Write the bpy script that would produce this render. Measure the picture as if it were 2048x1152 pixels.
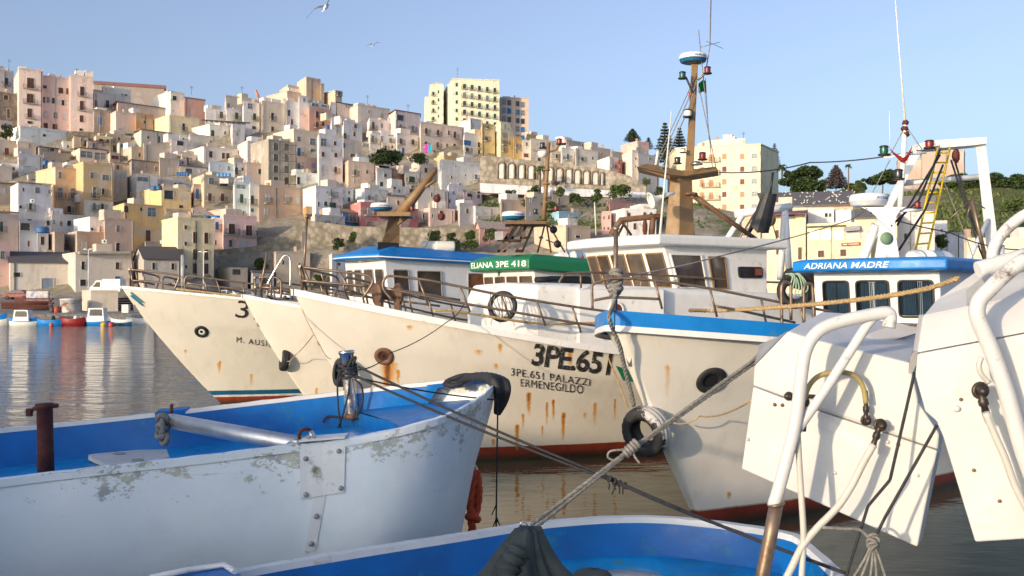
import bpy, bmesh, math, random
from math import sin, cos, pi, radians, atan2, sqrt
from mathutils import Vector, Matrix, Quaternion
from mathutils.bvhtree import BVHTree
random.seed(7)
for _o in list(bpy.data.objects):
    bpy.data.objects.remove(_o)
SC = bpy.context.scene
COL = SC.collection

# ------------------------------------------------------------------ camera, light, exposure
EYE = 3.0          # metres above the water
FPX = 2000.0       # focal length in pixels of the 2048 px wide photograph
HOR = 590.0        # pixel row of the horizon
cam_d = bpy.data.cameras.new('camera')
cam = bpy.data.objects.new('camera', cam_d)
COL.objects.link(cam)
cam.location = (0, 0, EYE)
cam.rotation_euler = (radians(90), 0, 0)
cam_d.sensor_width = 36
cam_d.lens = 36 * FPX / 2048
cam_d.shift_y = (HOR - 576) / 2048
cam_d.clip_start = 0.1
cam_d.clip_end = 6000
cam_d.dof.use_dof = True
cam_d.dof.focus_distance = 14.5
cam_d.dof.aperture_fstop = 5.6
SC.camera = cam

SUN_AZ = 42.0      # degrees to the left of straight behind the camera
SUN_EL = 10.0
SHADE_H1, SHADE_H2 = 4.75, 4.1   # top heights of the unseen blocks added to shade the near boats
sun_vec = Vector((-sin(radians(SUN_AZ)) * cos(radians(SUN_EL)), -cos(radians(SUN_AZ)) * cos(radians(SUN_EL)), sin(radians(SUN_EL))))
W = bpy.data.worlds.new('World')
SC.world = W
W.use_nodes = True
wn = W.node_tree
wn.nodes.clear()
wo = wn.nodes.new('ShaderNodeOutputWorld')
wb = wn.nodes.new('ShaderNodeBackground')
ws = wn.nodes.new('ShaderNodeTexSky')
ws.sky_type = 'NISHITA'
ws.sun_disc = False
ws.sun_elevation = radians(SUN_EL)
ws.sun_rotation = radians(180 + SUN_AZ)
ws.altitude = 0
ws.air_density = 0.9
ws.dust_density = 3.0
ws.ozone_density = 3.2
wb.inputs['Strength'].default_value = 0.15
whs = wn.nodes.new('ShaderNodeHueSaturation')
whs.inputs['Hue'].default_value = 0.510
whs.inputs['Saturation'].default_value = 0.76
wn.links.new(ws.outputs['Color'], whs.inputs['Color'])
wn.links.new(whs.outputs['Color'], wb.inputs['Color'])
wn.links.new(wb.outputs['Background'], wo.inputs['Surface'])
sd = bpy.data.lights.new('sun', 'SUN')
sd.energy = 2.0
sd.angle = radians(1.2)
sd.color = (1.0, 0.78, 0.53)
sun = bpy.data.objects.new('sun', sd)
COL.objects.link(sun)
sun.rotation_euler = (-sun_vec).to_track_quat('-Z', 'Y').to_euler()
SC.view_settings.view_transform = 'Standard'
SC.view_settings.look = 'None'
SC.view_settings.gamma = 1.0
SC.view_settings.exposure = 0.95
SC.view_settings.use_curve_mapping = False

# ------------------------------------------------------------------ helpers
def P(px, py, D):
    """world point that stands D metres into the scene on the sight line of a photograph pixel"""
    return Vector(((px - 1024) / FPX * D, D, EYE - (py - HOR) / FPX * D))
def PZ(px, py, z):
    """world point at height z on the sight line of a pixel"""
    D = FPX * (EYE - z) / (py - HOR)
    return P(px, py, D)
def ray(px, py):
    return Vector((0, 0, EYE)), Vector(((px - 1024) / FPX, 1, -(py - HOR) / FPX)).normalized()

MW = {}
def thing(name, label, cat, loc=(0, 0, 0), rz=0.0, group=None):
    o = bpy.data.objects.new(name, None)
    o.empty_display_size = 0.2
    COL.objects.link(o)
    o.location = loc
    o.rotation_euler = (0, 0, rz)
    o['label'] = label
    o['category'] = cat
    if group: o['group'] = group
    MW[o.name] = Matrix.Translation(Vector(loc)) @ Matrix.Rotation(rz, 4, 'Z')
    return o
def rootof(o):
    while o.parent: o = o.parent
    return o

class MB:
    """mesh builder"""
    def __init__(s):
        s.v = []; s.f = []; s.mi = []; s.sm = []
    def add(s, vs, fs, m=0, smooth=False):
        n = len(s.v)
        s.v.extend([Vector(p) for p in vs])
        for f in fs:
            s.f.append([i + n for i in f]); s.mi.append(m); s.sm.append(smooth)
        return s
    def box(s, a, b, m=0, M=None, taper=None):
        (x0, y0, z0), (x1, y1, z1) = a, b
        vs = [(x0,y0,z0),(x1,y0,z0),(x1,y1,z0),(x0,y1,z0),(x0,y0,z1),(x1,y0,z1),(x1,y1,z1),(x0,y1,z1)]
        if taper:
            cx, cy = (x0+x1)/2, (y0+y1)/2
            vs = vs[:4] + [((x-cx)*taper+cx, (y-cy)*taper+cy, z) for x, y, z in vs[4:]]
        if M is not None: vs = [M @ Vector(p) for p in vs]
        return s.add(vs, [(0,3,2,1),(4,5,6,7),(0,1,5,4),(1,2,6,5),(2,3,7,6),(3,0,4,7)], m)
    def prism(s, pts, d, m=0):
        """polygon (list of points) extruded by vector d"""
        d = Vector(d); pts = [Vector(p) for p in pts]; n = len(pts)
        vs = pts + [p + d for p in pts]
        nrm = Vector((0,0,0))
        for i in range(n):
            nrm += (pts[i] - pts[0]).cross(pts[(i+1) % n] - pts[0])
        fs = [tuple(range(n)), tuple(range(2*n-1, n-1, -1))]
        fs += [(i, i+n, (i+1) % n + n, (i+1) % n) for i in range(n)]
        if nrm.dot(d) > 0: fs = [tuple(reversed(f)) for f in fs]
        return s.add(vs, fs, m)
    def loft(s, rows, m=0, smooth=True, close_u=False, close_v=False, flip=False, mfun=None):
        nr, nc = len(rows), len(rows[0])
        base = len(s.v)
        for r in rows: s.v.extend([Vector(p) for p in r])
        for i in range(nr - (0 if close_u else 1)):
            for j in range(nc - (0 if close_v else 1)):
                a = base + i*nc + j; b = base + i*nc + (j+1) % nc
                c = base + ((i+1) % nr)*nc + (j+1) % nc; d = base + ((i+1) % nr)*nc + j
                s.f.append([a, d, c, b] if flip else [a, b, c, d])
                s.mi.append(mfun(i, j) if mfun else m); s.sm.append(smooth)
        return s
    def tube(s, path, r, n=8, m=0, closed=False, caps=True, smooth=True):
        path = [Vector(p) for p in path]
        k = len(path)
        rs = r if isinstance(r, (list, tuple)) else [r]*k
        tans = []
        for i in range(k):
            if closed: t = path[(i+1) % k] - path[i-1]
            else: t = path[min(i+1, k-1)] - path[max(i-1, 0)]
            if t.length < 1e-9: t = Vector((0,0,1))
            tans.append(t.normalized())
        up = Vector((0,0,1)) if abs(tans[0].z) < 0.9 else Vector((1,0,0))
        nv = (up - tans[0]*up.dot(tans[0])).normalized()
        rows = []
        for i in range(k):
            if i:
                nv = nv - tans[i]*nv.dot(tans[i])
                nv = nv.normalized() if nv.length > 1e-6 else tans[i].orthogonal().normalized()
            bv = tans[i].cross(nv)
            rows.append([path[i] + (nv*cos(2*pi*j/n) + bv*sin(2*pi*j/n))*rs[i] for j in range(n)])
        base = len(s.v)
        s.loft(rows, m, smooth, close_u=closed, close_v=True)
        if caps and not closed:
            s.f.append([base + j for j in reversed(range(n))]); s.mi.append(m); s.sm.append(False)
            e = base + (k-1)*n
            s.f.append([e + j for j in range(n)]); s.mi.append(m); s.sm.append(False)
        return s
    def rope(s, path, r, turns_per_m=7, n=5, m=0, seg=0.02, strands=3):
        """laid rope: strands twisted round a path"""
        path = resample(path, seg)
        k = len(path)
        for q in range(strands):
            out = []
            t0 = (path[1]-path[0]).normalized()
            up = Vector((0,0,1)) if abs(t0.z) < 0.9 else Vector((1,0,0))
            nv = (up - t0*up.dot(t0)).normalized()
            L = 0
            for i in range(k):
                t = (path[min(i+1,k-1)] - path[max(i-1,0)]).normalized()
                nv = (nv - t*nv.dot(t)).normalized(); bv = t.cross(nv)
                if i: L += (path[i]-path[i-1]).length
                a = 2*pi*(L*turns_per_m + q/strands)
                out.append(path[i] + (nv*cos(a) + bv*sin(a))*r*0.5)
            s.tube(out, r*0.56, n, m)
        return s
    def lathe(s, prof, origin=(0,0,0), axis=(0,0,1), n=16, m=0, smooth=True, mfun=None):
        """profile [(radius, height)] turned about axis"""
        ax = Vector(axis).normalized(); o = Vector(origin)
        e1 = ax.orthogonal().normalized(); e2 = ax.cross(e1)
        rows = [[o + ax*h + (e1*cos(2*pi*j/n) + e2*sin(2*pi*j/n))*rr for j in range(n)] for rr, h in prof]
        return s.loft(rows, m, smooth, close_v=True, mfun=mfun)
    def torus(s, c, axis, R, r, n=24, k=10, m=0, sq=1.0):
        ax = Vector(axis).normalized(); c = Vector(c)
        e1 = ax.orthogonal().normalized(); e2 = ax.cross(e1)
        rows = []
        for i in range(n):
            a = 2*pi*i/n; d = e1*cos(a) + e2*sin(a)
            rows.append([c + d*(R + r*cos(2*pi*j/k)) + ax*(r*sq*sin(2*pi*j/k)) for j in range(k)])
        return s.loft(rows, m, True, close_u=True, close_v=True, flip=True)
    def blob(s, c, rad, n=8, m=0, jit=0.0, rng=random):
        rows = []
        c = Vector(c); rx, ry, rz = rad
        for i in range(n+1):
            th = pi*i/n
            rows.append([c + Vector((rx*sin(th)*cos(2*pi*j/(2*n)), ry*sin(th)*sin(2*pi*j/(2*n)), rz*cos(th)))*(1+rng.uniform(-jit, jit)) for j in range(2*n)])
        return s.loft(rows, m, True, close_v=True, flip=True)
    def mesh(s, name, mats):
        me = bpy.data.meshes.new(name)
        me.from_pydata([tuple(p) for p in s.v], [], s.f)
        for mt in (mats if isinstance(mats, (list, tuple)) else [mats]): me.materials.append(mt)
        me.polygons.foreach_set('material_index', s.mi)
        me.polygons.foreach_set('use_smooth', s.sm)
        me.update()
        return me
    def build(s, name, mats, parent=None, local=False):
        """links the shapes as one mesh; coordinates are the world's unless local"""
        if parent is not None and not local:
            inv = MW[rootof(parent).name].inverted()
            s.v = [inv @ p for p in s.v]
        o = bpy.data.objects.new(name, s.mesh(name, mats))
        COL.objects.link(o)
        if parent is not None: o.parent = parent
        return o
    def solo(s, name, mats, label, cat, group=None, base=None):
        """a top-level thing that is one mesh, its origin at its base"""
        if base is None:
            n = len(s.v)
            base = Vector((sum(p.x for p in s.v)/n, sum(p.y for p in s.v)/n, min(p.z for p in s.v)))
        base = Vector(base)
        s.v = [p - base for p in s.v]
        o = bpy.data.objects.new(name, s.mesh(name, mats))
        COL.objects.link(o)
        o.location = base
        o['label'] = label; o['category'] = cat
        if group: o['group'] = group
        MW[o.name] = Matrix.Translation(base)
        return o
def bevel(o, w=.012, seg=2):
    m = o.modifiers.new('edge', 'BEVEL'); m.width = w; m.segments = seg; m.limit_method = 'ANGLE'; m.angle_limit = radians(35)
    return o
def struct(mb, name, mats, kind='structure', parent=None):
    o = mb.build(name, mats, parent)
    o['kind'] = kind
    if parent is None: MW[o.name] = Matrix()
    return o
def resample(path, seg):
    path = [Vector(p) for p in path]
    out = [path[0]]
    for a, b in zip(path, path[1:]):
        k = max(1, int((b-a).length/seg))
        out += [a.lerp(b, i/k) for i in range(1, k+1)]
    return out
def sag(a, b, d, n=14):
    a, b = Vector(a), Vector(b)
    return [a.lerp(b, i/n) - Vector((0,0,d*4*(i/n)*(1-i/n))) for i in range(n+1)]
def spline(pts, k=6):
    """Catmull-Rom through points"""
    pts = [Vector(p) for p in pts]
    if len(pts) < 3: return pts
    q = [pts[0]*2-pts[1]] + pts + [pts[-1]*2-pts[-2]]
    out = []
    for i in range(1, len(q)-2):
        p0, p1, p2, p3 = q[i-1], q[i], q[i+1], q[i+2]
        for j in range(k):
            t = j/k
            out.append(0.5*((2*p1) + (p2-p0)*t + (2*p0-5*p1+4*p2-p3)*t*t + (3*p1-p0-3*p2+p3)*t**3))
    out.append(pts[-1])
    return out
def lerp(a, b, t): return a + (b-a)*t
def interp(x, xs, ys):
    if x <= xs[0]: return ys[0]
    for i in range(1, len(xs)):
        if x <= xs[i]:
            return lerp(ys[i-1], ys[i], (x-xs[i-1])/(xs[i]-xs[i-1]))
    return ys[-1]

# ------------------------------------------------------------------ materials
def srgb(r, g, b):
    f = lambda c: (c/12.92 if c <= 0.04045 else ((c+0.055)/1.055)**2.4)
    return (f(r/255), f(g/255), f(b/255))
class NT:
    def __init__(s, name):
        s.m = bpy.data.materials.new(name); s.m.use_nodes = True
        s.t = s.m.node_tree; s.t.nodes.clear()
        s.out = s.n('ShaderNodeOutputMaterial'); s.b = s.n('ShaderNodeBsdfPrincipled')
        s.l(s.b.outputs[0], s.out.inputs['Surface'])
        s.tc = s.n('ShaderNodeTexCoord')
    def n(s, t, **kw):
        x = s.t.nodes.new(t)
        for k, v in kw.items(): setattr(x, k, v)
        return x
    def l(s, a, b): s.t.links.new(a, b)
    def val(s, sock, v):
        if hasattr(v, 'is_output') or isinstance(v, bpy.types.NodeSocket): s.l(v, sock)
        elif isinstance(v, (tuple, list)) and len(v) == 3 and sock.type == 'RGBA': sock.default_value = (*v, 1)
        else: sock.default_value = v
    def noise(s, scale, detail=4, rough=0.55, co=None, sc=None, dist=0.0):
        x = s.n('ShaderNodeTexNoise')
        x.inputs['Scale'].default_value = scale; x.inputs['Detail'].default_value = detail
        x.inputs['Roughness'].default_value = rough; x.inputs['Distortion'].default_value = dist
        co = co or s.tc.outputs['Object']
        if sc:
            mp = s.n('ShaderNodeMapping'); mp.inputs['Scale'].default_value = sc
            s.l(co, mp.inputs['Vector']); co = mp.outputs[0]
        s.l(co, x.inputs['Vector'])
        return x.outputs['Fac']
    def ramp(s, fac, stops):
        x = s.n('ShaderNodeValToRGB'); e = x.color_ramp.elements
        while len(e) < len(stops): e.new(0.5)
        for i, (p, c) in enumerate(stops):
            e[i].position = p
            e[i].color = (c, c, c, 1) if not isinstance(c, (tuple, list)) else (*c, 1)
        s.l(fac, x.inputs['Fac'])
        return x.outputs['Color']
    def mix(s, fac, a, b, mode='MIX'):
        x = s.n('ShaderNodeMix', data_type='RGBA', blend_type=mode)
        s.val(x.inputs['Factor'], fac); s.val(x.inputs['A'], a); s.val(x.inputs['B'], b)
        return x.outputs['Result']
    def math(s, op, a, b=0.0, clamp=False):
        x = s.n('ShaderNodeMath', operation=op, use_clamp=clamp)
        s.val(x.inputs[0], a); s.val(x.inputs[1], b)
        return x.outputs[0]
    def sep(s, co=None):
        x = s.n('ShaderNodeSeparateXYZ'); s.l(co or s.tc.outputs['Object'], x.inputs[0]); return x.outputs
    def step(s, v, edge, soft=0.004):
        x = s.n('ShaderNodeMapRange', clamp=True)
        s.val(x.inputs['Value'], v)
        x.inputs['From Min'].default_value = edge - soft; x.inputs['From Max'].default_value = edge + soft
        return x.outputs[0]
    def bump(s, h, strength=0.3, dist=0.01):
        x = s.n('ShaderNodeBump'); x.inputs['Strength'].default_value = strength; x.inputs['Distance'].default_value = dist
        s.l(h, x.inputs['Height']); s.l(x.outputs[0], s.b.inputs['Normal'])
    def done(s, col=None, rough=0.5, metal=0.0, spec=None):
        if col is not None: s.val(s.b.inputs['Base Color'], col)
        s.val(s.b.inputs['Roughness'], rough); s.val(s.b.inputs['Metallic'], metal)
        if spec is not None: s.b.inputs['Specular IOR Level'].default_value = spec
        return s.m
def mat(name, col, rough=0.5, metal=0.0, var=0.15, scale=6.0, bump=0.15, bscale=40.0, dirt=0.0, dirtcol=(0.12, 0.07, 0.03), dscale=4.0, spec=None):
    """plain painted or weathered material: uneven tone, fine relief, optional blotches of dirt"""
    t = NT(name)
    nz = t.noise(scale, 5)
    a = tuple(c*(1-var) for c in col); b = tuple(min(1, c*(1+var*0.6)) for c in col)
    c = t.mix(t.ramp(nz, [(0.3, 0.0), (0.7, 1.0)]), a, b)
    if dirt > 0:
        d = t.noise(dscale, 8, 0.7)
        c = t.mix(t.ramp(d, [(0.62-dirt*0.25, 0.0), (0.72-dirt*0.2, 1.0)]), c, dirtcol)
    if bump > 0: t.bump(t.noise(bscale, 3), bump, 0.01)
    rg = t.ramp(t.noise(scale*2.3, 3), [(0.3, max(0.02, rough-0.08)), (0.7, min(1, rough+0.1))])
    return t.done(c, rg, metal, spec)

M = {}
M['white'] = mat('white_paint', (0.78, 0.77, 0.74), 0.45, var=0.06, dirt=0.12, dirtcol=(0.55, 0.47, 0.36), bump=0.1, bscale=18)
M['whitesteel'] = mat('white_steel_paint', (0.8, 0.8, 0.79), 0.38, var=0.05, dirt=0.10, dirtcol=(0.45, 0.36, 0.26), dscale=7, bump=0.06, bscale=30)
M['blue'] = mat('blue_paint', srgb(12, 122, 200), 0.42, var=0.14, scale=3, dirt=0.05, dirtcol=(0.05, 0.2, 0.35), bump=0.1, bscale=25)
M['deepblue'] = mat('deep_blue_paint', srgb(0, 106, 182), 0.4, var=0.22, scale=2.5, dirt=0.17, dirtcol=(0.015, 0.2, 0.36), dscale=3, bump=0.3, bscale=14)
M['lightblue'] = mat('light_blue_paint', srgb(16, 140, 208), 0.35, var=0.28, scale=3, dirt=0.22, dirtcol=(0.05, 0.22, 0.27), bump=0.3, bscale=14)
M['green'] = mat('green_paint', srgb(28, 120, 78), 0.45, var=0.12)
M['rusty'] = mat('rusty_brown_steel', srgb(114, 86, 64), 0.6, var=0.3, scale=5, dirt=0.35, dirtcol=(0.16, 0.07, 0.03), bump=0.25)
M['ochre'] = mat('ochre_mast_paint', srgb(136, 108, 74), 0.55, var=0.14, scale=4, dirt=0.16, dirtcol=(0.12, 0.06, 0.03), bump=0.12)
M['rail'] = mat('rail_steel', srgb(134, 116, 100), 0.4, metal=0.55, var=0.3, scale=9, dirt=0.22, dirtcol=(0.17, 0.07, 0.03), dscale=8, bump=0.15)
M['stainless'] = mat('stainless_steel', (0.62, 0.58, 0.54), 0.25, metal=1.0, var=0.1, bump=0.05)
M['alu'] = mat('aluminium', (0.66, 0.64, 0.63), 0.42, metal=0.9, var=0.12, bump=0.1)
M['rustpipe'] = mat('rusted_pipe', srgb(92, 42, 32), 0.75, var=0.35, scale=12, dirt=0.25, dirtcol=(0.06, 0.02, 0.015), bump=0.5, bscale=60)
M['rubber'] = mat('tyre_rubber', (0.022, 0.022, 0.024), 0.62, var=0.4, scale=10, dirt=0.1, dirtcol=(0.08, 0.08, 0.08), bump=0.4, bscale=50)
M['black'] = mat('black_paint', (0.018, 0.018, 0.02), 0.45, var=0.2, bump=0.05)
M['blackrope'] = mat('black_cord', (0.025, 0.025, 0.03), 0.7, var=0.4, scale=40, bump=0.5, bscale=150)
M['greyrope'] = mat('grey_rope', (0.24, 0.23, 0.21), 0.85, var=0.4, scale=30, bump=0.6, bscale=160)
M['tanrope'] = mat('tan_rope', srgb(184, 156, 112), 0.88, var=0.3, scale=25, bump=0.6, bscale=160)
M['orangerope'] = mat('orange_rope', srgb(196, 78, 46), 0.8, var=0.25, scale=20, bump=0.5, bscale=120)
M['redpaint'] = mat('red_lamp', srgb(130, 28, 28), 0.35)
M['greenlamp'] = mat('green_lamp', srgb(16, 86, 74), 0.3)
M['cream'] = mat('cream_plastic', (0.72, 0.7, 0.62), 0.45, var=0.08, bump=0.05)
M['radarblue'] = mat('radar_blue', srgb(40, 120, 165), 0.4)
M['brownwood'] = mat('brown_wood', srgb(130, 80, 40), 0.55, var=0.3)
M['yellow'] = mat('yellow_paint', srgb(222, 190, 40), 0.4, dirt=0.15)
M['greyplate'] = mat('grey_plate', (0.34, 0.34, 0.34), 0.55, var=0.2)
M['lettering'] = mat('black_lettering', (0.022, 0.022, 0.024), 0.6, var=0.5, dirt=0.22, dirtcol=(0.42, 0.36, 0.28), dscale=16)
M['letterwhite'] = mat('white_lettering', (0.82, 0.82, 0.8), 0.5, var=0.05)
M['letterblue'] = mat('blue_lettering', srgb(30, 80, 170), 0.5)
def glass_mat(name, col, rough=0.06):
    t = NT(name)
    c = t.mix(t.ramp(t.noise(1.7, 3), [(0.35, 0.0), (0.65, 1.0)]), tuple(x*0.6 for x in col), tuple(x*1.5 for x in col))
    return t.done(c, rough, 0.0, 0.8)
M['glass'] = glass_mat('wheelhouse_glass', (0.075, 0.055, 0.04))
M['glassdark'] = glass_mat('dark_glass', (0.02, 0.022, 0.026))
# ------------------------------------------------------------------ water and ground
def water_mat():
    t = NT('harbour_water')
    co = t.tc.outputs['Object']
    a = t.noise(0.55, 3, 0.5, sc=(1.0, 1.7, 1))
    b = t.noise(2.6, 3, 0.55, sc=(0.8, 1.9, 1), dist=0.4)
    c = t.noise(0.12, 2, 0.5)
    h = t.math('ADD', t.math('MULTIPLY', a, 0.19), t.math('MULTIPLY', b, 0.045))
    far = t.step(t.sep()['Y'], 24.0, 9.0)
    amp = t.math('ADD', 0.16, t.math('MULTIPLY', far, 0.84))
    h = t.math('MULTIPLY', h, amp)
    t.bump(h, 1.0, 1.0)
    t.b.inputs['IOR'].default_value = 2.2
    return t.done((0.03, 0.055, 0.04), 0.03, 0.0, 0.5)
M['water'] = water_mat()
mb = MB(); mb.add([(-1500, -200, 0), (1500, -200, 0), (1500, 130, 0), (-1500, 130, 0)], [(0, 1, 2, 3)])
struct(mb, 'water', M['water'])
# ------------------------------------------------------------------ fishing boats
def hullmat(name, base, bands, streaks=(), wear=0.12, plank=0.0, rustiness=0.1):
    """painted hull: bands of paint by height, faint planks, grime, rust runs at given places (x, z_top, length, width, strength)"""
    t = NT(name)
    o = t.sep()
    nz = t.noise(1.1, 6, 0.6)
    c = t.mix(t.ramp(nz, [(0.3, 0.0), (0.7, 1.0)]), tuple(x*(1-wear) for x in base), base)
    g = t.noise(2.2, 8, 0.72, sc=(1, 1, 0.35))
    c = t.mix(t.ramp(g, [(0.52, 0.0), (0.78, 0.4)]), c, (0.46, 0.38, 0.26))
    spk = t.noise(9, 6, 0.75)
    c = t.mix(t.ramp(spk, [(0.72-rustiness*0.4, 0.0), (0.8-rustiness*0.4, 0.75)]), c, (0.35, 0.2, 0.08))
    zz = t.math('ADD', o['Z'], t.math('MULTIPLY', t.math('SUBTRACT', t.noise(5, 3), 0.5), 0.02))
    for z0, z1, col in bands:
        m = t.math('MULTIPLY', t.step(zz, z0), t.math('SUBTRACT', 1.0, t.step(zz, z1)))
        dk = t.mix(t.ramp(t.noise(4, 6, 0.7), [(0.35, 0.0), (0.7, 1.0)]), tuple(x*0.6 for x in col), col)
        c = t.mix(m, c, dk)
    wl = t.math('SUBTRACT', 1.0, t.step(zz, 0.09, 0.06))
    c = t.mix(t.math('MULTIPLY', wl, 0.85), c, (0.035, 0.03, 0.015))
    xw = t.math('ADD', o['X'], t.math('MULTIPLY', t.math('SUBTRACT', t.noise(9, 5, 0.65), 0.5), 0.06))
    tot = None
    for (sx, zt, ln, wd, st, sl) in streaks:
        xc = t.math('ADD', t.math('MULTIPLY', t.math('SUBTRACT', o['Z'], zt), sl), sx)
        a = t.math('SUBTRACT', 1.0, t.math('DIVIDE', t.math('ABSOLUTE', t.math('SUBTRACT', xw, xc)), wd), True)
        b = t.math('DIVIDE', t.math('SUBTRACT', o['Z'], zt-ln), ln, True)
        e = t.math('SUBTRACT', 1.0, t.step(zz, zt, 0.02))
        r = t.math('MULTIPLY', t.math('MULTIPLY', a, b), t.math('MULTIPLY', e, st))
        tot = r if tot is None else t.math('MAXIMUM', tot, r)
    if tot is not None:
        tot = t.math('MULTIPLY', tot, t.ramp(t.noise(14, 5, 0.7, sc=(1, 1, 0.2)), [(0.25, 0.5), (0.6, 1.0)]))
        col = t.ramp(tot, [(0.0, (0.62, 0.4, 0.13)), (0.45, (0.6, 0.25, 0.035)), (0.9, (0.16, 0.045, 0.012))])
        c = t.mix(t.ramp(tot, [(0.03, 0.0), (0.3, 0.95)]), c, col)
    h = t.noise(3.0, 5, 0.6)
    h = t.math('ADD', h, t.math('MULTIPLY', t.noise(45, 4), 0.12))
    if plank:
        w = t.n('ShaderNodeTexWave', wave_type='BANDS', bands_direction='Z')
        w.inputs['Scale'].default_value = 1.0/plank; w.inputs['Distortion'].default_value = 0.4; w.inputs['Detail'].default_value = 1
        t.l(t.tc.outputs['Object'], w.inputs['Vector'])
        h = t.math('ADD', h, t.math('MULTIPLY', t.ramp(w.outputs['Fac'], [(0.0, 0.0), (0.06, 1.0)]), 0.05))
    t.bump(h, 0.35, 0.02)
    return t.done(c, t.ramp(t.noise(6, 3), [(0.3, 0.36), (0.7, 0.55)]))

class Boat:
    def __init__(s, label, tip, a, zb, zm, ts, R, L, B, Ld, Lw, vk=0.78, wl=0.82, kn=0.04, pw=2.2, lw=0.06, fe=1.5, le=1.2, group='moored fishing trawlers'):
        s.a, s.zb, s.zm, s.ts, s.R, s.L, s.B, s.Ld, s.Lw = radians(a), zb, zm, ts, R, L, B, Ld, Lw
        s.vk, s.wl, s.kn, s.pw, s.zk, s.lw = vk, wl, kn, pw, -0.5, lw
        s.fe, s.le = fe, le
        s.rz = pi + s.a
        s.root = thing('fishing_boat', label, 'fishing boat', (tip[0], tip[1], 0), s.rz, group)
        s.M = MW[s.root.name]
    def ztop(s, x):
        q = max(0.0, 1 - min(1.0, -x/s.ts))
        return s.zm + (s.zb - s.zm)*q**1.7
    def hb(s, v, d):
        """half-breadth at height fraction v, d metres aft of the stem at that height"""
        Ls = lerp(s.Lw, s.Ld, v**s.le)
        q = min(1.0, d/Ls)
        f = 1 - (1-q)**s.pw
        vk = s.vk
        if v <= vk:
            w = lerp(s.wl*0.88, 1.0, (v/vk)**s.fe)
        else:
            w = 1.0 + s.kn*(v-vk)/(1-vk) + 0.012
        st = 1.0
        tail = max(0.0, (d - s.L*0.7)/(s.L*0.3))
        return s.lw*(1 if q > 0 else 0.6) + s.B/2*f*w*(1 - 0.22*tail**2)
    def x0(s, v):
        z = s.zk + (s.zb - s.zk)*v
        return -s.R*max(0.0, 1 - z/s.zb)**1.08
    def pt(s, d, v, side=1):
        x = s.x0(v) - d
        zt = s.ztop(x)
        return Vector((x, side*s.hb(v, d), s.zk + (zt - s.zk)*v))
    def sheer(s, d, side=1, inset=0.0, dz=0.0):
        p = s.pt(d, 1.0, side)
        q = s.pt(d + 0.05, 1.0, side)
        tn = (q-p); tn.z = 0; tn.normalize()
        nv = Vector((tn.y, -tn.x, 0))*(1 if side > 0 else -1)
        if nv.y*side < 0: nv = -nv
        return p - nv*inset + Vector((0, 0, dz))
    def w(s, p): return s.M @ Vector(p)
    def loc(s, p): return s.M.inverted() @ Vector(p)
    def make_hull(s, nt=90, nv=34, mats=None):
        mb = MB()
        ts_ = [(i/nt)**1.7 for i in range(nt+1)]
        for side in (1, -1):
            rows = [[s.pt(u*s.L, j/nv, side) for j in range(nv+1)] for u in ts_]
            mb.loft(rows, 0, True, flip=(side < 0))
        a = [s.pt(s.L, j/nv, 1) for j in range(nv+1)]; b = [s.pt(s.L, j/nv, -1) for j in range(nv+1)]
        mb.loft([a, b], 0, False)
        st = [[s.pt(0, j/nv, 1) for j in range(nv+1)], [s.pt(0, j/nv, -1) for j in range(nv+1)]]
        mb.loft(st, 0, False, flip=True)
        # inner bulwark and deck
        for side in (1, -1):
            rows = []
            for u in ts_:
                d = max(u*s.L, 0.25)
                p = s.sheer(d, side, 0.09)
                zd = p.z - 0.62
                vd = (zd - s.zk)/(s.ztop(p.x) - s.zk)
                dd = s.x0(vd) - p.x
                hw = max(0.0, (s.hb(vd, dd) - 0.14) if dd > 0.05 else 0.0)
                if p.y*side < 0.0: p.y = 0.0
                q = Vector((p.x, side*min(hw, abs(p.y)), zd)); r = Vector((p.x, 0, zd))
                rows.append([p, q, r])
            mb.loft(rows, 1, False, flip=(side > 0))
        s.hull = mb.build('hull', mats or [M['white'], M['greyplate']], s.root, True)
        wv = [s.M @ p for p in mb.v]
        s.bvh = BVHTree.FromPolygons([tuple(p) for p in wv], mb.f)
        ds = [i*s.L/200 for i in range(201)]
        tab = []
        for d in ds:
            p = s.w(s.sheer(d)); tab.append((1024 + FPX*p.x/p.y, p.y))
        s.tab = tab
        return s.hull
    def cap(s, name, m, h=0.12, out=0.03, wdt=0.16, top=0.02, d1=None, drop=0.0):
        """capping strip that follows the sheer"""
        mb = MB()
        n = 70
        for side in (1, -1):
            rows = []
            for i in range(n+1):
                d = (i/n)**1.5*(d1 or s.L)
                o_ = s.sheer(d, side, -out, top-drop); i_ = s.sheer(d, side, wdt-out, top-drop)
                ol = s.sheer(d, side, -out-0.004, -h-drop); ib = s.sheer(d, side, 0.01, -h-drop)
                if i_.y*side < 0.0: i_.y = 0.0
                if ib.y*side < 0.0: ib.y = 0.0
                rows.append([ib, ol, o_, i_])
            mb.loft(rows, 0, False, flip=(side > 0))
        a = [s.sheer(0, 1, -out, top-drop), s.sheer(0, -1, -out, top-drop), s.sheer(0, -1, -out, -h-drop), s.sheer(0, 1, -out, -h-drop)]
        mb.add([p + Vector((0.02, 0, 0)) for p in a], [(0, 1, 2, 3)])
        return mb.build(name, m, s.root, True)
    def depth(s, px):
        t = s.tab
        best = None
        for (p0, d0), (p1, d1) in zip(t, t[1:]):
            if p0 <= px <= p1: return lerp(d0, d1, (px-p0)/(p1-p0+1e-9))
        return t[0][1] if px < t[0][0] else t[-1][1]
    def R_(s, px, py, dd=0.12): return P(px, py, s.depth(px) + dd)
    def hit(s, px, py):
        o, d = ray(px, py)
        h = s.bvh.ray_cast(o, d)
        return (h[0], h[1]) if h[0] is not None else (None, None)
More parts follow.
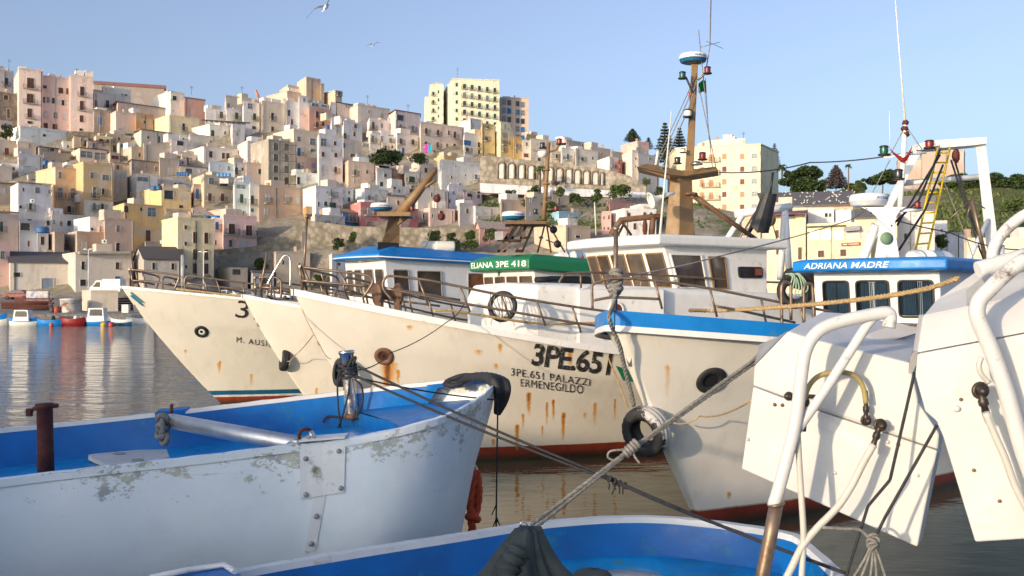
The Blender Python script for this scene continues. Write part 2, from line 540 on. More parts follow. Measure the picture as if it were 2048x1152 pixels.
    def lx(s, px, py):
        h, n = s.hit(px, py)
        if h is None: return None
        return s.loc(h)
    def rail(s, name, tops, posts, r=0.022, mirror=True, m=None, k=6):
        m = m or M['rail']
        mb = MB()
        for line in tops:
            mb.tube(spline([s.R_(*q) for q in line], k), r, 8)
        for (a, b) in posts:
            pa, pb = s.R_(*a), s.R_(*b)
            mb.tube([pa, pb], r*0.9, 7)
        inv = s.M.inverted()
        mb.v = [inv @ p for p in mb.v]
        o = mb.build(name, m, s.root, True)
        if mirror:
            m2 = MB(); m2.v = [Vector((p.x, -p.y, p.z)) for p in mb.v]; m2.f = [list(reversed(f)) for f in mb.f]; m2.mi = mb.mi; m2.sm = mb.sm
            m2.build(name, m, s.root, True)
        return o

def text_mesh(string, bold=0.0, shear=0.0, spacing=1.0, fit=True):
    cu = bpy.data.curves.new('txt', 'FONT')
    cu.body = string; cu.size = 1; cu.offset = bold; cu.shear = shear; cu.space_character = spacing
    cu.resolution_u = 4
    ob = bpy.data.objects.new('txt', cu)
    COL.objects.link(ob)
    dg = bpy.context.evaluated_depsgraph_get()
    me = bpy.data.meshes.new_from_object(ob.evaluated_get(dg))
    bm = bmesh.new(); bm.from_mesh(me)
    bmesh.ops.triangulate(bm, faces=bm.faces[:])
    bmesh.ops.subdivide_edges(bm, edges=[e for e in bm.edges if e.calc_length() > 0.25], cuts=2)
    vs = [v.co.copy() for v in bm.verts]
    bm.verts.index_update()
    fs = [[v.index for v in f.verts] for f in bm.faces]
    bm.free()
    bpy.data.objects.remove(ob); bpy.data.curves.remove(cu); bpy.data.meshes.remove(me)
    if fit:
        x0 = min(v.x for v in vs); x1 = max(v.x for v in vs); y0 = min(v.y for v in vs); y1 = max(v.y for v in vs)
        vs = [Vector(((v.x-x0)/(x1-x0), (v.y-y0)/(y1-y0), 0)) for v in vs]
    return vs, fs
def text_on(hitf, string, TL, TR, BL, BR, m, parent, bold=0.0, shear=0.0, spacing=1.0, off=0.012, name='lettering'):
    """letters laid on a surface: corners in pixels of the photograph, carried along the sight lines to the surface"""
    vs, fs = text_mesh(string, bold, shear, spacing)
    mb = MB(); pts = []; ok = []
    for v in vs:
        u, w = v.x, v.y
        px = lerp(lerp(BL[0], BR[0], u), lerp(TL[0], TR[0], u), w)
        py = lerp(lerp(BL[1], BR[1], u), lerp(TL[1], TR[1], u), w)
        px += .45*sin(py*.9 + px*.31); py += .4*sin(px*.7 + 1.3)
        h, n = hitf(px, py)
        ok.append(h is not None)
        if h is None: pts.append(Vector()); continue
        if n.y > 0: n = -n
        pts.append(h + n*off)
    keep = sorted({i for f in fs if all(ok[i] for i in f) for i in f})
    ix = {v: k for k, v in enumerate(keep)}
    mb.add([pts[i] for i in keep], [[ix[i] for i in f] for f in fs if all(ok[i] for i in f)])
    return mb.build(name, m, parent)
def text_quad(string, bl, br, tl, m, parent, bold=0.0, shear=0.0, spacing=1.0, off=0.008, curve=None, name='lettering'):
    """letters on a flat face given by three world corners"""
    vs, fs = text_mesh(string, bold, shear, spacing)
    bl, br, tl = Vector(bl), Vector(br), Vector(tl)
    n = (br-bl).cross(tl-bl).normalized()
    mb = MB()
    mb.add([bl + (br-bl)*v.x + (tl-bl)*v.y + n*(off + (curve(v.x) if curve else 0)) for v in vs], fs)
    return mb.build(name, m, parent)

def rounded(c4, r, k=3):
    """corner points with rounded corners"""
    out = []
    for i in range(4):
        p, a, b = Vector(c4[i]), Vector(c4[i-1]), Vector(c4[(i+1) % 4])
        da, db = (a-p), (b-p)
        ra, rb = min(r, da.length*0.45), min(r, db.length*0.45)
        da.normalize(); db.normalize()
        for j in range(k+1):
            t = j/k
            p0, p2 = p + da*ra, p + db*rb
            out.append(p0*(1-t)**2 + p*2*t*(1-t) + p2*t*t)
    return out
def window_part(c4, parent, frame=None, glass=None, r=0.06, fw=0.035, proud=0.03, inner=None, outdir=None):
    """a framed pane on a face: c4 corners (world); frame stands proud, glass recessed in it"""
    frame = frame or M['greyplate']; glass = glass or M['glass']
    n = (Vector(c4[1])-Vector(c4[0])).cross(Vector(c4[3])-Vector(c4[0])).normalized()
    if outdir is not None and n.dot(outdir) < 0: n = -n
    pts = rounded(c4, r)
    c = sum(pts, Vector())/len(pts)
    size = sum((p-c).length for p in pts)/len(pts)
    k = 1 - fw/size
    ins = [c + (p-c)*k for p in pts]
    mb = MB()
    mb.loft([pts, [p + n*proud for p in pts], [p + n*proud for p in ins], [p + n*0.004 for p in ins]], 0, False, close_v=True)
    f = mb.build('window', frame, parent)
    g = MB()
    g.add([p + n*(proud*0.55 if inner else 0.008) for p in ins], [list(range(len(ins)))])
    g.build('pane', glass, f)
    if inner:
        inner(ins, n, f)
    return f

class House:
    """wheelhouse in a boat's frame: leaning front, straight sides"""
    def __init__(s, boat, xf, xb, w, z0, z1, lean=0.25, bow=0.0, wt=None, m=None, front_w=None):
        s.b, s.xf, s.xb, s.w_, s.z0, s.z1, s.lean, s.bow = boat, xf, xb, w, z0, z1, lean, bow
        s.wt = wt or w
        mb = MB()
        ny = 8
        cols = [s.front(i/ny, 0) for i in range(ny+1)], [s.front(i/ny, 1) for i in range(ny+1)]
        bot = list(cols[0]) + [Vector((xb, w, z0)), Vector((xb, -w, z0))]
        top = list(cols[1]) + [Vector((xb, s.wt, z1)), Vector((xb, -s.wt, z1))]
        mb.loft([bot, top], 0, False, close_v=True)
        mb.add(top, [list(range(len(top)))])
        s.o = bevel(mb.build('wheelhouse', m or M['white'], boat.root, True), .03, 3)
    def front(s, u, v):
        """u 0 starboard .. 1 port, v 0 bottom .. 1 top"""
        w = lerp(s.w_, s.wt, v); y = lerp(-w, w, u)
        return Vector((s.xf + s.lean*v + s.bow*(1-(2*u-1)**2), y, lerp(s.z0, s.z1, v)))
    def side(s, u, v):
        """port face, u 0 at the front .. 1 at the back"""
        a = s.front(1, v)
        return Vector((lerp(a.x, s.xb, u), lerp(s.w_, s.wt, v), a.z))
    def fwin(s, u0, u1, v0, v1, du=0.0, **kw):
        c = [s.b.w(s.front(a, v)) for a, v in ((u0, v0), (u1, v0), (u1+du, v1), (u0+du, v1))]
        return window_part(c, s.o, outdir=s.b.M.to_3x3() @ Vector((1, 0, 0.0)), **kw)
    def swin(s, u0, u1, v0, v1, **kw):
        c = [s.b.w(s.side(a, v)) for a, v in ((u0, v0), (u1, v0), (u1, v1), (u0, v1))]
        return window_part(c, s.o, outdir=s.b.M.to_3x3() @ Vector((0, 1, 0)), **kw)
    def roof(s, m, over=0.25, side_over=0.18, th=0.18, crown=0.0, inset=0.25, front_drop=0.0, back=0.1, bow=None, name='roof', stripe=None, tail=0.0):
        bow = s.bow if bow is None else bow
        ny = 24
        def ring(ex, ey, z, fd, tl):
            w = s.wt + ey
            r = []
            for i in range(ny+1):
                u = i/ny; q = 1-(2*u-1)**2
                r.append(Vector((s.xf + s.lean + bow*q + ex, lerp(-w, w, u), z - fd)))
            for k in (0.33, 0.66, 1.0):
                r.append(Vector((lerp(s.xf + s.lean + ex, s.xb - back, k), w, z - fd*(1-k) - tl*k)))
            for k in (1.0, 0.66, 0.33):
                r.append(Vector((lerp(s.xf + s.lean + ex, s.xb - back, k), -w, z - fd*(1-k) - tl*k)))
            return r
        z = s.z1
        rows = [ring(over-0.08, side_over-0.06, z - 0.012, front_drop, tail), ring(over, side_over, z + 0.01, front_drop, tail), ring(over, side_over, z + th, front_drop, tail)]
        if crown: rows.append(ring(over - inset, side_over - inset*0.6, z + th + crown, 0.0, tail))
        mb = MB()
        mb.loft(rows, 0, False, close_v=True)
        mb.add(rows[-1], [list(range(len(rows[-1])))])
        mb.add(rows[0], [list(reversed(range(len(rows[0]))))])
        s.rf = bevel(mb.build(name, m, s.o, True), .03, 2)
        if stripe:
            t = MB()
            t.tube(ring(over+0.004, side_over+0.004, z + th*0.45, front_drop, tail), 0.018, 6, closed=True)
            t.build('roof_stripe', stripe, s.rf, True)
        s.roof_ring = ring
        return s.rf

def hawse_ring(boat, px, py, R, r, m1, m2, m3=None, dots=True):
    h, n = boat.hit(px, py)
    if n.y > 0: n = -n
    mb = MB()
    mb.torus(h + n*0.012, n, R, r, 28, 8, 0, 0.5)
    mb.lathe([(0.001, 0.012), (R - r*0.6, 0.012)], h, n, 24, 1)
    if dots: mb.lathe([(0.001, 0.018), (R*0.32, 0.018)], h, n, 16, 2)
    return mb.build('hawse_ring', [m1, m2, m3 or m1], boat.root)

def radar(parent, c, R, m_top=None, text=None, band=True, name='radar_dome'):
    """closed-array radar scanner: flat round dome with a coloured underside"""
    c = Vector(c)
    mb = MB()
    prof = [(R*0.3, 0), (R*0.75, 0.0), (R*0.9, R*0.06), (R*0.98, R*0.26), (R, R*0.27), (R*0.98, R*0.5), (R*0.9, R*0.62), (R*0.6, R*0.68), (0.001, R*0.7)]
    mb.lathe(prof, c, (0, 0, 1), 32, 0, True, mfun=(lambda i, j: 1 if i < 3 else 0) if band else None)
    o = mb.build(name, [M['whitesteel'], M['radarblue']], parent)
    if text:
        vs, fs = text_mesh(text, 0.02, 0.2)
        t = MB(); pts = []
        for v in vs:
            ang = radians(lerp(text_a0, text_a1, v.x)); rr = R*1.005
            pts.append(c + Vector((rr*cos(ang), rr*sin(ang), R*lerp(0.33, 0.46, v.y))))
        t.add(pts, fs); t.build('lettering', M['letterblue'], o)
    return o
text_a0, text_a1 = -92, -38
def nav_lamp(parent, c, R, lens, h=None, name='navigation_light'):
    c = Vector(c); h = h or R*2.2
    mb = MB()
    mb.lathe([(0.001, 0), (R*1.3, 0), (R*1.3, h*0.14), (R*0.8, h*0.16)], c, n=14, m=0)
    mb.lathe([(R*0.85, h*0.16), (R*0.95, h*0.5), (R*0.85, h*0.82)], c, n=14, m=1)
    mb.lathe([(R*1.02, h*0.8), (R*1.05, h*0.86), (R*0.7, h*0.98), (0.001, h)], c, n=14, m=0)
    return mb.build(name, [M['black'], lens], parent)
def tyre(name, c, axis, R, r, label, group=None, paint=False, m=None):
    """tyre with tread grooves, hollow middle; axis is the wheel axis"""
    ax = Vector(axis).normalized(); c = Vector(c)
    e1 = ax.orthogonal().normalized(); e2 = ax.cross(e1)
    prof = [(-0.85, 0.62), (-1.0, 0.8), (-0.98, 1.0), (-0.86, 1.13), (-0.62, 1.2), (-0.55, 1.17), (-0.48, 1.205), (-0.08, 1.22), (0, 1.18), (0.08, 1.22), (0.48, 1.205), (0.55, 1.17), (0.62, 1.2), (0.86, 1.13), (0.98, 1.0), (1.0, 0.8), (0.85, 0.62), (0.6, 0.68), (0.45, 1.02), (-0.45, 1.02), (-0.6, 0.68)]
    rows = []
    n = 44
    for i in range(n):
        a = 2*pi*i/n; d = e1*cos(a) + e2*sin(a)
        row = []
        for (w, q) in prof:
            tr = 0.975 if (q > 1.12 and i % 2 and abs(w) > 0.5) else 1.0
            row.append(c + d*(R/1.22*q*tr) + ax*(w*r))
        rows.append(row)
    mb = MB(); mb.loft(rows, 0, True, close_u=True, close_v=True)
    return mb.solo(name, m or M['rubber'], label, 'tyre', group, base=c - Vector((0, 0, R)))

# ---- the four trawlers (bow to the left, stern running away to the right)
def streaks_at(b, lst):
    out = []
    for (px, py, py2, wd, st) in lst:
        a, c = b.lx(px, py), b.lx(px, py2)
        if a is None or c is None: continue
        dz = max(0.05, a.z-c.z)
        out.append((a.x, a.z, dz*1.15, wd*0.8, st, (a.x-c.x)/dz))
    return out

b1 = Boat('cream fishing trawler farthest left with teal waterline stripe and blue wheelhouse roof', (-10.15, 26.0), 37, 3.22, 2.5, 9.5, 2.7, 17, 5.0, 7.0, 9.0, vk=0.76)
b2 = Boat('cream fishing trawler squeezed between two others, green wheelhouse roof', (-5.83, 21.7), 33, 2.99, 2.0, 7.0, 2.0, 16, 4.6, 6.5, 8.5, vk=0.76)
b3 = Boat('cream rust-streaked fishing trawler lettered 3PE.651 with tall ochre mast', (-3.7, 17.0), 32, 3.08, 1.75, 8.5, 1.85, 16, 4.8, 6.6, 8.8, vk=0.77)
b4 = Boat('white fishing trawler with blue bulwark rim and tyre on its stem', (1.17, 11.6), 48, 2.80, 2.3, 8.0, 1.95, 13, 4.5, 4.8, 8.2, vk=0.78, pw=2.1, fe=2.6, le=2.4)
for b in (b1, b2, b3, b4): b.make_hull()
CREAM = (0.74, 0.70, 0.62); RED = srgb(150, 62, 42)
b1.hull.data.materials[0] = hullmat('hull_cream', CREAM, [(-1, 0.2, RED), (0.2, 0.255, (0.8, 0.8, 0.78)), (0.255, 0.38, srgb(22, 100, 140))],
    streaks_at(b1, [(438, 725, 750, .07, .6), (440, 722, 742, .05, .8), (503, 748, 775, .08, .5), (371, 700, 708, .05, .7)]), rustiness=0.05)
b2.hull.data.materials[0] = hullmat('hull_cream_second', (0.76, 0.71, 0.63), [(-1, 0.2, RED)], streaks_at(b2, [(633, 776, 800, .05, .7)]), rustiness=0.06)
b3.hull.data.materials[0] = hullmat('hull_cream_rusty', (0.76, 0.71, 0.63), [(-1, 0.25, RED)], streaks_at(b3, [
    (775, 728, 800, .10, 1.6), (778, 725, 790, .2, .7), (796, 740, 770, .05, .9), (742, 760, 800, .06, .5), (1058, 786, 830, .06, 1.3), (1094, 805, 850, .04, .9), (1107, 800, 840, .04, 1.1), (1046, 828, 860, .04, .8), (1127, 826, 880, .055, 1.2), (1034, 850, 898, .06, 1.3),
    (1190, 806, 850, .06, .7), (1230, 798, 840, .04, .9), (1170, 826, 838, .06, .6), (1000, 688, 706, .05, .8), (992, 728, 740, .06, .7), (957, 700, 712, .12, .5), (1140, 700, 740, .07, .8), (987, 878, 895, .05, .7), (1085, 852, 875, .03, .7), (820, 651, 662, .08, .6), (911, 653, 660, .06, .5)]), rustiness=0.1)
b4.hull.data.materials[0] = hullmat('hull_white_planked', (0.82, 0.78, 0.71), [(-1, 0.22, RED), (0.215, 0.235, (0.6, 0.5, 0.4))], streaks_at(b4, [(1335, 730, 800, .05, .35), (1458, 985, 1000, .06, .6)]), plank=0.21, rustiness=0.06)
b1.cap('bulwark_cap', M['white'], 0.05, 0.015, 0.14)
b2.cap('bulwark_cap', M['white'], 0.05, 0.02, 0.14)
b3.cap('bulwark_cap', M['white'], 0.09, 0.03, 0.16)
b4.cap('bulwark_cap', M['blue'], 0.155, 0.03, 0.2)
b4.cap('rubbing_strake', M['white'], 0.05, 0.035, 0.05, drop=0.17)
# ------------------------------------------------------------------ boat details
def vec(*a): return Vector(a)
# ---- 1: far left trawler
text_on(b1.hit, '3PE', (476, 600), (578, 612), (470, 634), (572, 648), M['lettering'], b1.root, bold=0.0, spacing=1.05)
text_on(b1.hit, 'M. AUSILIA', (473, 673), (562, 685), (473, 684), (562, 697), M['lettering'], b1.root, bold=0.0, spacing=1.25)
hawse_ring(b1, 403, 663, 0.135, 0.05, M['black'], M['white'], M['black'])
b1.rail('bow_rail', [[(261, 539), (300, 543), (340, 548), (356, 552), (357, 560), (348, 580)], [(265, 561), (300, 563), (343, 568)],
                     [(371, 580), (369, 565), (372, 555), (382, 552), (420, 557), (505, 568), (560, 576), (620, 585)], [(373, 566), (440, 574), (523, 582), (600, 592)]],
        [((284, 543), (293, 574)), ((262, 539), (266, 575)), ((408, 558), (417, 588)), ((433, 561), (444, 592)), ((485, 568), (491, 598)), ((545, 575), (552, 604))], 0.026)
mb = MB(); mb.tube([b1.R_(263, 501, 0.3), b1.R_(265, 576, 0.3)], 0.025, 8); mb.build('jackstaff', M['rail'], b1.root)
mb = MB(); mb.tube([b1.R_(366, 510, 0.6), b1.R_(366, 590, 0.6)], 0.06, 10); mb.build('samson_post', M['greyplate'], b1.root)
mb = MB(); mb.rope([b1.R_(q[0], q[1], 0.0) for q in ((352, 578), (400, 583), (450, 589), (500, 594), (540, 598))], 0.03, 4, seg=0.06)
mb.solo('mooring_rope', M['tanrope'], 'tan rope lying along the bulwark of the leftmost trawler', 'rope')
# teal badge at the stem
mb = MB()
for k in range(2):
    mb.tube(spline([b1.hit(262 + q*24, 585 + k*6 + q*20)[0] + vec(0, -0.03, 0) if b1.hit(262 + q*24, 585 + k*6 + q*20)[0] is not None else P(262 + q*24, 585 + k*6 + q*20, 26.3) for q in (0, .35, .7, 1)]), 0.022, 6)
mb.build('bow_badge', mat('teal_paint', srgb(60, 140, 160), 0.5), b1.root)
h1 = House(b1, -7.35, -11.0, 1.25, 1.6, 4.14, lean=0.26, bow=0.1, m=M['white'])
for u0, u1 in ((0.07, 0.25), (0.30, 0.5), (0.55, 0.76), (0.8, 0.965)):
    h1.fwin(u0, u1, 0.56, 0.86, frame=M['greyplate'], glass=M['glass'], r=0.08)
h1.swin(0.06, 0.2, 0.52, 0.85); h1.swin(0.27, 0.50, 0.50, 0.84, frame=M['greyplate']); 
f = h1.swin(0.75, 0.93, 0.5, 0.82, frame=M['greyplate'], glass=M['brownwood'])
h1.roof(M['blue'], over=0.3, side_over=0.2, th=0.13, crown=0.2, inset=0.8, front_drop=0.08, back=0.95, bow=0.3, stripe=M['letterwhite'], tail=0.22)
def hp(b, x, y, z): return b.w((x, y, z))
mb = MB(); mb.box((-7.05, 0.2, 4.0), (-6.8, 0.34, 4.08)); mb.build('front_lamp', M['cream'], h1.o, True)
# gantry mast with radar
mast = MB()
A = [P(757, 506, 29.6), P(797, 506, 29.9), P(797, 506, 30.5), P(757, 506, 30.2)]
Bq = [P(779, 430, 29.6), P(799, 430, 29.9), P(799, 430, 30.4), P(779, 430, 30.1)]
mast.loft([A, [A[i].lerp(Bq[i], 0.5) + vec(0.02, 0, 0) for i in range(4)], Bq], 0, False, close_v=True)
mast.box((0, 0, 0), (1, 1, 1), M=Matrix.Translation(P(754, 432, 29.4)) @ Matrix.Diagonal((0.98, 1.1, 0.12, 1)))
p0, p1 = P(800, 430, 29.9), P(871, 340, 29.9)
mast.tube([p0, p0.lerp(p1, .5), p1], [0.19, 0.13, 0.08], 8)
mast.tube([P(838, 382, 29.9), P(872, 360, 29.8)], 0.05, 6)
mast.tube([P(790, 452, 29.9), P(818, 432, 29.9)], 0.05, 6)
mo = mast.build('mast', M['ochre'], b1.root)
dk = MB(); 
dk.loft([[p + (p-A[0])*0 for p in [P(755, 500, 29.5), P(799, 500, 29.8), P(799, 500, 30.6), P(755, 500, 30.3)]], [P(756, 484, 29.5), P(797, 486, 29.8), P(797, 486, 30.6), P(756, 484, 30.3)]], 0, False, close_v=True)
dk.build('mast_base', M['black'], b1.root)
text_a0, text_a1 = -110, -42
radar(mo, P(763, 421, 29.8), 0.33, text='FURUNO')
nav_lamp(mo, P(824, 422, 29.8), 0.07, M['redpaint'])
mb = MB()
mb.tube([P(873, 340, 29.9), P(874, 400, 29.6), P(876, 440, 29.6)], 0.012, 5)
mb.tube([P(868, 345, 29.9), P(869, 440, 29.6), P(850, 500, 30)], 0.012, 5)
mb.build('rigging_line', M['greyrope'], b1.root)
for (px, py) in ((874, 397), (883, 433)):
    mb = MB(); mb.blob(P(px, py, 29.6), (0.09, 0.09, 0.11), 6); mb.torus(P(px, py, 29.6), (0.2, 1, 0), 0.1, 0.02, 14, 6)
    mb.build('pulley_block', M['rustpipe'], b1.root)
for (px, w) in ((862, 0.34), (890, 0.34)):
    c = P(px, 494, 31.0)
    mb = MB(); mb.lathe([(0.001, 0), (0.16, 0.01), (0.17, 0.05), (0.17, 0.55), (0.16, 0.6), (0.001, 0.61)], c - vec(0.3, 0, -0.02), (1, 0.2, 0), 14)
    mb.solo('life_raft_canister', M['cream'], 'pale pink-white canister, ' + ('left' if px < 870 else 'right') + ' of two on the far blue wheelhouse roof', 'canister', 'canisters on the far blue roof')
# ---- 2: trawler with the green roof
hawse_ring(b2, 649, 683, 0.115, 0.045, M['black'], M['white'], M['black'])
b2.rail('bow_rail', [[(517, 555), (540, 554), (556, 557), (562, 566), (562, 595)], [(519, 574), (559, 577)], [(600, 562), (690, 570), (800, 580), (920, 600)], [(600, 580), (700, 590), (880, 612)]],
        [((520, 556), (522, 592)), ((541, 554), (543, 596)), ((640, 566), (650, 600)), ((720, 573), (730, 612)), ((800, 580), (812, 622))], 0.024)
mb = MB(); mb.tube([b2.R_(535, 503), b2.R_(519, 590)], 0.028, 8); mb.build('jackstaff', M['rail'], b2.root)
mb = MB()
for dd in (0.1, 0.5):
    mb.tube(spline([b2.R_(q[0], q[1], dd) for q in ((533, 572), (550, 540), (566, 515), (574, 511), (580, 518), (581, 545), (580, 575))]), 0.022, 7)
mb.build('boarding_ladder', M['stainless'], b2.root)
h2 = House(b2, -7.0, -11.6, 1.2, 1.5, 3.62, lean=0.2, bow=0.08, m=M['white'])
for u0, u1 in ((0.05, 0.25), (0.30, 0.5), (0.54, 0.73), (0.77, 0.97)):
    h2.fwin(u0, u1, 0.74, 0.93, frame=M['rusty'], glass=M['glass'], r=0.04)
h2.swin(0.08, 0.36, 0.78, 0.93, frame=M['black'], glass=M['glassdark'], r=0.08)
h2.roof(M['green'], over=0.28, side_over=0.2, th=0.26, crown=0.12, inset=0.3, front_drop=0.0, back=1.2, bow=0.12, tail=0.3)
mb = MB(); mb.tube([P(1072, 560, 23.6), P(1116, 558, 24.0)], 0.075, 10); mb.build('fender', M['black'], h2.o)
# lettering on the green fascia, wrapped on its curve
def roof_letters(h, string, u0, u1, z0, z1, over, side_over, bow, m, bold=0.02, shear=0.0):
    vs, fs = text_mesh(string, bold, shear)
    w = h.wt + side_over
    mb = MB(); pts = []
    for v in vs:
        u = lerp(u0, u1, v.x); q = 1-(2*u-1)**2
        pts.append(Vector((h.xf + h.lean + bow*q + over + 0.02, lerp(-w, w, u), lerp(z0, z1, v.y))))
    mb.add(pts, fs)
    return mb.build('lettering', m, h.rf, True)
roof_letters(h2, 'ELIANA 3PE 418', 0.06, 0.98, 3.69, 3.84, 0.28, 0.2, 0.12, M['letterwhite'])
st = []
for k in range(10):
    rr = 0.09 if k % 2 == 0 else 0.036
    st.append(h2.front(0.40, 0.965) + vec(0.03, .6*rr*sin(2*pi*k/10), rr*cos(2*pi*k/10)))
mb = MB(); mb.prism(st, (0.01, 0, 0)); mb.build('star_emblem', M['green'], h2.o, True)
gm = MB()
for (x0_, x1_, dd) in ((1026, 1000, 24.3), (1052, 1036, 24.9)):
    pa = [P(x1_ - 6, 505, dd), P(x1_ + 10, 505, dd), P(x1_ + 10, 505, dd + .15), P(x1_ - 6, 505, dd + .15)]
    pb = [P(x0_ - 2, 446, dd), P(x0_ + 20, 446, dd), P(x0_ + 20, 446, dd + .15), P(x0_ - 2, 446, dd + .15)]
    for s0, s1 in ((0, .28), (.72, 1)):
        qa = [pa[0].lerp(pa[1], s0), pa[0].lerp(pa[1], s1), pa[3].lerp(pa[2], s1), pa[3].lerp(pa[2], s0)]
        qb = [pb[0].lerp(pb[1], s0), pb[0].lerp(pb[1], s1), pb[3].lerp(pb[2], s1), pb[3].lerp(pb[2], s0)]
        gm.loft([qa, qb], 0, False, close_v=True)
    for h_ in (0.0, 0.45, 0.92):
        c0 = [pa[i].lerp(pb[i], h_) for i in range(4)]; c1 = [pa[i].lerp(pb[i], h_ + .1) for i in range(4)]
        gm.loft([c0, c1], 0, False, close_v=True)
gm.box((0, 0, 0), (1, 1, 1), M=Matrix.Translation(P(1010, 448, 24.1)) @ Matrix.Diagonal((1.0, 1.0, 0.07, 1)))
gm.tube([P(995, 480, 24.2), P(1042, 482, 24.3)], 0.03, 6)
g2 = gm.build('gantry', M['rusty'], b2.root)
text_a0, text_a1 = -88, -30
radar(g2, P(1027, 439, 24.5), 0.29, text='FURUNO')
mm = MB()
mm.tube([P(1087, 450, 25.2), P(1092, 372, 25.2), P(1097, 285, 25.2)], [0.06, 0.055, 0.05], 8)
mm.tube([P(1066, 300, 25.2), P(1090, 306, 25.2), P(1112, 300, 25.2), P(1120, 288, 25.2)], 0.025, 6)
mm.tube([P(1082, 420, 25.2), P(1112, 418, 25.2)], 0.022, 6)
for y_ in (340, 368, 405): mm.torus(P(1093, y_, 25.2), (0, 0, 1), 0.075, 0.02, 12, 5)
for x1_ in (1075, 1102, 1130): mm.tube([P(1092, 440, 25.2), P(x1_, 505, 25.3)], 0.022, 6)
mo2 = mm.build('mast', M['ochre'], b2.root)
nav_lamp(mo2, P(1119, 289, 25.2), 0.07, M['redpaint']); nav_lamp(mo2, P(1085, 297, 25.2), 0.07, M['glassdark']); nav_lamp(mo2, P(1112, 422, 25.2), 0.06, M['redpaint']); nav_lamp(mo2, P(1071, 428, 25.2), 0.06, M['glassdark'])
mb = MB(); mb.lathe([(0.001, 0), (0.12, 0.0), (0.13, 0.06), (0.09, 0.14), (0.001, 0.16)], P(1085, 303, 25.2), (0, 0, -1), 14); mb.build('lamp_dome', M['whitesteel'], mo2)
for (px, py) in ((1109, 459), (1117, 488)):
    mb = MB(); c = P(px, py, 25.1)
    mb.lathe([(0.001, 0), (0.09, 0.01), (0.1, 0.06), (0.05, 0.16), (0.001, 0.18)], c, (-0.5, 1, 0), 16); mb.tube([c + vec(0, .12, 0), P(1092, py - 8, 25.2)], 0.015, 5)
    mb.build('searchlight', M['black'], mo2)
mb = MB(); mb.box((-.1, -.06, 0), (.1, .06, .2), M=Matrix.Translation(P(998, 480, 24.1))); mb.build('flood_lamp', M['greyplate'], g2)
def raft(px0, px1, py, D, R, label, logo=True):
    """white life raft canister: rounded barrel of two halves with ribs"""
    a, c = P(px0, py, D), P(px1, py, D + 0.5)
    ax = (c - a); Ln = ax.length
    root = thing('life_raft_canister', label, 'life raft', (a+c)/2 - vec(0, 0, R), 0, 'white life raft canisters')
    mb = MB()
    prof = [(0.001, 0), (R*.55, 0.01), (R*.85, Ln*.07), (R, Ln*.16), (R*1.0, Ln*.46), (R*1.06, Ln*.47), (R*1.06, Ln*.53), (R, Ln*.54), (R, Ln*.84), (R*.85, Ln*.93), (R*.55, Ln-.01), (0.001, Ln)]
    mb.lathe(prof, a, ax, 22)
    mb.build('shell', M['whitesteel'], root)
    for q in (.3, .68):
        t = MB(); t.torus(a + ax*q, ax, R*1.01, 0.012, 22, 6); t.build('strap', M['radarblue'], root)
    cr = MB(); cc = a + ax*q
    for s_ in (0.14, 0.4, 0.9):
        t = MB(); t.box((-.16, -R*.8, -.05), (.16, R*.8, 0), M=Matrix.Translation(a + ax*min(.85, s_) - vec(0, 0, R*1.0)))
    t.build('cradle', M['greyplate'], root)
    if logo:
        tri = MB(); c0 = a + ax*0.9 + vec(0.0, -R*0.8, R*0.3)
        c0 = P(px0 + (px1-px0)*0.78, py - 2, D + 0.1)
        c0.y -= R*1.02
        tri.add([c0 + vec(-.055, 0, -.05), c0 + vec(.055, 0, -.05), c0 + vec(0, 0.012, .06)], [(0, 1, 2)])
        tri.build('logo', M['redpaint'], root)
    return root
raft(1108, 1180, 517, 25.4, 0.21, 'white life raft canister with red mark on the green-roofed boat')
# ---- 3: the rusty trawler
text_on(b3.hit, '3PE.651', (1062, 684), (1226, 706), (1062, 730), (1226, 752), M['lettering'], b3.root, bold=0.028, shear=0.18, spacing=0.95)
text_on(b3.hit, '3PE.651 PALAZZI', (1022, 735), (1180, 757), (1022, 750), (1180, 771), M['lettering'], b3.root, bold=0.0, spacing=1.1)
text_on(b3.hit, 'ERMENEGILDO', (1041, 757), (1166, 770), (1041, 772), (1166, 787), M['lettering'], b3.root, bold=0.0, spacing=1.1)
hawse_ring(b3, 768, 712, 0.125, 0.045, M['rusty'], M['rustpipe'], M['black'])
# green square near the stern quarter of the bow
c4 = [b3.hit(q[0], q[1]) for q in ((1231, 731), (1272, 742), (1276, 764), (1246, 760))]
mb = MB(); mb.add([h + n*0.013*(-1 if n.y > 0 else 1) for h, n in c4], [(0, 3, 2, 1)]); mb.build('green_mark', M['green'], b3.root)
b3.rail('bow_rail', [[(595, 533), (660, 541), (727, 549), (743, 557), (744, 568), (728, 593)], [(603, 561), (670, 567), (736, 572)],
                     [(784, 600), (768, 580), (766, 566), (771, 556), (781, 552), (830, 557), (875, 564), (987, 587), (1080, 603), (1179, 618), (1240, 626)], [(772, 577), (850, 592), (934, 608), (1050, 628), (1153, 646), (1230, 656)]],
        [((597, 534), (606, 577)), ((607, 535), (624, 580)), ((679, 543), (704, 590)), ((838, 560), (857, 612)), ((920, 573), (940, 624)), ((1002, 590), (1020, 638)), ((1073, 602), (1091, 652)), ((1144, 613), (1162, 665))], 0.022)
mb = MB(); mb.tube([b3.R_(614, 437, .25), b3.R_(605, 580, .25)], 0.022, 8); mb.blob(b3.R_(614, 433, .25), (.04, .04, .05), 5); mb.build('jackstaff', M['rail'], b3.root)
tr = MB()
def trk(x, hw, z): return [Vector((x, hw, z)), Vector((x, -hw, z))]
secs = []
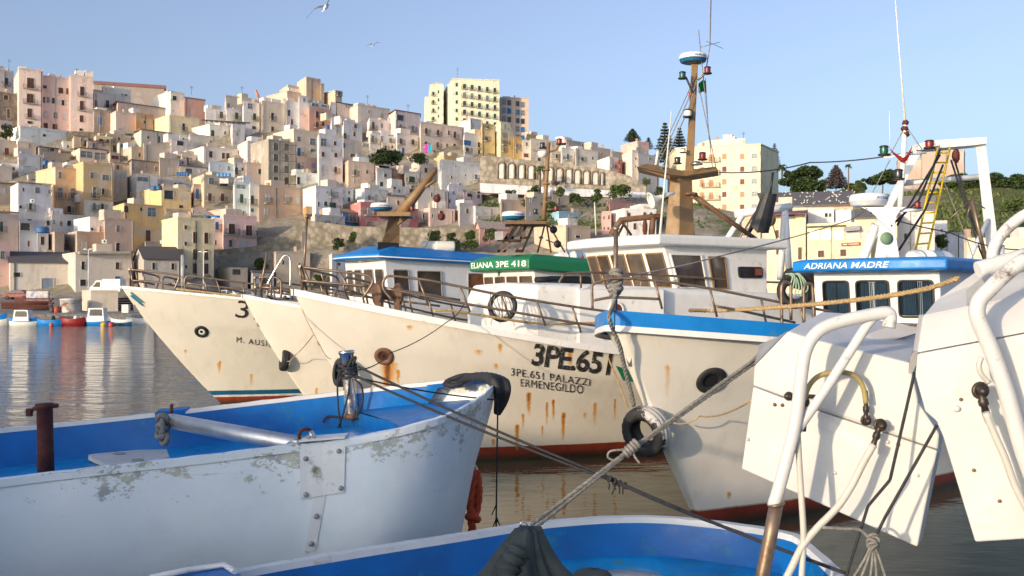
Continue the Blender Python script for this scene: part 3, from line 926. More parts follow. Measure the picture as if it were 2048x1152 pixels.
for x, hw, zt in ((-4.0, 1.1, 3.02), (-4.15, 1.22, 3.2), (-5.3, 1.5, 3.2), (-6.4, 1.7, 3.16), (-9.0, 1.85, 3.06), (-11.2, 1.85, 3.0)):
    secs.append([Vector((x, hw, 1.3)), Vector((x, hw, zt - .08)), Vector((x - .02, hw - .09, zt)), Vector((x - .02, 0, zt + .04)), Vector((x - .02, -hw + .09, zt)), Vector((x, -hw, zt - .08)), Vector((x, -hw, 1.3))])
tr.loft(secs, 0, False)
tr.add(secs[0], [list(range(7))]); tr.add(secs[-1], [list(reversed(range(7)))])
trunk = bevel(tr.build('deckhouse', M['white'], b3.root, True), .05, 3)
# raised box with porthole
bx = MB(); sec = []
for x in (-4.9, -6.6):
    hw = 1.42 if x > -5 else 1.78
    sec.append([Vector((x, hw + .06, 1.5)), Vector((x, hw + .06, 3.1)), Vector((x, hw - .1, 3.14)), Vector((x, hw - .1, 1.5))])
bx.loft(sec, 0, False, close_v=True); bx.add(sec[0], [(0, 1, 2, 3)]); bx.add(sec[1], [(3, 2, 1, 0)])
bxo = bx.build('side_locker', M['white'], trunk, True)
pc = b3.w((-5.62, 1.655, 2.72)); pn = (b3.M.to_3x3() @ Vector((0.21, 1, 0))).normalized()
mb = MB(); mb.torus(pc, pn, 0.135, 0.03, 24, 8, 0, .6); mb.lathe([(0.001, 0.012), (0.12, 0.012)], pc, pn, 20, 1); mb.build('porthole', [M['white'], M['rustpipe']], trunk)
h3 = House(b3, -7.4, -9.9, 1.32, 3.0, 3.98, lean=0.36, bow=0.16, m=M['white'])
for u0, u1 in ((0.04, 0.19), (0.215, 0.375), (0.415, 0.58), (0.605, 0.775), (0.815, 0.975)):
    h3.fwin(u0, u1, 0.16, 0.86, frame=M['ochre'], glass=M['glass'], r=0.03, fw=0.028)
h3.swin(0.03, 0.33, 0.14, 0.83, frame=M['white'], r=0.03); h3.swin(0.39, 0.56, 0.12, 0.8, frame=M['ochre'], r=0.03)
h3.swin(0.68, 0.94, 0.36, 0.6, frame=M['black'], glass=M['black'], r=0.06, fw=0.05)
mb = MB(); mb.box((-.06, -.06, -.06), (.06, .08, .08), M=Matrix.Translation(b3.w(h3.side(.86, .48)) + vec(.06, -.08, 0))); mb.build('side_lamp', M['rustpipe'], h3.o)
h3.roof(M['white'], over=0.3, side_over=0.22, th=0.17, crown=0.03, inset=0.08, back=0.4, bow=0.24)
# tall ochre box mast
mst = MB()
mD = 21.8
def ringm(px0, px1, py, d0=0.0, dep=0.5):
    return [P(px0, py, mD + d0), P(px1, py, mD + d0), P(px1, py, mD + d0 + dep), P(px0, py, mD + d0 + dep)]
def hexm(px0, pxm, px1, py, dep=0.55):
    return [P(px0, py, mD + .14), P(pxm, py, mD), P(px1, py, mD + .2), P(px1 - 2, py, mD + dep), P(px0 + 4, py, mD + dep)]
mst.loft([hexm(1328, 1357, 1393, 492), hexm(1333, 1359, 1387, 440), hexm(1341, 1360, 1384, 350)], 0, False, close_v=True)
mb_top = None
mst.loft([ringm(1369, 1387, 352, .1, .3), ringm(1377, 1391, 240, .12, .26), ringm(1383, 1396, 128, .14, .22)], 0, False, close_v=True)
mo3 = bevel(mst.build('mast', M['ochre'], b3.root), .012, 2)
pf = MB()
pf.prism([P(1274, 334, 21.3), P(1293, 327, 21.5), P(1364, 341, 21.9), P(1432, 333, 22.1), P(1437, 341, 22.0), P(1370, 352, 21.7), P(1338, 349, 21.5)], (0.1, 0.5, -0.06))
pf.prism([P(1276, 336, 21.3), P(1340, 351, 21.5), P(1340, 358, 21.5)], (0.05, 0.3, 0))
pf.build('crosstree', M['ochre'], mo3)
tp = MB(); c = P(1386, 128, mD + .2)
tp.lathe([(0.001, 0), (0.14, 0), (0.2, 0.04), (0.001, 0.05)], c, n=12)
tp.tube([P(1386, 186, mD), P(1372, 155, mD - .1), P(1366, 152, mD - .1)], 0.025, 6); tp.tube([P(1396, 160, mD), P(1409, 148, mD), P(1416, 140, mD)], 0.025, 6)
tp.tube([P(1379, 230, mD + .1), P(1372, 232, mD), P(1370, 236, mD)], 0.02, 6)
tp.tube([P(1422, 0, mD + .3), P(1420, 90, mD + .3), P(1412, 140, mD + .2)], 0.012, 6)
tp.tube([P(1400, 95, mD + .3), P(1440, 84, mD + .3)], 0.006, 4); tp.tube([P(1412, 82, mD + .1), P(1446, 97, mD + .5)], 0.006, 4)
tp.build('mast_fitting', M['rail'], mo3)
text_a0, text_a1 = -92, -30
radar(mo3, P(1386, 126, mD + .2), 0.305, text='FURUNO')
nav_lamp(mo3, P(1365, 158, mD - .1), 0.075, M['greenlamp']); nav_lamp(mo3, P(1415, 148, mD), 0.075, M['redpaint']); nav_lamp(mo3, P(1376, 235, mD), 0.085, M['cream'])
nav_lamp(mo3, P(1405, 320, mD + .2), 0.08, M['redpaint']); nav_lamp(mo3, P(1355, 328, mD), 0.07, M['glassdark']); nav_lamp(mo3, P(1366, 306, mD), 0.06, M['cream'], h=.1)
mb = MB(); mb.lathe([(0.001, 0), (.13, .0), (.14, .03), (.06, .08), (.001, .09)], P(1393, 330, mD), n=14); mb.build('lamp_dome', M['stainless'], mo3)
bm_ = MB(); p0, p1 = P(1382, 388, mD + .1), P(1534, 494, 23.2)
bm_.tube([p0, p1], [0.07, 0.05], 8); bm_.torus(p0, (0, 0, 1), .12, .03, 14, 6)
bm_.build('boom', M['rusty'], mo3)
hn = MB(); hn.lathe([(0.16, 0), (0.15, 0.03), (0.07, 0.12), (0.04, 0.3), (0.045, 0.55), (0.001, .56)], P(1302, 401, 21.0), (1, 0.25, 0.36), 18); hn.torus(P(1302, 401, 21.0), (1, .25, .36), .16, .015, 20, 6)
hn.build('loud_hailer', M['cream'], mo3)
an = MB(); an.tube([P(1320, 470, 21.0), P(1327, 390, 21.0), P(1343, 222, 21.0)], [0.028, 0.02, 0.012], 7); an.build('whip_antenna', M['cream'], h3.rf)
an = MB(); an.tube([P(1192, 470, 20.0), P(1189, 404, 20.0)], 0.012, 6); an.build('whip_antenna', M['cream'], h3.rf)
an = MB(); an.tube([P(1312, 330, 21.6), P(1316, 302, 21.6)], 0.03, 6); an.build('whip_antenna', M['cream'], mo3)
wr = MB()
for a_, c_ in (((1392, 150), (1310, 330)), ((1397, 170), (1432, 335)), ((1397, 60), (1425, 338)), ((1390, 170), (1318, 325))):
    wr.tube([P(*a_, mD + .1), P(*c_, mD + (.0))], 0.011, 5)
wr.tube([P(1393, 160, mD), P(1378, 215, mD), P(1322, 340, mD - .2)], 0.014, 5)
wr.build('stay_wire', M['greyrope'], mo3)
fl = MB()
pts = [[P(1397 + 15*i/6, 163 + 22*j/5 - 3*i/6*(5-j)/5 + 2*sin(i*1.3), mD + .5 + .05*sin(i*1.7 + j*.4)) for i in range(7)] for j in range(6)]
pts[0][0] = P(1399, 184, mD + .5)
fl.loft(pts, 0, True); fo = fl.build('flag', mat('green_cloth', srgb(30, 140, 60), 0.8), mo3)
fl = MB(); fl.tube([P(1411, 156, mD + .5), P(1418, 280, mD + .5)], 0.006, 4)
fl.build('halyard', M['greyrope'], mo3)
fl = MB(); pts = [[P(1377 + 5*i/3, 184 + 14*j/4, mD + .6 + .04*sin(j*2+i)) for i in range(4)] for j in range(5)]
fl.loft(pts, 0, True); fl.build('pennant', mat('red_cloth', srgb(200, 60, 60), 0.8), mo3)
# trunk-top rail
D_tr = lambda px: interp(px, [1060, 1185, 1315, 1440, 1624], [18.0, 18.4, 19.3, 20.4, 22.4])
mb = MB()
mb.tube(spline([P(x, y, D_tr(x)) for x, y in ((1118, 565), (1124, 555), (1134, 547), (1185, 545), (1250, 547), (1315, 550), (1440, 558), (1530, 564), (1624, 565))]), 0.022, 8)
for (x, y, x2, y2) in ((1161, 546, 1162, 572), (1203, 546, 1216, 580), (1283, 549, 1281, 583), (1358, 553, 1356, 588), (1428, 557, 1427, 592), (1486, 561, 1484, 592), (1530, 564, 1535, 592)):
    mb.tube([P(x, y, D_tr(x)), P(x2, y2 + 4, D_tr(x2))], 0.019, 7)
mb.build('deck_rail', M['rail'], b3.root)
# brown net gallows behind the wheelhouse
mb = MB()
mb.tube([P(1222, 468, 22.5), P(1242, 440, 22.5), P(1300, 434, 22.8), P(1315, 433, 22.8)], 0.07, 8)
mb.tube([P(1306, 436, 22.8), P(1303, 470, 22.8)], 0.07, 8); mb.tube([P(1242, 440, 22.5), P(1262, 470, 22.9)], 0.03, 6); mb.tube([P(1250, 444, 22.5), P(1236, 470, 22.9)], 0.03, 6)
mb.build('net_gallows', M['rusty'], b3.root)
mb = MB(); mb.blob(P(1317, 433, 22.8), (.09, .09, .06), 6); mb.blob(P(1290, 455, 22.7), (.06, .06, .2), 5); mb.build('pulley_block', M['rustpipe'], b3.root)

mb = MB(); c = P(752, 588, 17.9)
mb.lathe([(.001, 0), (.2, 0), (.2, .04), (.11, .05), (.10, .22), (.11, .4), (.2, .41), (.2, .45), (.001, .46)], c, (.85, .5, 0), 18); mb.box((-.05, -.1, -.5), (.05, .3, .05), 0, Matrix.Translation(c + vec(.05, 0, 0))); mb.box((-.05, -.1, -.5), (.05, .3, .05), 0, Matrix.Translation(c + vec(.36, .2, 0)))
mb.build('deck_winch', M['rusty'], b3.root)
# ---- 4: the blue-rimmed trawler
hawse_ring(b4, 1422, 760, 0.145, 0.05, M['rubber'], M['black'], M['rubber'], dots=False)
b4.rail('bow_rail', [[(1185, 617), (1184, 580), (1186, 569), (1200, 563), (1225, 557), (1276, 558), (1355, 567), (1420, 577), (1522, 597), (1600, 612), (1666, 624)], [(1186, 601), (1222, 595), (1270, 596), (1318, 598)], [(1431, 612), (1480, 621), (1530, 632), (1590, 645)]],
        [((1310, 562), (1324, 618)), ((1420, 577), (1434, 634)), ((1522, 597), (1533, 650)), ((1600, 612), (1612, 662))], 0.016, mirror=False)
mb = MB(); mb.tube([b4.R_(1232, 458, .25), b4.R_(1230, 625, .25)], 0.028, 10); mb.lathe([(0.04, 0), (0.045, .02), (.03, .05), (.001, .055)], b4.R_(1232, 460, .25), n=12); mb.build('bow_post', M['rail'], b4.root)
for pts in ([(1564, 660), (1563, 600), (1563, 576), (1566, 568), (1573, 565), (1580, 568), (1582, 576), (1582, 640)], [(1608, 655), (1608, 600), (1608, 578), (1612, 569), (1618, 567), (1624, 571), (1626, 590), (1628, 645)]):
    mb = MB(); mb.tube(spline([b4.R_(x, y, .05) for x, y in pts], 4), 0.019, 8); mb.build('ladder_hoop', M['rail'], b4.root)
h4 = House(b4, -7.75, -10.3, 1.1, 1.9, 3.41, lean=0.2, bow=0.12, m=M['white'])
M['curtain'] = mat('teal_curtain', srgb(52, 82, 104), 0.8, var=0.3, scale=2)
def curtain(ins, n, parent):
    lo = min(p.z for p in ins); hi = max(p.z for p in ins)
    c = sum(ins, Vector())/len(ins)
    u = n.cross(Vector((0, 0, 1))).normalized()
    us = [(p-c).dot(u) for p in ins]; u0, u1 = min(us), max(us)
    vv = (Vector((0, 0, 1)) - n*n.z).normalized()
    hs = [(p-c).dot(vv) for p in ins]; h0, h1_ = min(hs), max(hs)
    mb = MB(); k = 40
    for (a, b_) in ((0.06, 0.46), (0.5, 0.9)):
        rows = [[c + u*lerp(u0, u1, lerp(a, b_, i/k)) + vv*lerp(h0*0.92, h1_*0.94, j) + n*(0.010 + 0.005*sin(i*1.1) + .003*sin(i*2.7)) for i in range(k+1)] for j in (0, 1)]
        mb.loft(rows, 0, True)
    mb.build('curtain', M['curtain'], parent)
tg = NT('window_glass')
tg.b.inputs['Transmission Weight'].default_value = 0.0
_tr = tg.n('ShaderNodeBsdfTransparent'); _tr.inputs[0].default_value = (0.75, 0.8, 0.85, 1)
_mx = tg.n('ShaderNodeMixShader'); _fr = tg.n('ShaderNodeFresnel'); _fr.inputs[0].default_value = 1.7
tg.l(tg.math('ADD', _fr.outputs[0], 0.06, True), _mx.inputs[0]); tg.l(_tr.outputs[0], _mx.inputs[1]); tg.l(tg.b.outputs[0], _mx.inputs[2]); tg.l(_mx.outputs[0], tg.out.inputs['Surface'])
M['paneglass'] = tg.done((0.02, 0.022, 0.025), 0.04)
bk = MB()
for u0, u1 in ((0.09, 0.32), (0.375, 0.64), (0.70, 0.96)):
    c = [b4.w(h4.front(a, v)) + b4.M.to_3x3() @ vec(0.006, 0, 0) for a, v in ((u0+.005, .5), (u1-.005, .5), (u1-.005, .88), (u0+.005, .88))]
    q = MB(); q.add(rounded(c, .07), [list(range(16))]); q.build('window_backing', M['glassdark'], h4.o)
    h4.fwin(u0, u1, 0.48, 0.90, frame=M['black'], glass=M['paneglass'], r=0.08, fw=0.03, proud=0.05, inner=curtain)
h4.roof(M['blue'], over=0.34, side_over=0.24, th=0.18, crown=0.04, inset=0.2, back=0.2, bow=0.2)
roof_letters(h4, 'ADRIANA MADRE', 0.1, 0.68, 3.455, 3.555, 0.34, 0.24, 0.2, M['letterwhite'], bold=0.01, shear=0.25)
mb = MB(); mb.tube([b4.w((-7.4, -1.1, 2.5)), b4.w((-7.3, 0, 2.52)), b4.w((-7.4, 1.1, 2.5))], 0.025, 8)
for y_ in (-1.0, 0.1, 1.05): mb.tube([b4.w((-7.35, y_, 2.5)), b4.w((-7.35, y_, 1.6))], 0.022, 7)
mb.build('front_rail', M['rail'], b4.root)
mb = MB(); mb.box((-7.9, -1.4, 1.3), (-10.6, 1.4, 1.92)); mb.build('deckhouse', M['white'], b4.root, True)
# radar pedestal
pdm = MB()
D4 = 18.6
def rr4(x0, x1, y, d=.45): return [P(x0, y, D4), P(x1, y, D4), P(x1, y, D4 + d), P(x0, y, D4 + d)]
pdm.loft([rr4(1748, 1800, 524), rr4(1755, 1793, 480), rr4(1758, 1789, 450), rr4(1752, 1793, 432, .5), rr4(1735, 1800, 421, .55), rr4(1722, 1812, 414, .6)], 0, False, close_v=True)
pdm.add(rr4(1722, 1812, 414, .6), [(0, 1, 2, 3)])
pdo = pdm.build('radar_pedestal', M['whitesteel'], b4.root)
text_a0, text_a1 = -85, -25
radar(pdo, P(1737, 413, D4 + .3), 0.355, text='KODEN', band=False)
mb = MB(); mb.lathe([(0.001, 0), (.12, .0), (.12, .01), (.001, .012)], P(1773, 477, D4 - .01), (0, -1, 0), 18); mb.build('pedestal_hatch', mat('faded_green', srgb(110, 140, 110), 0.6), pdo)
mb = MB(); mb.tube([P(1793, 421, D4 + .1), P(1840, 420, D4 + .1)], 0.035, 7); ob = mb.build('side_arm', M['whitesteel'], pdo)
nav_lamp(ob, P(1835, 417, D4 + .1), 0.06, M['redpaint'])
# stern A-frame
fm = MB(); DA = 21.0
def leg(x0, y0, x1, y1, w0, w1, d0=DA, d1=DA, dep=.3):
    A_ = [P(x0 - w0, y0, d0), P(x0 + w0, y0, d0), P(x0 + w0, y0, d0 + dep), P(x0 - w0, y0, d0 + dep)]
    B_ = [P(x1 - w1, y1, d1), P(x1 + w1, y1, d1), P(x1 + w1, y1, d1 + dep), P(x1 - w1, y1, d1 + dep)]
    fm.loft([A_, B_], 0, False, close_v=True); fm.add(A_, [(3, 2, 1, 0)]); fm.add(B_, [(0, 1, 2, 3)])
leg(1995, 580, 1961, 286, 13, 10)
leg(1700, 560, 1836, 300, 9, 8, 20.0, 21.0)
ga = fm.build('gantry_leg', M['whitesteel'], b4.root)
fm = MB()
A_ = [P(1832, 300, DA - .1), P(1832, 288, DA - .1), P(1864, 281, DA - .1), P(1973, 274, DA - .1), P(1973, 287, DA - .1), P(1950, 290, DA - .1)]
fm.prism(A_, (0.06, 0.5, 0)); fm.build('gantry_beam', M['whitesteel'], b4.root)
fm = MB(); fm.tube([P(1800, 367, DA + .1), P(1965, 353, DA + .1)], 0.06, 8); fm.build('gantry_crossbar', M['whitesteel'], b4.root)
fm = MB(); fm.tube([P(1712, 560, 19.8), P(1752, 450, 19.5)], 0.09, 7); fm.build('gantry_brace', M['whitesteel'], b4.root); fm = MB(); fm.tube([P(1930, 535, 20), P(1976, 440, 21)], 0.05, 7); fm.build('gantry_brace', M['whitesteel'], b4.root)
mm = MB(); DM = 19.8
mm.tube([P(1800, 420, DM), P(1806, 330, DM), P(1810, 250, DM)], [.06, .05, .045], 8)
mm.tube([P(1806, 262, DM), P(1812, 262, DM)], .05, 6); mm.tube([P(1768, 315, DM), P(1852, 305, DM)], .025, 7)
mo4 = mm.build('mast', M['whitesteel'], b4.root)
mm = MB(); mm.tube([P(1811, 252, DM), P(1800, 120, DM), P(1790, -10, DM)], [.02, .014, .01], 6); mm.tube([P(1780, 315, DM), P(1779, 222, DM)], .008, 5)
mm.build('whip_antenna', M['cream'], mo4)
for y_ in (246, 258, 268):
    mm = MB(); mm.blob(P(1811 + random.uniform(-2, 2), y_, DM), (.07, .07, .06), 5, jit=.2); mm.build('mast_insulator', M['rustpipe'], mo4)
nav_lamp(mo4, P(1768, 311, DM), .09, M['greenlamp'], .2); nav_lamp(mo4, P(1859, 297, DM), .09, M['redpaint'], .17); nav_lamp(mo4, P(1797, 360, DM), .09, M['glassdark'], .22)
hr = MB()
for sgn, pts in ((-1, ((1806, 321), (1797, 314), (1787, 306), (1780, 297))), (1, ((1806, 321), (1814, 314), (1820, 303), (1824, 292)))):
    hr.tube(spline([P(x, y, DM - .1) for x, y in pts]), [0.05*(1-i/19.5) for i in range(19)], 8)
hr.build('horn_ornament', M['redpaint'], mo4)
ld = MB()
a0, a1, c0, c1 = P(1876, 294, 20.7), P(1830, 505, 19.9), P(1900, 294, 20.7), P(1855, 503, 19.9)
ld.tube([a0, a1], .022, 7); ld.tube([c0, c1], .022, 7)
root = ld.solo('ladder', M['yellow'], 'yellow steel ladder leaning against the white stern gantry', 'ladder')
for k in range(10):
    t = MB(); q = (k + .6)/10.4; t.tube([a0.lerp(a1, q), c0.lerp(c1, q)], .017, 6); t.build('rung', M['yellow'], root)
raft(1808, 1902, 524, 18.9, 0.22, 'white life raft canister with red mark on the near blue roof')
wr = MB()
for pts in (((1880, 300, 20.6), (1838, 400, 19.4), (1782, 452, 18.6)), ((1886, 330, 20.5), (1850, 420, 19.8), (1798, 500, 19)), ((1880, 310, 20.6), (1800, 440, 19.6), (1795, 450, 19.4)), ((1902, 320, 21), (1960, 500, 20.6), (1968, 520, 20.6)), ((1908, 316, 21), (1945, 440, 20.8), (1975, 520, 20.6))):
    wr.tube([P(*q) for q in pts], .022, 6)
wr.build('rigging_line', M['blackrope'], b4.root)
wr = MB()
for pts in (((1812, 250, DM), (1780, 310, DM)), ((1814, 255, DM), (1845, 300, DM)), ((1889, 366, 20.4), (1935, 480, 20), (1958, 555, 19)), ((1780, 320, DM), (1745, 385, DM))):
    wr.tube([P(*q) for q in pts], .009, 5)
wr.build('stay_wire', M['greyrope'], b4.root)
# rusty stern pole with spreader rods
po = MB(); po.tube([P(1944, 400, 19.3), P(1972, 520, 19.3)], .04, 7); po.tube([P(1943, 400, 19.3), P(1900, 437, 19.3)], .014, 5); po.tube([P(1943, 400, 19.3), P(1970, 417, 19.3)], .014, 5); po.tube([P(1943, 400, 19.3), P(1933, 437, 19.3)], .014, 5)
po.build('spreader_pole', M['rail'], b4.root)
mb = MB(); mb.blob(P(1912, 312, 20.8), (.08, .08, .14), 6, jit=.15); mb.build('pulley_block', M['rustpipe'], b4.root)
# small white gantry at the stern of the rusty trawler
gm = MB(); DG = 26.5
gm.tube([P(1440, 500, DG), P(1490, 424, DG)], .08, 8); gm.tube([P(1470, 428, DG), P(1583, 414, DG)], .11, 8); gm.tube([P(1570, 418, DG), P(1560, 560, DG)], .09, 8); gm.tube([P(1570, 418, DG), P(1579, 560, DG)], .09, 8)
gm.build('gantry', M['whitesteel'], b3.root)
gm = MB()
for k in range(2): gm.tube([P(1465 + 14*k, 500, DG - .2), P(1510 + 14*k, 425, DG - .2)], .025, 6)
for k in range(6): gm.tube([P(1468 + 7.5*k, 494 - 12*k, DG - .2), P(1484 + 7.5*k, 494 - 12*k, DG - .2)], .02, 5)
gm.build('gantry_ladder', M['rail'], b3.root)
um = MB()
rows = []
for i in range(8):
    q = i/7; cc = P(lerp(1540, 1519, q), lerp(388, 462, q), 25.6); wd = lerp(0.17, 0.26, q)
    rows.append([cc + vec(cos(2*pi*j/10)*wd*(1 + .25*(j % 2)), sin(2*pi*j/10)*wd*.6, 0.1*cos(j*2.1)*q) for j in range(10)])
um.loft(rows, 0, False, close_v=True); um.tube([P(1546, 345, 25.6), P(1540, 392, 25.6)], .03, 6)
um.build('folded_net', M['black'], b3.root)
mb = MB(); mb.blob(P(1543, 440, 26.4), (.12, .1, .16), 6); mb.tube([P(1545, 420, 26.4), P(1543, 440, 26.4), P(1560, 500, 26.3)], .015, 5); mb.build('pulley_block', M['ochre'], b3.root)
tyre('tyre', P(1600, 558, 20.0), (0.3, 0.3, 0.9), .34, .12, 'black tyre lying on top of the fender pile behind the white wheelhouse', 'fender pile tyres')
tyre('tyre', P(1590, 582, 20.1), (0.25, 0.9, 0.2), .36, .13, 'black tyre standing under another behind the white wheelhouse', 'fender pile tyres')
mb = MB()
for k in range(7):
    mb.tube(spline([P(1572 + 3*k + random.uniform(-5, 5), 548, 19.6), P(1585 + 3*k, 552 + random.uniform(-3, 6), 19.5), P(1580 + 6*k, 575, 19.5), P(1576 + 5*k + random.uniform(-6, 6), 592, 19.5)]), .016, 5)
mb.solo('fishing_line', mat('green_line', srgb(150, 175, 150), .8), 'pale green line heaped over the black fender tyres', 'rope')

# ------------------------------------------------------------------ near open boat on the left (white outside, blue inside)
def boat_white():
    t = NT('worn_white_boat_paint')
    at = t.n('ShaderNodeAttribute', attribute_name='down')
    dn = at.outputs['Fac']
    nz = t.noise(1.3, 6, 0.6)
    c = t.mix(t.ramp(nz, [(0.3, 0.0), (0.7, 1.0)]), (0.74, 0.82, 0.88), (0.84, 0.88, 0.91))
    # bare patches, gathered under the gunwale
    w1 = t.noise(5.5, 10, 0.78, sc=(1, 1, 1.6))
    clus = t.ramp(t.noise(1.1, 3, .5), [(.4, 0.0), (.62, 1.0)])
    near = t.math('MULTIPLY', t.ramp(dn, [(0.0, 0.16), (0.04, 0.24), (0.13, 0.15), (0.28, 0.02), (0.8, 0.02), (1.0, 0.08)]), t.math('ADD', .45, t.math('MULTIPLY', clus, .55)))
    m = t.ramp(t.math('ADD', w1, near), [(0.685, 0.0), (0.715, 1.0)])
    bare = t.mix(t.ramp(t.noise(6, 5), [(0.4, 0.0), (0.6, 1.0)]), (0.24, 0.26, 0.26), (0.46, 0.46, 0.30))
    c = t.mix(t.math('MULTIPLY', m, 0.8), c, bare)
    w2 = t.noise(13, 7, 0.8, sc=(1, 1, .6))
    c = t.mix(t.ramp(t.math('ADD', w2, t.math('MULTIPLY', near, 0.4)), [(0.69, 0.0), (0.73, 0.8)]), c, (0.2, 0.21, 0.22))
    scr = t.noise(2.0, 8, 0.8, sc=(0.6, 0.6, 9))
    c = t.mix(t.ramp(scr, [(0.64, 0.0), (0.68, 0.6)]), c, (0.25, 0.27, 0.3))
    dirt2 = t.noise(.9, 7, .7)
    c = t.mix(t.ramp(dirt2, [(.5, 0.0), (.75, .3)]), c, (.5, .55, .58))
    grim = t.noise(1.5, 6, 0.7, sc=(1, 1, .5))
    c = t.mix(t.math('MULTIPLY', t.ramp(grim, [(0.5, 0.0), (0.75, 1.0)]), t.ramp(dn, [(0.35, 0.0), (0.95, 0.55)])), c, (0.4, 0.43, 0.33))
    h = t.math('ADD', t.math('MULTIPLY', t.noise(2.0, 4), 1.0), t.math('MULTIPLY', t.noise(30, 5, .7), 0.12))
    seam = t.math('ABSOLUTE', t.math('SUBTRACT', t.math('FRACT', t.math('MULTIPLY', dn, 9.0)), .5))
    sm = t.ramp(seam, [(0.0, 1.0), (.035, 0.0)])
    h = t.math('SUBTRACT', h, t.math('ADD', t.math('MULTIPLY', m, 0.06), t.math('MULTIPLY', sm, .035)))
    t.bump(h, 0.4, 0.03)
    return t.done(c, t.ramp(t.noise(5, 4), [(0.3, 0.42), (0.7, 0.62)]))
M['wornwhite'] = boat_white()
nearG = [(-420, 1030, 1.40), (-200, 993, 1.42), (0, 962, 1.45), (200, 938, 1.50), (400, 916, 1.55), (600, 891, 1.63), (690, 881, 1.68), (800, 860, 1.77), (900, 830, 1.86), (960, 797, 1.93), (985, 775, 1.97), (996, 764, 2.0)]
farG = [(-420, 897, 1.40), (-200, 880, 1.42), (0, 860, 1.45), (170, 843, 1.50), (330, 826, 1.58), (500, 806, 1.67), (690, 784, 1.78), (830, 769, 1.87), (920, 760, 1.93), (970, 757, 1.975), (996, 764, 2.0)]
nG = spline([PZ(*q) for q in nearG], 5); fG = spline([PZ(*q) for q in farG], 5)
def resn(path, n):
    L = [0]
    for a, b_ in zip(path, path[1:]): L.append(L[-1] + (b_-a).length)
    out = []
    for i in range(n+1):
        q = L[-1]*i/n
        for k in range(1, len(L)):
            if q <= L[k] + 1e-9:
                out.append(path[k-1].lerp(path[k], (q-L[k-1])/(L[k]-L[k-1]+1e-9))); break
    return out
NS = 60
nG, fG = resn(nG, NS), resn(fG, NS)
mid = [(a + b_)/2 for a, b_ in zip(nG, fG)]
tip = nG[-1]; foot = P(872, 1150, 11.6)
near_boat = thing('open_boat', 'large open wooden boat, worn white outside and blue inside, at lower left', 'boat', (mid[0].x, mid[0].y, 0), 0)
def side_rows(G, sgn, n=26):
    rows = []; dn = []
    for i, g in enumerate(G):
        q = i/NS
        inn = (mid[i] - g); inn.z = 0
        if inn.length > 1e-6: inn.normalize()
        k = g + inn*lerp(.5, .35, q); k.z = -0.25
        # toward the bow everything runs into the stem
        st = tip.lerp(foot, 1.0)
        blend = max(0.0, (q - .62)/.38)**1.05
        kx = k.lerp(Vector((foot.x, foot.y, -0.25)), blend)
        row = []
        for j in range(n+1):
            s_ = j/n
            p = g.lerp(kx, s_**1.15); p.z = lerp(g.z, kx.z, s_)
            p -= inn*0.16*sin(pi*min(1, s_*1.1))*(1-blend)
            row.append(p)
        rows.append(row)
    return rows
hb_ = MB()
nr = side_rows(nG, 1); fr = side_rows(fG, -1)
hb_.loft(nr, 0, True, flip=True); hb_.loft(fr, 0, True)
for (R0) in (nr, fr): pass
hull_near = hb_.build('hull', M['wornwhite'], near_boat)
attr = hull_near.data.attributes.new('down', 'FLOAT', 'POINT')
attr.data.foreach_set('value', [j/26 for _ in range(2) for _i in range(NS+1) for j in range(27)])
near_bvh = BVHTree.FromPolygons([tuple(p) for r in nr for p in r], [[i*27+j, i*27+j+1, (i+1)*27+j+1, (i+1)*27+j] for i in range(NS) for j in range(26)])
def near_hit(px, py):
    o, d = ray(px, py); h = near_bvh.ray_cast(o, d)
    return (h[0], h[1]) if h[0] is not None else (None, None)
def inset(G, i, w, dz=0):
    inn = mid[i] - G[i]; inn.z = 0
    L = inn.length
    if L > 1e-6: inn.normalize()
    return G[i] + inn*min(w, L) + vec(0, 0, dz)
for G, nm in ((nG, 0), (fG, 1)):
    c = MB(); rows = []
    for i in range(NS+1):
        o_ = inset(G, i, -0.025, 0.0); wob = 0.002*sin(i*1.9) + .002*sin(i*4.3)
        rows.append([o_ + vec(0, 0, -.05), o_ + vec(0, 0, .015 + wob), inset(G, i, 0.055, .018 + wob), inset(G, i, 0.06, -.03)])
    c.loft(rows, 0, False, flip=(nm == 0)); c.build('gunwale', M['wornwhite'] if nm == 0 else M['white'], near_boat)
for G, nm in ((nG, 0), (fG, 1)):
    c = MB(); rows = [[inset(G, i, .05, -.01), inset(G, i, .09, -.24 if i < NS-11 else -.03), inset(G, i, .13 if i < NS*.8 else .2, -.75 if i < NS*.72 else (-.26 if i < NS-11 else -.05))] for i in range(NS+1)]
    c.loft(rows, 0, True, flip=(nm == 0)); c.build('inner_planking', M['deepblue'], near_boat)
dk = MB(); rows = []; i0_ = int(NS*.74)
for i in range(NS+1):
    px_ = 1024 + FPX*nG[i].x/nG[i].y
    q = i/NS
    if i <= i0_: rows.append([inset(nG, i, .10, -.42), mid[i]*1 + vec(0, 0, -.40), inset(fG, i, .10, -.42)])
def in_well(i): return 0.30 < (i + .5)/NS < 0.30
dk.loft(rows, 0, True, flip=False); dk.build('deck', M['lightblue'], near_boat)
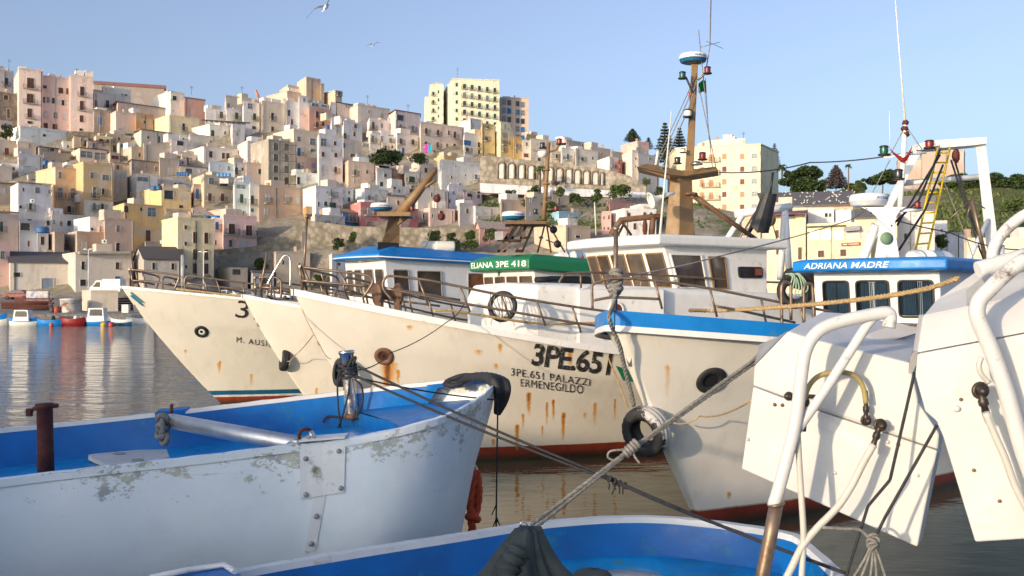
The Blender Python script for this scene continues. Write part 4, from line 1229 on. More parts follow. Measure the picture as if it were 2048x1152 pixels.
# raised foredeck with a step
fd = MB(); rows = []
i0 = int(NS*0.70)
for i in range(i0, NS-7):
    e_ = .06 + .22*max(0, (i/NS - .78)/.22)
    rows.append([inset(nG, i, e_, -.24), mid[i] + vec(0, 0, -.2), inset(fG, i, e_, -.24)])
fd.loft(rows, 0, True)
fd.loft([[inset(nG, i0, .06, -.27), mid[i0] + vec(0, 0, -.2), inset(fG, i0, .06, -.27)], [inset(nG, i0, .06, -.5), mid[i0] + vec(0, 0, -.5), inset(fG, i0, .06, -.5)]], 0, False)
fd.build('foredeck', M['deepblue'], near_boat)
bl = MB(); bp = PZ(706, 836, 1.46)
bl.lathe([(0.001, .0), (.13, 0), (.13, .04), (.1, .06)], bp, n=22, m=1); bl.lathe([(.088, .03), (.085, .5), (.088, .80), (.1, .81), (.1, .845), (.09, .85), (.001, .85)], bp, vec(-.10, 0, 1), n=26, m=0)
bl.build('mooring_post', [M['stainless'], M['rusty']], near_boat)
rp = MB(); c = PZ(92, 950, 1.1)
rp.lathe([(.001, 0), (.085, .0), (.082, .32), (.08, .70), (.095, .71), (.095, .755), (.001, .76)], c, vec(-.02, 0, 1), n=22)
rp.tube([c + vec(-.17, 0, .66), c + vec(-.13, 0, .70), c + vec(.13, -.01, .735)], .022, 8); rp.box((-.2, -.03, .62), (-.15, .03, .70), M=Matrix.Translation(c))
rp.build('rusted_post', M['rustpipe'], near_boat)
cb = MB(); pa, pb = P(342, 842, 11.25), P(612, 893, 9.25)
cb.tube([pa, pb], .085, 18); cb.build('crossbar', M['alu'], near_boat)
hbz = [PZ(q[0], q[1], 1.16) for q in ((172, 909), (345, 893), (396, 913), (226, 934))]
hb2 = MB(); rp4 = rounded(hbz, .12, 4)
hb2.prism([p for p in rp4], (0, 0, -.05)); 
hb2.solo('hatch_board', mat('hatch_white', (.68, .66, .6), .5, var=.12, dirt=.25, dirtcol=(.5, .46, .38)), 'white rounded hatch board lying inside the blue open boat', 'hatch')
for q in ((238, 908), (275, 921)):
    c = PZ(q[0], q[1], 1.162); t = MB(); t.lathe([(.001, .003), (.05, .003), (.062, .012), (.07, .004)], c, n=16); o_ = t.build('grip_hole', M['greyplate'], bpy.data.objects['hatch_board'])
# steel plate bolted on the side with a strap below it
def near_panel(corners, off, m, name, n=6, parent=near_boat):
    rows = []
    for j in range(n+1):
        r = []
        for i in range(n+1):
            u, v = i/n, j/n
            px = lerp(lerp(corners[0][0], corners[1][0], u), lerp(corners[3][0], corners[2][0], u), v)
            py = lerp(lerp(corners[0][1], corners[1][1], u), lerp(corners[3][1], corners[2][1], u), v)
            h, nn = near_hit(px, py)
            if h is None: h, nn = near_hit(px, py + 6)
            if nn.y > 0: nn = -nn
            r.append(h + nn*off)
        rows.append(r)
    mb = MB(); mb.loft(rows, 0, False, flip=True)
    c = [rows[0], [r[-1] for r in rows], list(reversed(rows[-1])), [r[0] for r in reversed(rows)]]
    for e in c:
        mb.loft([e, [p + vec(0, off*1.3, 0) for p in e]], 0, False, flip=False)
    return mb.build(name, m, parent)
M['plate'] = mat('painted_plate', (.74, .75, .76), .45, var=.06, dirt=.22, dirtcol=(.16, .15, .1), dscale=3.2, bump=.1)
pl_ = near_panel([(600, 893), (692, 886), (689, 984), (601, 997)], .018, M['plate'], 'side_plate')
st_ = near_panel([(628, 994), (652, 991), (632, 1098), (609, 1106)], .010, M['plate'], 'side_strap')
for (x, y) in ((612, 917), (612, 988), (679, 902), (683, 975), (634, 1031), (623, 1085)):
    h, nn = near_hit(x, y); nn = -nn if nn.y > 0 else nn
    t = MB(); t.lathe([(.024, .0), (.022, .03), (.012, .042), (.001, .044)], h + nn*.008, nn, 10); t.build('bolt', M['greyplate'], pl_ if y < 1000 else st_)
tp_ = MB(); q0 = near_hit(601, 896)[0]; q1 = near_hit(691, 889)[0]
tp_.prism([q0 + vec(0, -.05, .06), q1 + vec(0, -.05, .06), q1 + vec(0, .2, .06), q0 + vec(0, .2, .06)], (0, 0, .02)); tp_.build('top_bracket', M['plate'], near_boat)
q0, q1 = P(312, 828, 11.55), P(372, 823, 11.7)
tp_ = MB(); tp_.prism([q0, q1, q1 + vec(0, .15, .02), q0 + vec(0, .15, .02)], (0, 0, .025)); tp_.prism([q0 + vec(0, -.01, .02), q1 + vec(0, -.01, .02), q1 + vec(0, -.03, -.2), q0 + vec(0, -.03, -.2)], (0, -.02, 0)); tp_.build('top_bracket', M['deepblue'], near_boat)
def shackle(c, s_, m, parent, name='shackle', rot=0.0):
    t = MB(); R_ = Matrix.Translation(Vector(c)) @ Matrix.Rotation(rot, 4, 'Z')
    t.tube([R_ @ Vector((s_*.5*cos(a), 0, s_*.35 + s_*.5*sin(a))) for a in [pi*k/10 for k in range(-2, 13)]], s_*.12, 8)
    t.tube([R_ @ Vector((-s_*.6, 0, 0)), R_ @ Vector((s_*.6, 0, 0))], s_*.12, 8)
    return t.build(name, m, parent)
shackle(P(612, 882, 9.15), .13, M['rustpipe'], near_boat, rot=.5)
mb = MB(); mb.tube([P(596, 888, 9.1), P(622, 872, 9.1)], .028, 10); mb.lathe([(.001, 0), (.045, .0), (.045, .03), (.001, .032)], P(622, 872, 9.1), (1, 0, .5), 12); mb.tube([P(575, 892, 9.2), P(590, 882, 9.15), P(600, 886, 9.1)], .03, 8); mb.build('cleat', M['alu'], near_boat)
mb = MB(); mb.torus(P(343, 820, 11.4), (1, .3, 0), .055, .018, 18, 8); mb.build('eye_ring', M['rustpipe'], near_boat)
mb = MB()
for k in range(5):
    c = P(325 + 5*sin(k*2), 838 + 10*k, 11.1); mb.torus(c, (sin(k*2.1), cos(k*1.7), .6*cos(k)), .055, .032, 14, 7)
mb.solo('rope_knot', M['greyrope'], 'knotted grey rope hanging at the far end of the silver crossbar', 'rope')
# half tyre round the bow
ht = MB(); path = spline([P(890, 767, 12.3), P(935, 758, 12.25), P(972, 757, 11.8), P(995, 763, 11.35), P(1004, 778, 11.22), P(1002, 802, 11.22), P(994, 828, 11.25)], 6)
rows = []
for i, p in enumerate(path):
    q = i/(len(path)-1); t_ = (path[min(i+1, len(path)-1)] - path[max(i-1, 0)]).normalized()
    side_ = t_.cross(vec(0.35, -.6, .7)).normalized(); up_ = side_.cross(t_).normalized()
    wd = .035 + .08*sin(pi*q**.85)**.8; th = .035 + .04*sin(pi*q**.8)
    prof = [(-1, -.6), (-1.05, 0), (-.9, .75), (-.5, 1.0), (-.45, .9), (-.06, 1.05), (0, .95), (.06, 1.05), (.45, .9), (.5, 1.0), (.9, .75), (1.05, 0), (1, -.6), (.75, -.55), (.6, .2), (-.6, .2), (-.75, -.55)]
    tr_ = .93 if i % 2 else 1.0
    rows.append([p + side_*a*wd + up_*b_*th*(tr_ if b_ > .8 else 1) for a, b_ in prof])
ht.loft(rows, 0, True, close_v=True)
ht.add(rows[0], [list(range(17))]); ht.add(rows[-1], [list(reversed(range(17)))])
ht.solo('tyre_fender', M['rubber'], 'cut black tyre wrapped over the bow of the blue and white boat', 'tyre')
mb = MB(); mb.tube([P(888, 768, 12.2), P(904, 772, 12.1), P(930, 764, 12.2), P(945, 757, 12.2)], .03, 6); mb.solo('fender_lashing', M['blackrope'], 'black lashing tying the bow tyre to the gunwale', 'rope')
# orange rope and ring under the bow
mb = MB(); mb.torus(P(951, 942, 11.4), (1, .4, .2), .065, .014, 18, 7); mb.build('bow_ring', M['stainless'], near_boat)
mb = MB(); mb.rope(spline([P(948, 942, 11.25), P(943, 975, 11.25), P(940, 1010, 11.25), P(945, 1035, 11.25)], 6), .05, 3, seg=.03); mb.rope(spline([P(953, 942, 11.3), P(957, 985, 11.3), P(953, 1020, 11.3), P(944, 1038, 11.25), P(945, 1075, 11.25)], 6), .05, 3, seg=.03)
mb.torus(P(946, 1036, 11.25), (.3, .5, 1), .06, .04, 14, 8)
mb.solo('bow_rope', M['orangerope'], 'thick orange rope hanging in a loop from the bow ring', 'rope')
# black cord wound round the post, its coil on the deck and the lines leading away
mb = MB()
pts = []
for k in range(90):
    a = 2*pi*k/14; z_ = .50 + .19*k/90 + .015*sin(k*1.1)
    pts.append(bp + vec(-.10*z_*1 + .105*cos(a), .105*sin(a), z_))
mb.tube(pts, .017, 6)
mb.tube(spline([bp + vec(-.12, -.09, .62), bp + vec(-.17, -.12, .5), bp + vec(-.16, -.16, .2), bp + vec(-.12, -.2, -.1)], 6), .012, 6)
mb.tube(spline([bp + vec(-.02, -.1, .55), bp + vec(-.04, -.14, .3), bp + vec(-.10, -.3, .0), bp + vec(-.11, -.45, -.06)], 6), .012, 6)
mb.tube(spline([bp + vec(.03, -.09, .5), bp + vec(.12, -.08, .40), bp + vec(.13, -.06, .2), bp + vec(.07, -.12, .05)], 6), .012, 6)
mb.tube(spline([bp + vec(.0, -.08, .66), bp + vec(.05, -.09, .76), bp + vec(.0, -.1, .74), bp + vec(-.06, -.1, .6)], 6), .016, 6)
mb.tube(spline([bp + vec(-.12, -.1, .02), bp + vec(-.3, -.1, .03), bp + vec(-.36, -.12, -.04)], 6), .012, 6)
mb.solo('rope_coil', M['blackrope'], 'black cord wound round the shiny steel mooring post', 'rope')
mb = MB()
cc = PZ(765, 822, 1.50)
for k in range(4): mb.tube([cc + vec((.17 + .02*k)*cos(a), .3*sin(a) + .04*k, .02 + .012*k) for a in [2*pi*j/26 for j in range(27)]], .012, 6)
mb.tube([cc + vec(.05, 0, .07), cc + vec(.3, .1, .1), cc + vec(.42, .15, .09)], .02, 6)
mb.solo('cord_coil', M['blackrope'], 'small coil of black cord on the blue foredeck', 'rope')
# ------------------------------------------------------------------ second open boat at the bottom
rimpx = [(60, 1262), (250, 1196), (470, 1140), (700, 1100), (900, 1069), (1050, 1046), (1150, 1036), (1240, 1031), (1330, 1032), (1420, 1040), (1500, 1050), (1560, 1060), (1598, 1070), (1622, 1090), (1660, 1122), (1706, 1166), (1790, 1250)]
rim = resn(spline([PZ(x, y, 1.0) for x, y in rimpx], 6), 90)
cen = Vector((0.4, 6.2, 0))
low_boat = thing('open_boat', 'open boat with deep blue inside and white rim at the bottom edge', 'boat', (cen.x, cen.y, 0), 0)
def rin(i, w, z):
    d = cen - rim[i]; d.z = 0; d.normalize()
    p = rim[i] + d*w; p.z = z; return p
mb = MB(); mb.loft([[rin(i, -.02, .95), rin(i, -.015, 1.0 + .0015*sin(i*1.7)), rin(i, .075, 1.0 + .002*sin(i*2.3)), rin(i, .085, .95)] for i in range(91)], 0, False, flip=False); mb.build('gunwale', M['white'], low_boat)
mb = MB(); mb.loft([[rin(i, -.01, .97), rin(i, .05, .6), rin(i, .25, -.2)] for i in range(91)], 0, True); mb.build('hull', M['wornwhite'], low_boat)
mb = MB(); mb.loft([[rin(i, .08, .97), rin(i, .12, .8), rin(i, .14, .66)] for i in range(91)], 0, True, flip=True); mb.build('inner_planking', M['deepblue'], low_boat)
mb = MB()
def led(i):
    q = i/90
    return .14 + .42*max(0, sin(pi*min(1, max(0, (q-.0)/.62))))**.8*.55 + (1.25 if q > .70 else 1.25*max(0, (q-.55)/.15)**2)
mb.loft([[rin(i, .13, .67), rin(i, min(led(i), 1.7), .65), rin(i, min(led(i) + .03, 1.73), .58)] for i in range(91)], 0, True, flip=True); mb.build('side_deck', M['lightblue'], low_boat)
mb = MB(); fl_ = [rin(i, .15, .28) for i in range(91)]; mb.add(fl_, [list(range(91))]); mb.build('floor', M['deepblue'], low_boat)
mb = MB(); q0 = PZ(392, 1136, 1.05)
mb.prism([PZ(300, 1156, 1.02), PZ(375, 1141, 1.03), PZ(448, 1131, 1.03), PZ(482, 1150, 1.03), PZ(470, 1200, 1.03), PZ(300, 1200, 1.03)], (0, 0, -.25)); mb.build('stem_block', M['deepblue'], low_boat)
mb = MB(); mb.tube([PZ(300, 1156, 1.04), PZ(375, 1140, 1.05), PZ(448, 1130, 1.05), PZ(470, 1143, 1.05)], .022, 8); mb.build('stem_trim', M['white'], low_boat)
# canvas draped over a post
tc_ = mat('dark_canvas', srgb(62, 70, 70), .8, var=.35, scale=3, dirt=.3, dirtcol=(.1, .07, .045), dscale=2.5, bump=.5, bscale=30)
rng = random.Random(4)
rows = []
top = P(1054, 1060, 6.9)
for j in range(26):
    q = j/25
    row = []
    for i in range(72):
        a = 2*pi*i/72
        rad = .085 + .38*q**1.1
        fold = 1 + (.10 + .16*q)*sin(4*a + .8 + 2.2*q) + .10*sin(9*a + 4*q + 1)*min(1, q*2 + .3) + .06*sin(15*a - 3*q)*min(1, q*3 + .2) + .03*sin(23*a + 5*q)
        c = top + vec(.10*q**1.4 - .06*sin(pi*q), -.12*q, -.64*q + .012*sin(3*a + 1)*(1 - q))
        row.append(c + vec(cos(a)*rad*fold*1.05, sin(a)*rad*fold*.8, .05*q*sin(4*a + 2) + .012*sin(7*a)*(1 - q)))
    rows.append(row)
cv = MB(); cv.add([sum(rows[0], Vector())/72 + vec(0, 0, .03)] + rows[0], [(0, 1 + (i + 1) % 72, 1 + i) for i in range(72)], 0, True); cv.loft(rows, 0, True, close_v=True, flip=True)
# a sleeve with an open dark cuff
slv = spline([top + vec(-.06, -.16, -.10), top + vec(-.10, -.20, -.16), top + vec(-.13, -.24, -.24), top + vec(-.10, -.26, -.36)], 5)
cv.tube(slv, [.075 + .02*sin(i*1.7) for i in range(len(slv))], 14)
cv.solo('canvas_cover', tc_, 'dark grey-green canvas jacket draped over a post in the lower boat', 'canvas')
shackle(P(1047, 1056, 6.95), .05, M['stainless'], low_boat)
mb = MB(); mb.blob(P(1185, 1158, 6.6), (.14, .12, .07), 8, jit=.06); mb.solo('canvas_bundle', tc_, 'dark canvas bundle lying beside the draped jacket', 'canvas')
# ------------------------------------------------------------------ white folded metal panels with tube guards at the right
def Z4(zx, zy): return (1480 + zx/1.945, 560 + zy/1.945)
def panel(label, D0, slope, faces, thick, bottom_off):
    root = thing('metal_panel', label, 'metal panel', P(*Z4(*faces[0][0][0]), D0) * 1.0, 0, 'white folded metal panels')
    return root
def Q(zx, zy, D): return P(*Z4(zx, zy), D)
M['panelwhite'] = mat('panel_white', (.60, .595, .585), .45, var=.09, scale=3, dirt=.13, dirtcol=(.6, .53, .42), dscale=3.5, bump=.14, bscale=7)
def DA_(zx, zy): return 7.25 - .0008*zx + .0001*(zy - 600)
pA = thing('metal_panel', 'white folded metal panel hanging left of another, with curved yellow hose', 'metal panel', (2.1, 7.1, 1.2), 0, 'white folded metal panels')
fr_ = [(50, 415), (55, 335), (185, 200), (300, 235), (660, 322), (695, 480), (775, 600), (740, 790), (690, 1040), (5, 735)]
lowf = [(50, 415), (300, 508), (740, 655), (768, 665), (740, 790), (690, 1040), (5, 735)]
upf = [(50, 411), (55, 335), (185, 200), (300, 235), (660, 322), (695, 480), (775, 600), (769, 661), (740, 651), (300, 504)]
mb = MB(); mb.prism([Q(x, y, DA_(x, y)) for x, y in lowf], (.1, .16, .01)); bevel(mb.build('lower_plate', M['panelwhite'], pA))
mb = MB(); mb.prism([Q(x, y, DA_(x, y) - .006) for x, y in upf], (.1, .16, .01)); bevel(mb.build('upper_plate', M['panelwhite'], pA))
mb = MB(); mb.prism([Q(185, 199, DA_(185, 200)), Q(300, 234, DA_(300, 235)), Q(660, 321, DA_(660, 322)), Q(705, 205, 7.75), Q(590, 165, 7.85), Q(430, 130, 7.8), Q(320, 122, 7.7)], (.0, .03, -.04)); bevel(mb.build('top_plate', M['panelwhite'], pA))
mb = MB(); mb.prism([Q(55, 333, DA_(55, 335) + .02), Q(185, 198, DA_(185, 200) + .02), Q(140, 225, 7.6), Q(75, 250, 7.6)], (.02, .03, -.01)); mb.build('shade_grey_plate', M['greyplate'], pA)  # grey colour stands in for shade on the panel's back face
mb = MB(); mb.prism([Q(462, 265, 7.2), Q(500, 210, 7.3), Q(610, 165, 7.45), Q(700, 190, 7.5), Q(690, 205, 7.45), Q(540, 250, 7.25), Q(510, 285, 7.15)], (.0, .05, -.02)); mb.build('bracket', M['panelwhite'], pA)
wtube = MB()
def tubeq(pts, r, D, m, name, parent, k=5, n=10):
    mb = MB(); mb.tube(spline([Q(x, y, D if not callable(D) else D(x, y)) for x, y in pts], k), r, n); return mb.build(name, m, parent)
M['wornsteel'] = mat('worn_white_tube', (.62, .62, .615), .4, var=.06, dirt=.2, dirtcol=(.12, .08, .06), dscale=5)
tubeq([(130, 880), (160, 780), (215, 560), (243, 340), (262, 260), (300, 205), (350, 175), (430, 152), (530, 132), (575, 128), (585, 145), (578, 185)], .044, 6.6, M['wornsteel'], 'guard_tube', pA)
tubeq([(530, 135), (495, 175), (440, 260), (330, 430), (222, 585)], .033, 6.62, M['wornsteel'], 'guard_brace', pA)
mb = MB(); mb.tube([Q(142, 868, 6.6), Q(115, 1010, 6.6), Q(85, 1160, 6.6), Q(20, 1480, 6.6)], .046, 14); mb.torus(Q(140, 872, 6.6), (-.18, 0, 1), .047, .012, 20, 7); mb.build('guard_post', M['rail'], pA)
M['hose'] = mat('beige_hose', (.55, .53, .48), .5, var=.08)
M['hoseyel'] = mat('yellow_hose', srgb(160, 145, 95), .5, var=.15)
tubeq([(224, 585), (230, 700), (238, 830), (247, 1000), (240, 1150), (225, 1400)], .021, 6.62, M['hose'], 'hose', pA)
tubeq([(520, 640), (475, 720), (435, 800), (390, 870), (350, 915), (300, 965), (240, 1040), (185, 1150), (100, 1300)], .025, 6.62, M['hose'], 'hose', pA)
tubeq([(250, 465), (270, 410), (310, 372), (380, 358), (445, 372), (478, 415), (490, 480)], .018, 6.72, M['hoseyel'], 'hose', pA)
M['fitting'] = mat('hose_fitting_steel', (.06, .05, .045), .45, metal=.5, var=.5, scale=20, dirt=.3, dirtcol=(.14, .07, .03), dscale=18)
def fitting(zx, zy, D, s, parent, dirn=(-.35, 0, -1)):
    c = Q(zx, zy, D); t = MB()
    t.lathe([(.001, -.03), (s*.55, -.03), (s*.6, 0), (s*.45, .02), (s*.45, .05), (s*.6, .06), (s*.6, .09), (s*.4, .1), (s*.5, .14), (s*.35, .2)], c, dirn, 12)
    t.torus(c, (0, 1, 0), s*.8, s*.3, 16, 7); t.lathe([(.001, .06), (s*.5, .055), (s*.55, 0)], c, (0, -1, 0), 8)
    return t.build('hose_fitting', M['fitting'], parent)
fitting(545, 565, 6.7, .042, pA); fitting(490, 545, 6.75, .035, pA, (0, 0, 1)); fitting(250, 475, 6.8, .035, pA, (0, 0, -1)); fitting(190, 452, 6.95, .03, pA, (1, 0, 0))
pB = thing('metal_panel', 'white folded metal panel at the right edge with thick bent tube', 'metal panel', (3.2, 6.3, 1.2), 0, 'white folded metal panels')
def DB_(zx, zy): return 6.35 - .0005*(zx - 700)
low = [(682, 372), (690, 287), (1105, 209), (1420, 150), (1420, 990), (1105, 1008), (915, 1020), (790, 610), (765, 550), (720, 510)]
mb = MB(); mb.prism([Q(x, y, DB_(x, y)) for x, y in low], (.12, .22, 0)); bevel(mb.build('lower_plate', M['panelwhite'], pB))
mb = MB(); mb.prism([Q(690, 283, DB_(690, 285) - .004), Q(712, 140, 6.5), Q(1105, 62, 6.35), Q(1420, 0, 6.2), Q(1420, 146, DB_(1420, 150) - .004), Q(1105, 205, DB_(1105, 205) - .004)], (.05, .2, 0)); bevel(mb.build('upper_plate', M['panelwhite'], pB))
mb = MB(); mb.prism([Q(712, 139, 6.5), Q(1105, 61, 6.35), Q(1420, -1, 6.2), Q(1420, -190, 7.2), Q(1105, -130, 7.1), Q(960, -70, 7.0), Q(880, 5, 6.9), Q(768, 72, 6.75)], (0, .03, -.04)); bevel(mb.build('top_plate', M['panelwhite'], pB))
mb = MB(); mb.prism([Q(882, 98, 6.42), Q(880, 40, 6.5), Q(940, -10, 6.55), Q(955, 25, 6.5)], (.05, .04, 0)); mb.build('bracket', M['greyplate'], pB)
tubeq([(1300, 1250), (1200, 930), (1105, 680), (1040, 450), (985, 290), (935, 170), (922, 120), (935, 75), (980, 28), (1040, -30), (1130, -90), (1300, -150)], .048, 6.05, M['wornsteel'], 'guard_tube', pB, n=14)
tubeq([(925, -40), (1000, -62), (1120, -95)], .055, 6.7, M['wornsteel'], 'guard_brace', pB, n=14)
tubeq([(955, 515), (990, 600), (1030, 690), (1070, 800), (1110, 880), (1200, 1050)], .022, 6.0, M['hose'], 'hose', pB)
tubeq([(940, 300), (930, 330), (938, 365), (970, 400)], .016, 6.02, M['hose'], 'cable', pB)
fitting(935, 430, 6.05, .05, pB, (.25, 0, -1))
mb = MB(); mb.lathe([(.001, .03), (.012, .028), (.022, .01), (.024, 0)], Q(842, 500, DB_(842, 500)), (0, -1, 0), 12); mb.build('rivet', M['panelwhite'], pB)
for (zx, zy) in ((135, 485), (165, 487), (575, 630), (615, 640), (370, 750), (30, 620), (330, 425), (690, 760)):
    mb = MB(); mb.lathe([(.001, .016), (.010, .014), (.014, 0)], Q(zx, zy, DA_(zx, zy) - .006), (-.3, -1, 0), 8); mb.build('rivet', M['rusty'] if zx in (135, 165, 615) else M['panelwhite'], pA)
for (zx, zy) in ((860, 465), (910, 740), (1010, 860)):
    mb = MB(); mb.lathe([(.001, .014), (.009, .012), (.013, 0)], Q(zx, zy, DB_(zx, zy)), (-.2, -1, 0), 8); mb.build('rivet', M['rusty'], pB)
# white bent davit tube further back
mb = MB(); mb.tube(spline([P(1986, 600, 9.5), P(1987, 540, 9.5), P(1985, 505, 9.5), P(1996, 480, 9.5), P(2020, 452, 9.5), P(2060, 425, 9.5), P(2140, 400, 9.5)], 6), .055, 10); mb.tube([P(1998, 600, 9.55), P(1998, 490, 9.55)], .05, 10)
mb.build('davit', M['wornsteel'], pB)
# ------------------------------------------------------------------ tyres and ropes
def painted_tyre():
    t = NT('tyre_splashed_white')
    n_ = t.noise(7, 6, .7); o = t.sep()
    m = t.ramp(t.math('ADD', n_, t.math('MULTIPLY', t.math('SUBTRACT', t.math('ADD', t.math('MULTIPLY', o['Z'], .9), t.math('MULTIPLY', o['X'], 1.3)), .30), .9)), [(.60, 0.0), (.64, 1.0)])
    c = t.mix(m, (.022, .022, .024), (.5, .49, .47))
    t.bump(t.noise(40, 4), .4, .01)
    return t.done(c, .6)
hs, hn_ = b4.hit(1318, 858)
tc4 = P(1293, 862, 12.15)
tyre('tyre', tc4, (-.62, -.72, -.18), .315, .125, 'big black tyre splashed with white paint on the blue-rimmed stem', m=painted_tyre())
tyre('tyre', P(569, 720, 22.1), (-.92, -.35, .15), .25, .085, 'black tyre hanging on the stem of the middle cream boat')
tyre('tyre', P(683, 745, 17.15), (-.88, -.45, .1), .25, .10, 'black tyre on the rusty trawler stem behind the steel post')
mb = MB(); mb.torus(P(1005, 613, 17.55), (-.35, -.9, .1), .235, .045, 34, 10, 0, .9)
mb.solo('tyre', M['rubber'], 'thin black tyre hung on the bow rail like a lifebelt', 'tyre')
mb = MB()
for k in range(6): mb.tube(spline([P(985 + 6*k + random.uniform(-4, 4), 583 + 2*k, 17.5), P(980 + 8*k, 605, 17.42), P(992 + 5*k + random.uniform(-6, 6), 632 - abs(k-3)*4, 17.45), P(1000 + random.uniform(-6, 6), 640, 17.5)]), .009, 5)
mb.solo('lashing', M['greyrope'], 'tangle of pale cord tying the thin tyre to the rail', 'rope')
# thick old rope on the bow post, down to the tyre
mb = MB()
for k in range(7):
    c = b4.R_(1232 + 3*sin(k*2), 545 + 7*k, .22); mb.torus(c, (sin(k*1.9)*.5, cos(k)*.5, 1), .06 + .012*sin(k*3), .028, 16, 7)
mb.rope(spline([b4.R_(1232, 580, .1), b4.R_(1226, 612, .0), P(1218, 635, 11.25), P(1228, 665, 11.4), P(1240, 695, 11.5), P(1250, 740, 11.7), P(1262, 785, 11.85), P(1268, 812, 11.95)], 6), .028, 6, seg=.025)
mb.solo('stem_rope', M['greyrope'], 'thick frayed grey rope knotted on the bow post and hanging to the tyre', 'rope')
mb = MB(); mb.rope(spline([P(1216, 715, 11.9), P(1235, 760, 12.0), P(1256, 815, 12.0)], 5), .012, 8, seg=.03); mb.solo('thin_line', M['tanrope'], 'thin yellow cord slanting down to the painted tyre', 'rope')
# tan hawser across the windows of the right-hand wheelhouse
mb = MB(); mb.rope(spline([P(1378, 621, 12.2), P(1430, 621, 12.3), P(1500, 618, 11.5), P(1620, 609, 10.5), P(1750, 595, 9.5), P(1850, 578, 8.8), P(1915, 557, 8.3)], 6), .026, 6, seg=.03)
mb.solo('mooring_rope', M['tanrope'], 'tan hawser stretched across the windows of the blue-roofed wheelhouse', 'rope')
mb = MB(); mb.rope(spline([P(868, 622, 17.0), P(900, 621, 17.05), P(960, 630, 17.2), P(1040, 643, 17.4), P(1110, 648, 17.7), P(1170, 646, 17.9), P(1210, 645, 18)], 6), .026, 6, seg=.035)
mb.solo('mooring_rope', M['tanrope'], 'tan rope lying along the bulwark of the rusty trawler', 'rope')
# grey double hawser from the canvas post up to the right
mb = MB()
pa, pm, pb = P(1062, 1050, 6.95), P(1262, 898, 7.4), P(1505, 722, 7.9)
mb.rope([pa, pm, pb, P(1535, 690, 8.0)], .017, 7, seg=.03); mb.rope([pa + vec(.03, 0, -.02), pm + vec(0, 0, -.012), pb + vec(.0, 0, -.03), P(1540, 700, 8.0)], .015, 7, seg=.03)
for k in range(5): mb.torus(pm + vec(-.04 + .02*k, -.01, -.03 + .018*k), (.75, .1, .6), .03, .015, 12, 6)
mb.tube(spline([pm + vec(-.02, -.03, .0), pm + vec(-.15, -.03, -.01), pm + vec(-.17, -.02, -.06), pm + vec(-.1, -.02, -.09)], 6), .009, 6); mb.tube(spline([pm, pm + vec(.03, -.03, -.06), pm + vec(.06, -.03, -.1)], 5), .009, 6)
mb.solo('mooring_rope', M['greyrope'], 'grey double rope rising from the canvas jacket to the metal panel, knotted halfway', 'rope')
# black lines from the steel post to the lower right
pk = P(1232, 962, 8.9)
mb = MB()
for a_, c_ in (((716, 733, 9.75), (.0, .0, .01)), ((712, 752, 9.75), (.0, 0, -.01))):
    mb.tube(sag(P(*a_), pk + vec(*c_), .03), .0125, 7)
mb.tube(sag(pk, P(1690, 1146, 6.8), .02), .0135, 7); mb.tube(sag(pk + vec(0, 0, -.01), P(1240, 975, 8.8).lerp(P(1560, 1094, 7.3), .8), .02), .0115, 7)
for k in range(4): mb.torus(pk + vec(-.06 + .045*k, -.01, .02 - .02*k), (.8, .3, -.4), .022, .012, 12, 6)
for k in range(6): mb.tube([pk + vec(.03*k - .06, -.01, -.02), pk + vec(.03*k - .06 + random.uniform(-.04, .05), -.03, -.06 - random.uniform(0, .06))], .007, 5)
mb.solo('mooring_line', M['blackrope'], 'pair of black lines from the steel post, knotted with rags, to lower right', 'rope')
mb = MB(); mb.tube(sag(P(700, 752, 9.7), P(996, 800, 10.9), .03), .008, 6); mb.tube([P(996, 800, 10.9), P(994, 900, 10.9), P(992, 1075, 10.9)], .009, 6)
for k in range(6): mb.tube([P(992, 1010 + 7*k, 10.9), P(992 + random.uniform(-9, 9), 1030 + 7*k, 10.9)], .007, 5)
mb.solo('hanging_line', M['blackrope'], 'thin dark line hanging straight down in front of the blue boat bow', 'rope')
# thin lines between the boats
def line(pts, r, label, m='blackrope', sg=0.05):
    mb = MB(); pp = [P(*q) for q in pts]
    for a_, c_ in zip(pp, pp[1:]): mb.tube(sag(a_, c_, sg), r, 6)
    return mb.solo('thin_line', M[m], label, 'rope')
line([(930, 606, 17.3), (895, 643, 16.2), (780, 706, 14.5), (716, 740, 9.85)], .008, 'dark line from the rusty trawler rail down to the steel post')
line([(640, 650, 17.3), (588, 712, 21.7), (574, 722, 21.9)], .009, 'tan line from the tyre on the middle boat to the rusty trawler', 'tanrope')
line([(592, 590, 17.2), (640, 690, 16.8), (662, 718, 16.9)], .007, 'thin tan line hanging down the stem of the rusty trawler', 'tanrope')
line([(1345, 845, 12.0), (1400, 832, 12), (1505, 800, 7.6)], .009, 'greenish line from the painted tyre to the metal panel', 'tanrope')
line([(1250, 552, 11.9), (1440, 512, 12.5), (1700, 440, 16), (1735, 415, 18.8)], .009, 'grey stay running from the bow post to the radar pedestal', 'greyrope', .02)
line([(1438, 345, 21.9), (1620, 325, 22.4), (1880, 292, 20.8)], .014, 'long dark cable between the ochre mast and the stern gantry', sg=.08)
line([(1740, 425, 18.6), (1900, 465, 19), (1985, 493, 19), (2060, 498, 19)], .012, 'dark cable running right from the white radar pedestal', sg=.03)
line([(1829, 745, 6.55), (1780, 960, 6.5), (1736, 1012, 6.5), (1690, 1160, 6.5)], .011, 'grey cable rising between the two metal panels', 'blackrope', 0)
line([(1874, 850, 6.4), (1770, 1035, 6.4), (1745, 1085, 6.4), (1700, 1170, 6.4)], .011, 'dark cable slanting past the left metal panel to a knot', 'blackrope', 0)
mb = MB(); ck = P(1745, 1083, 6.4)
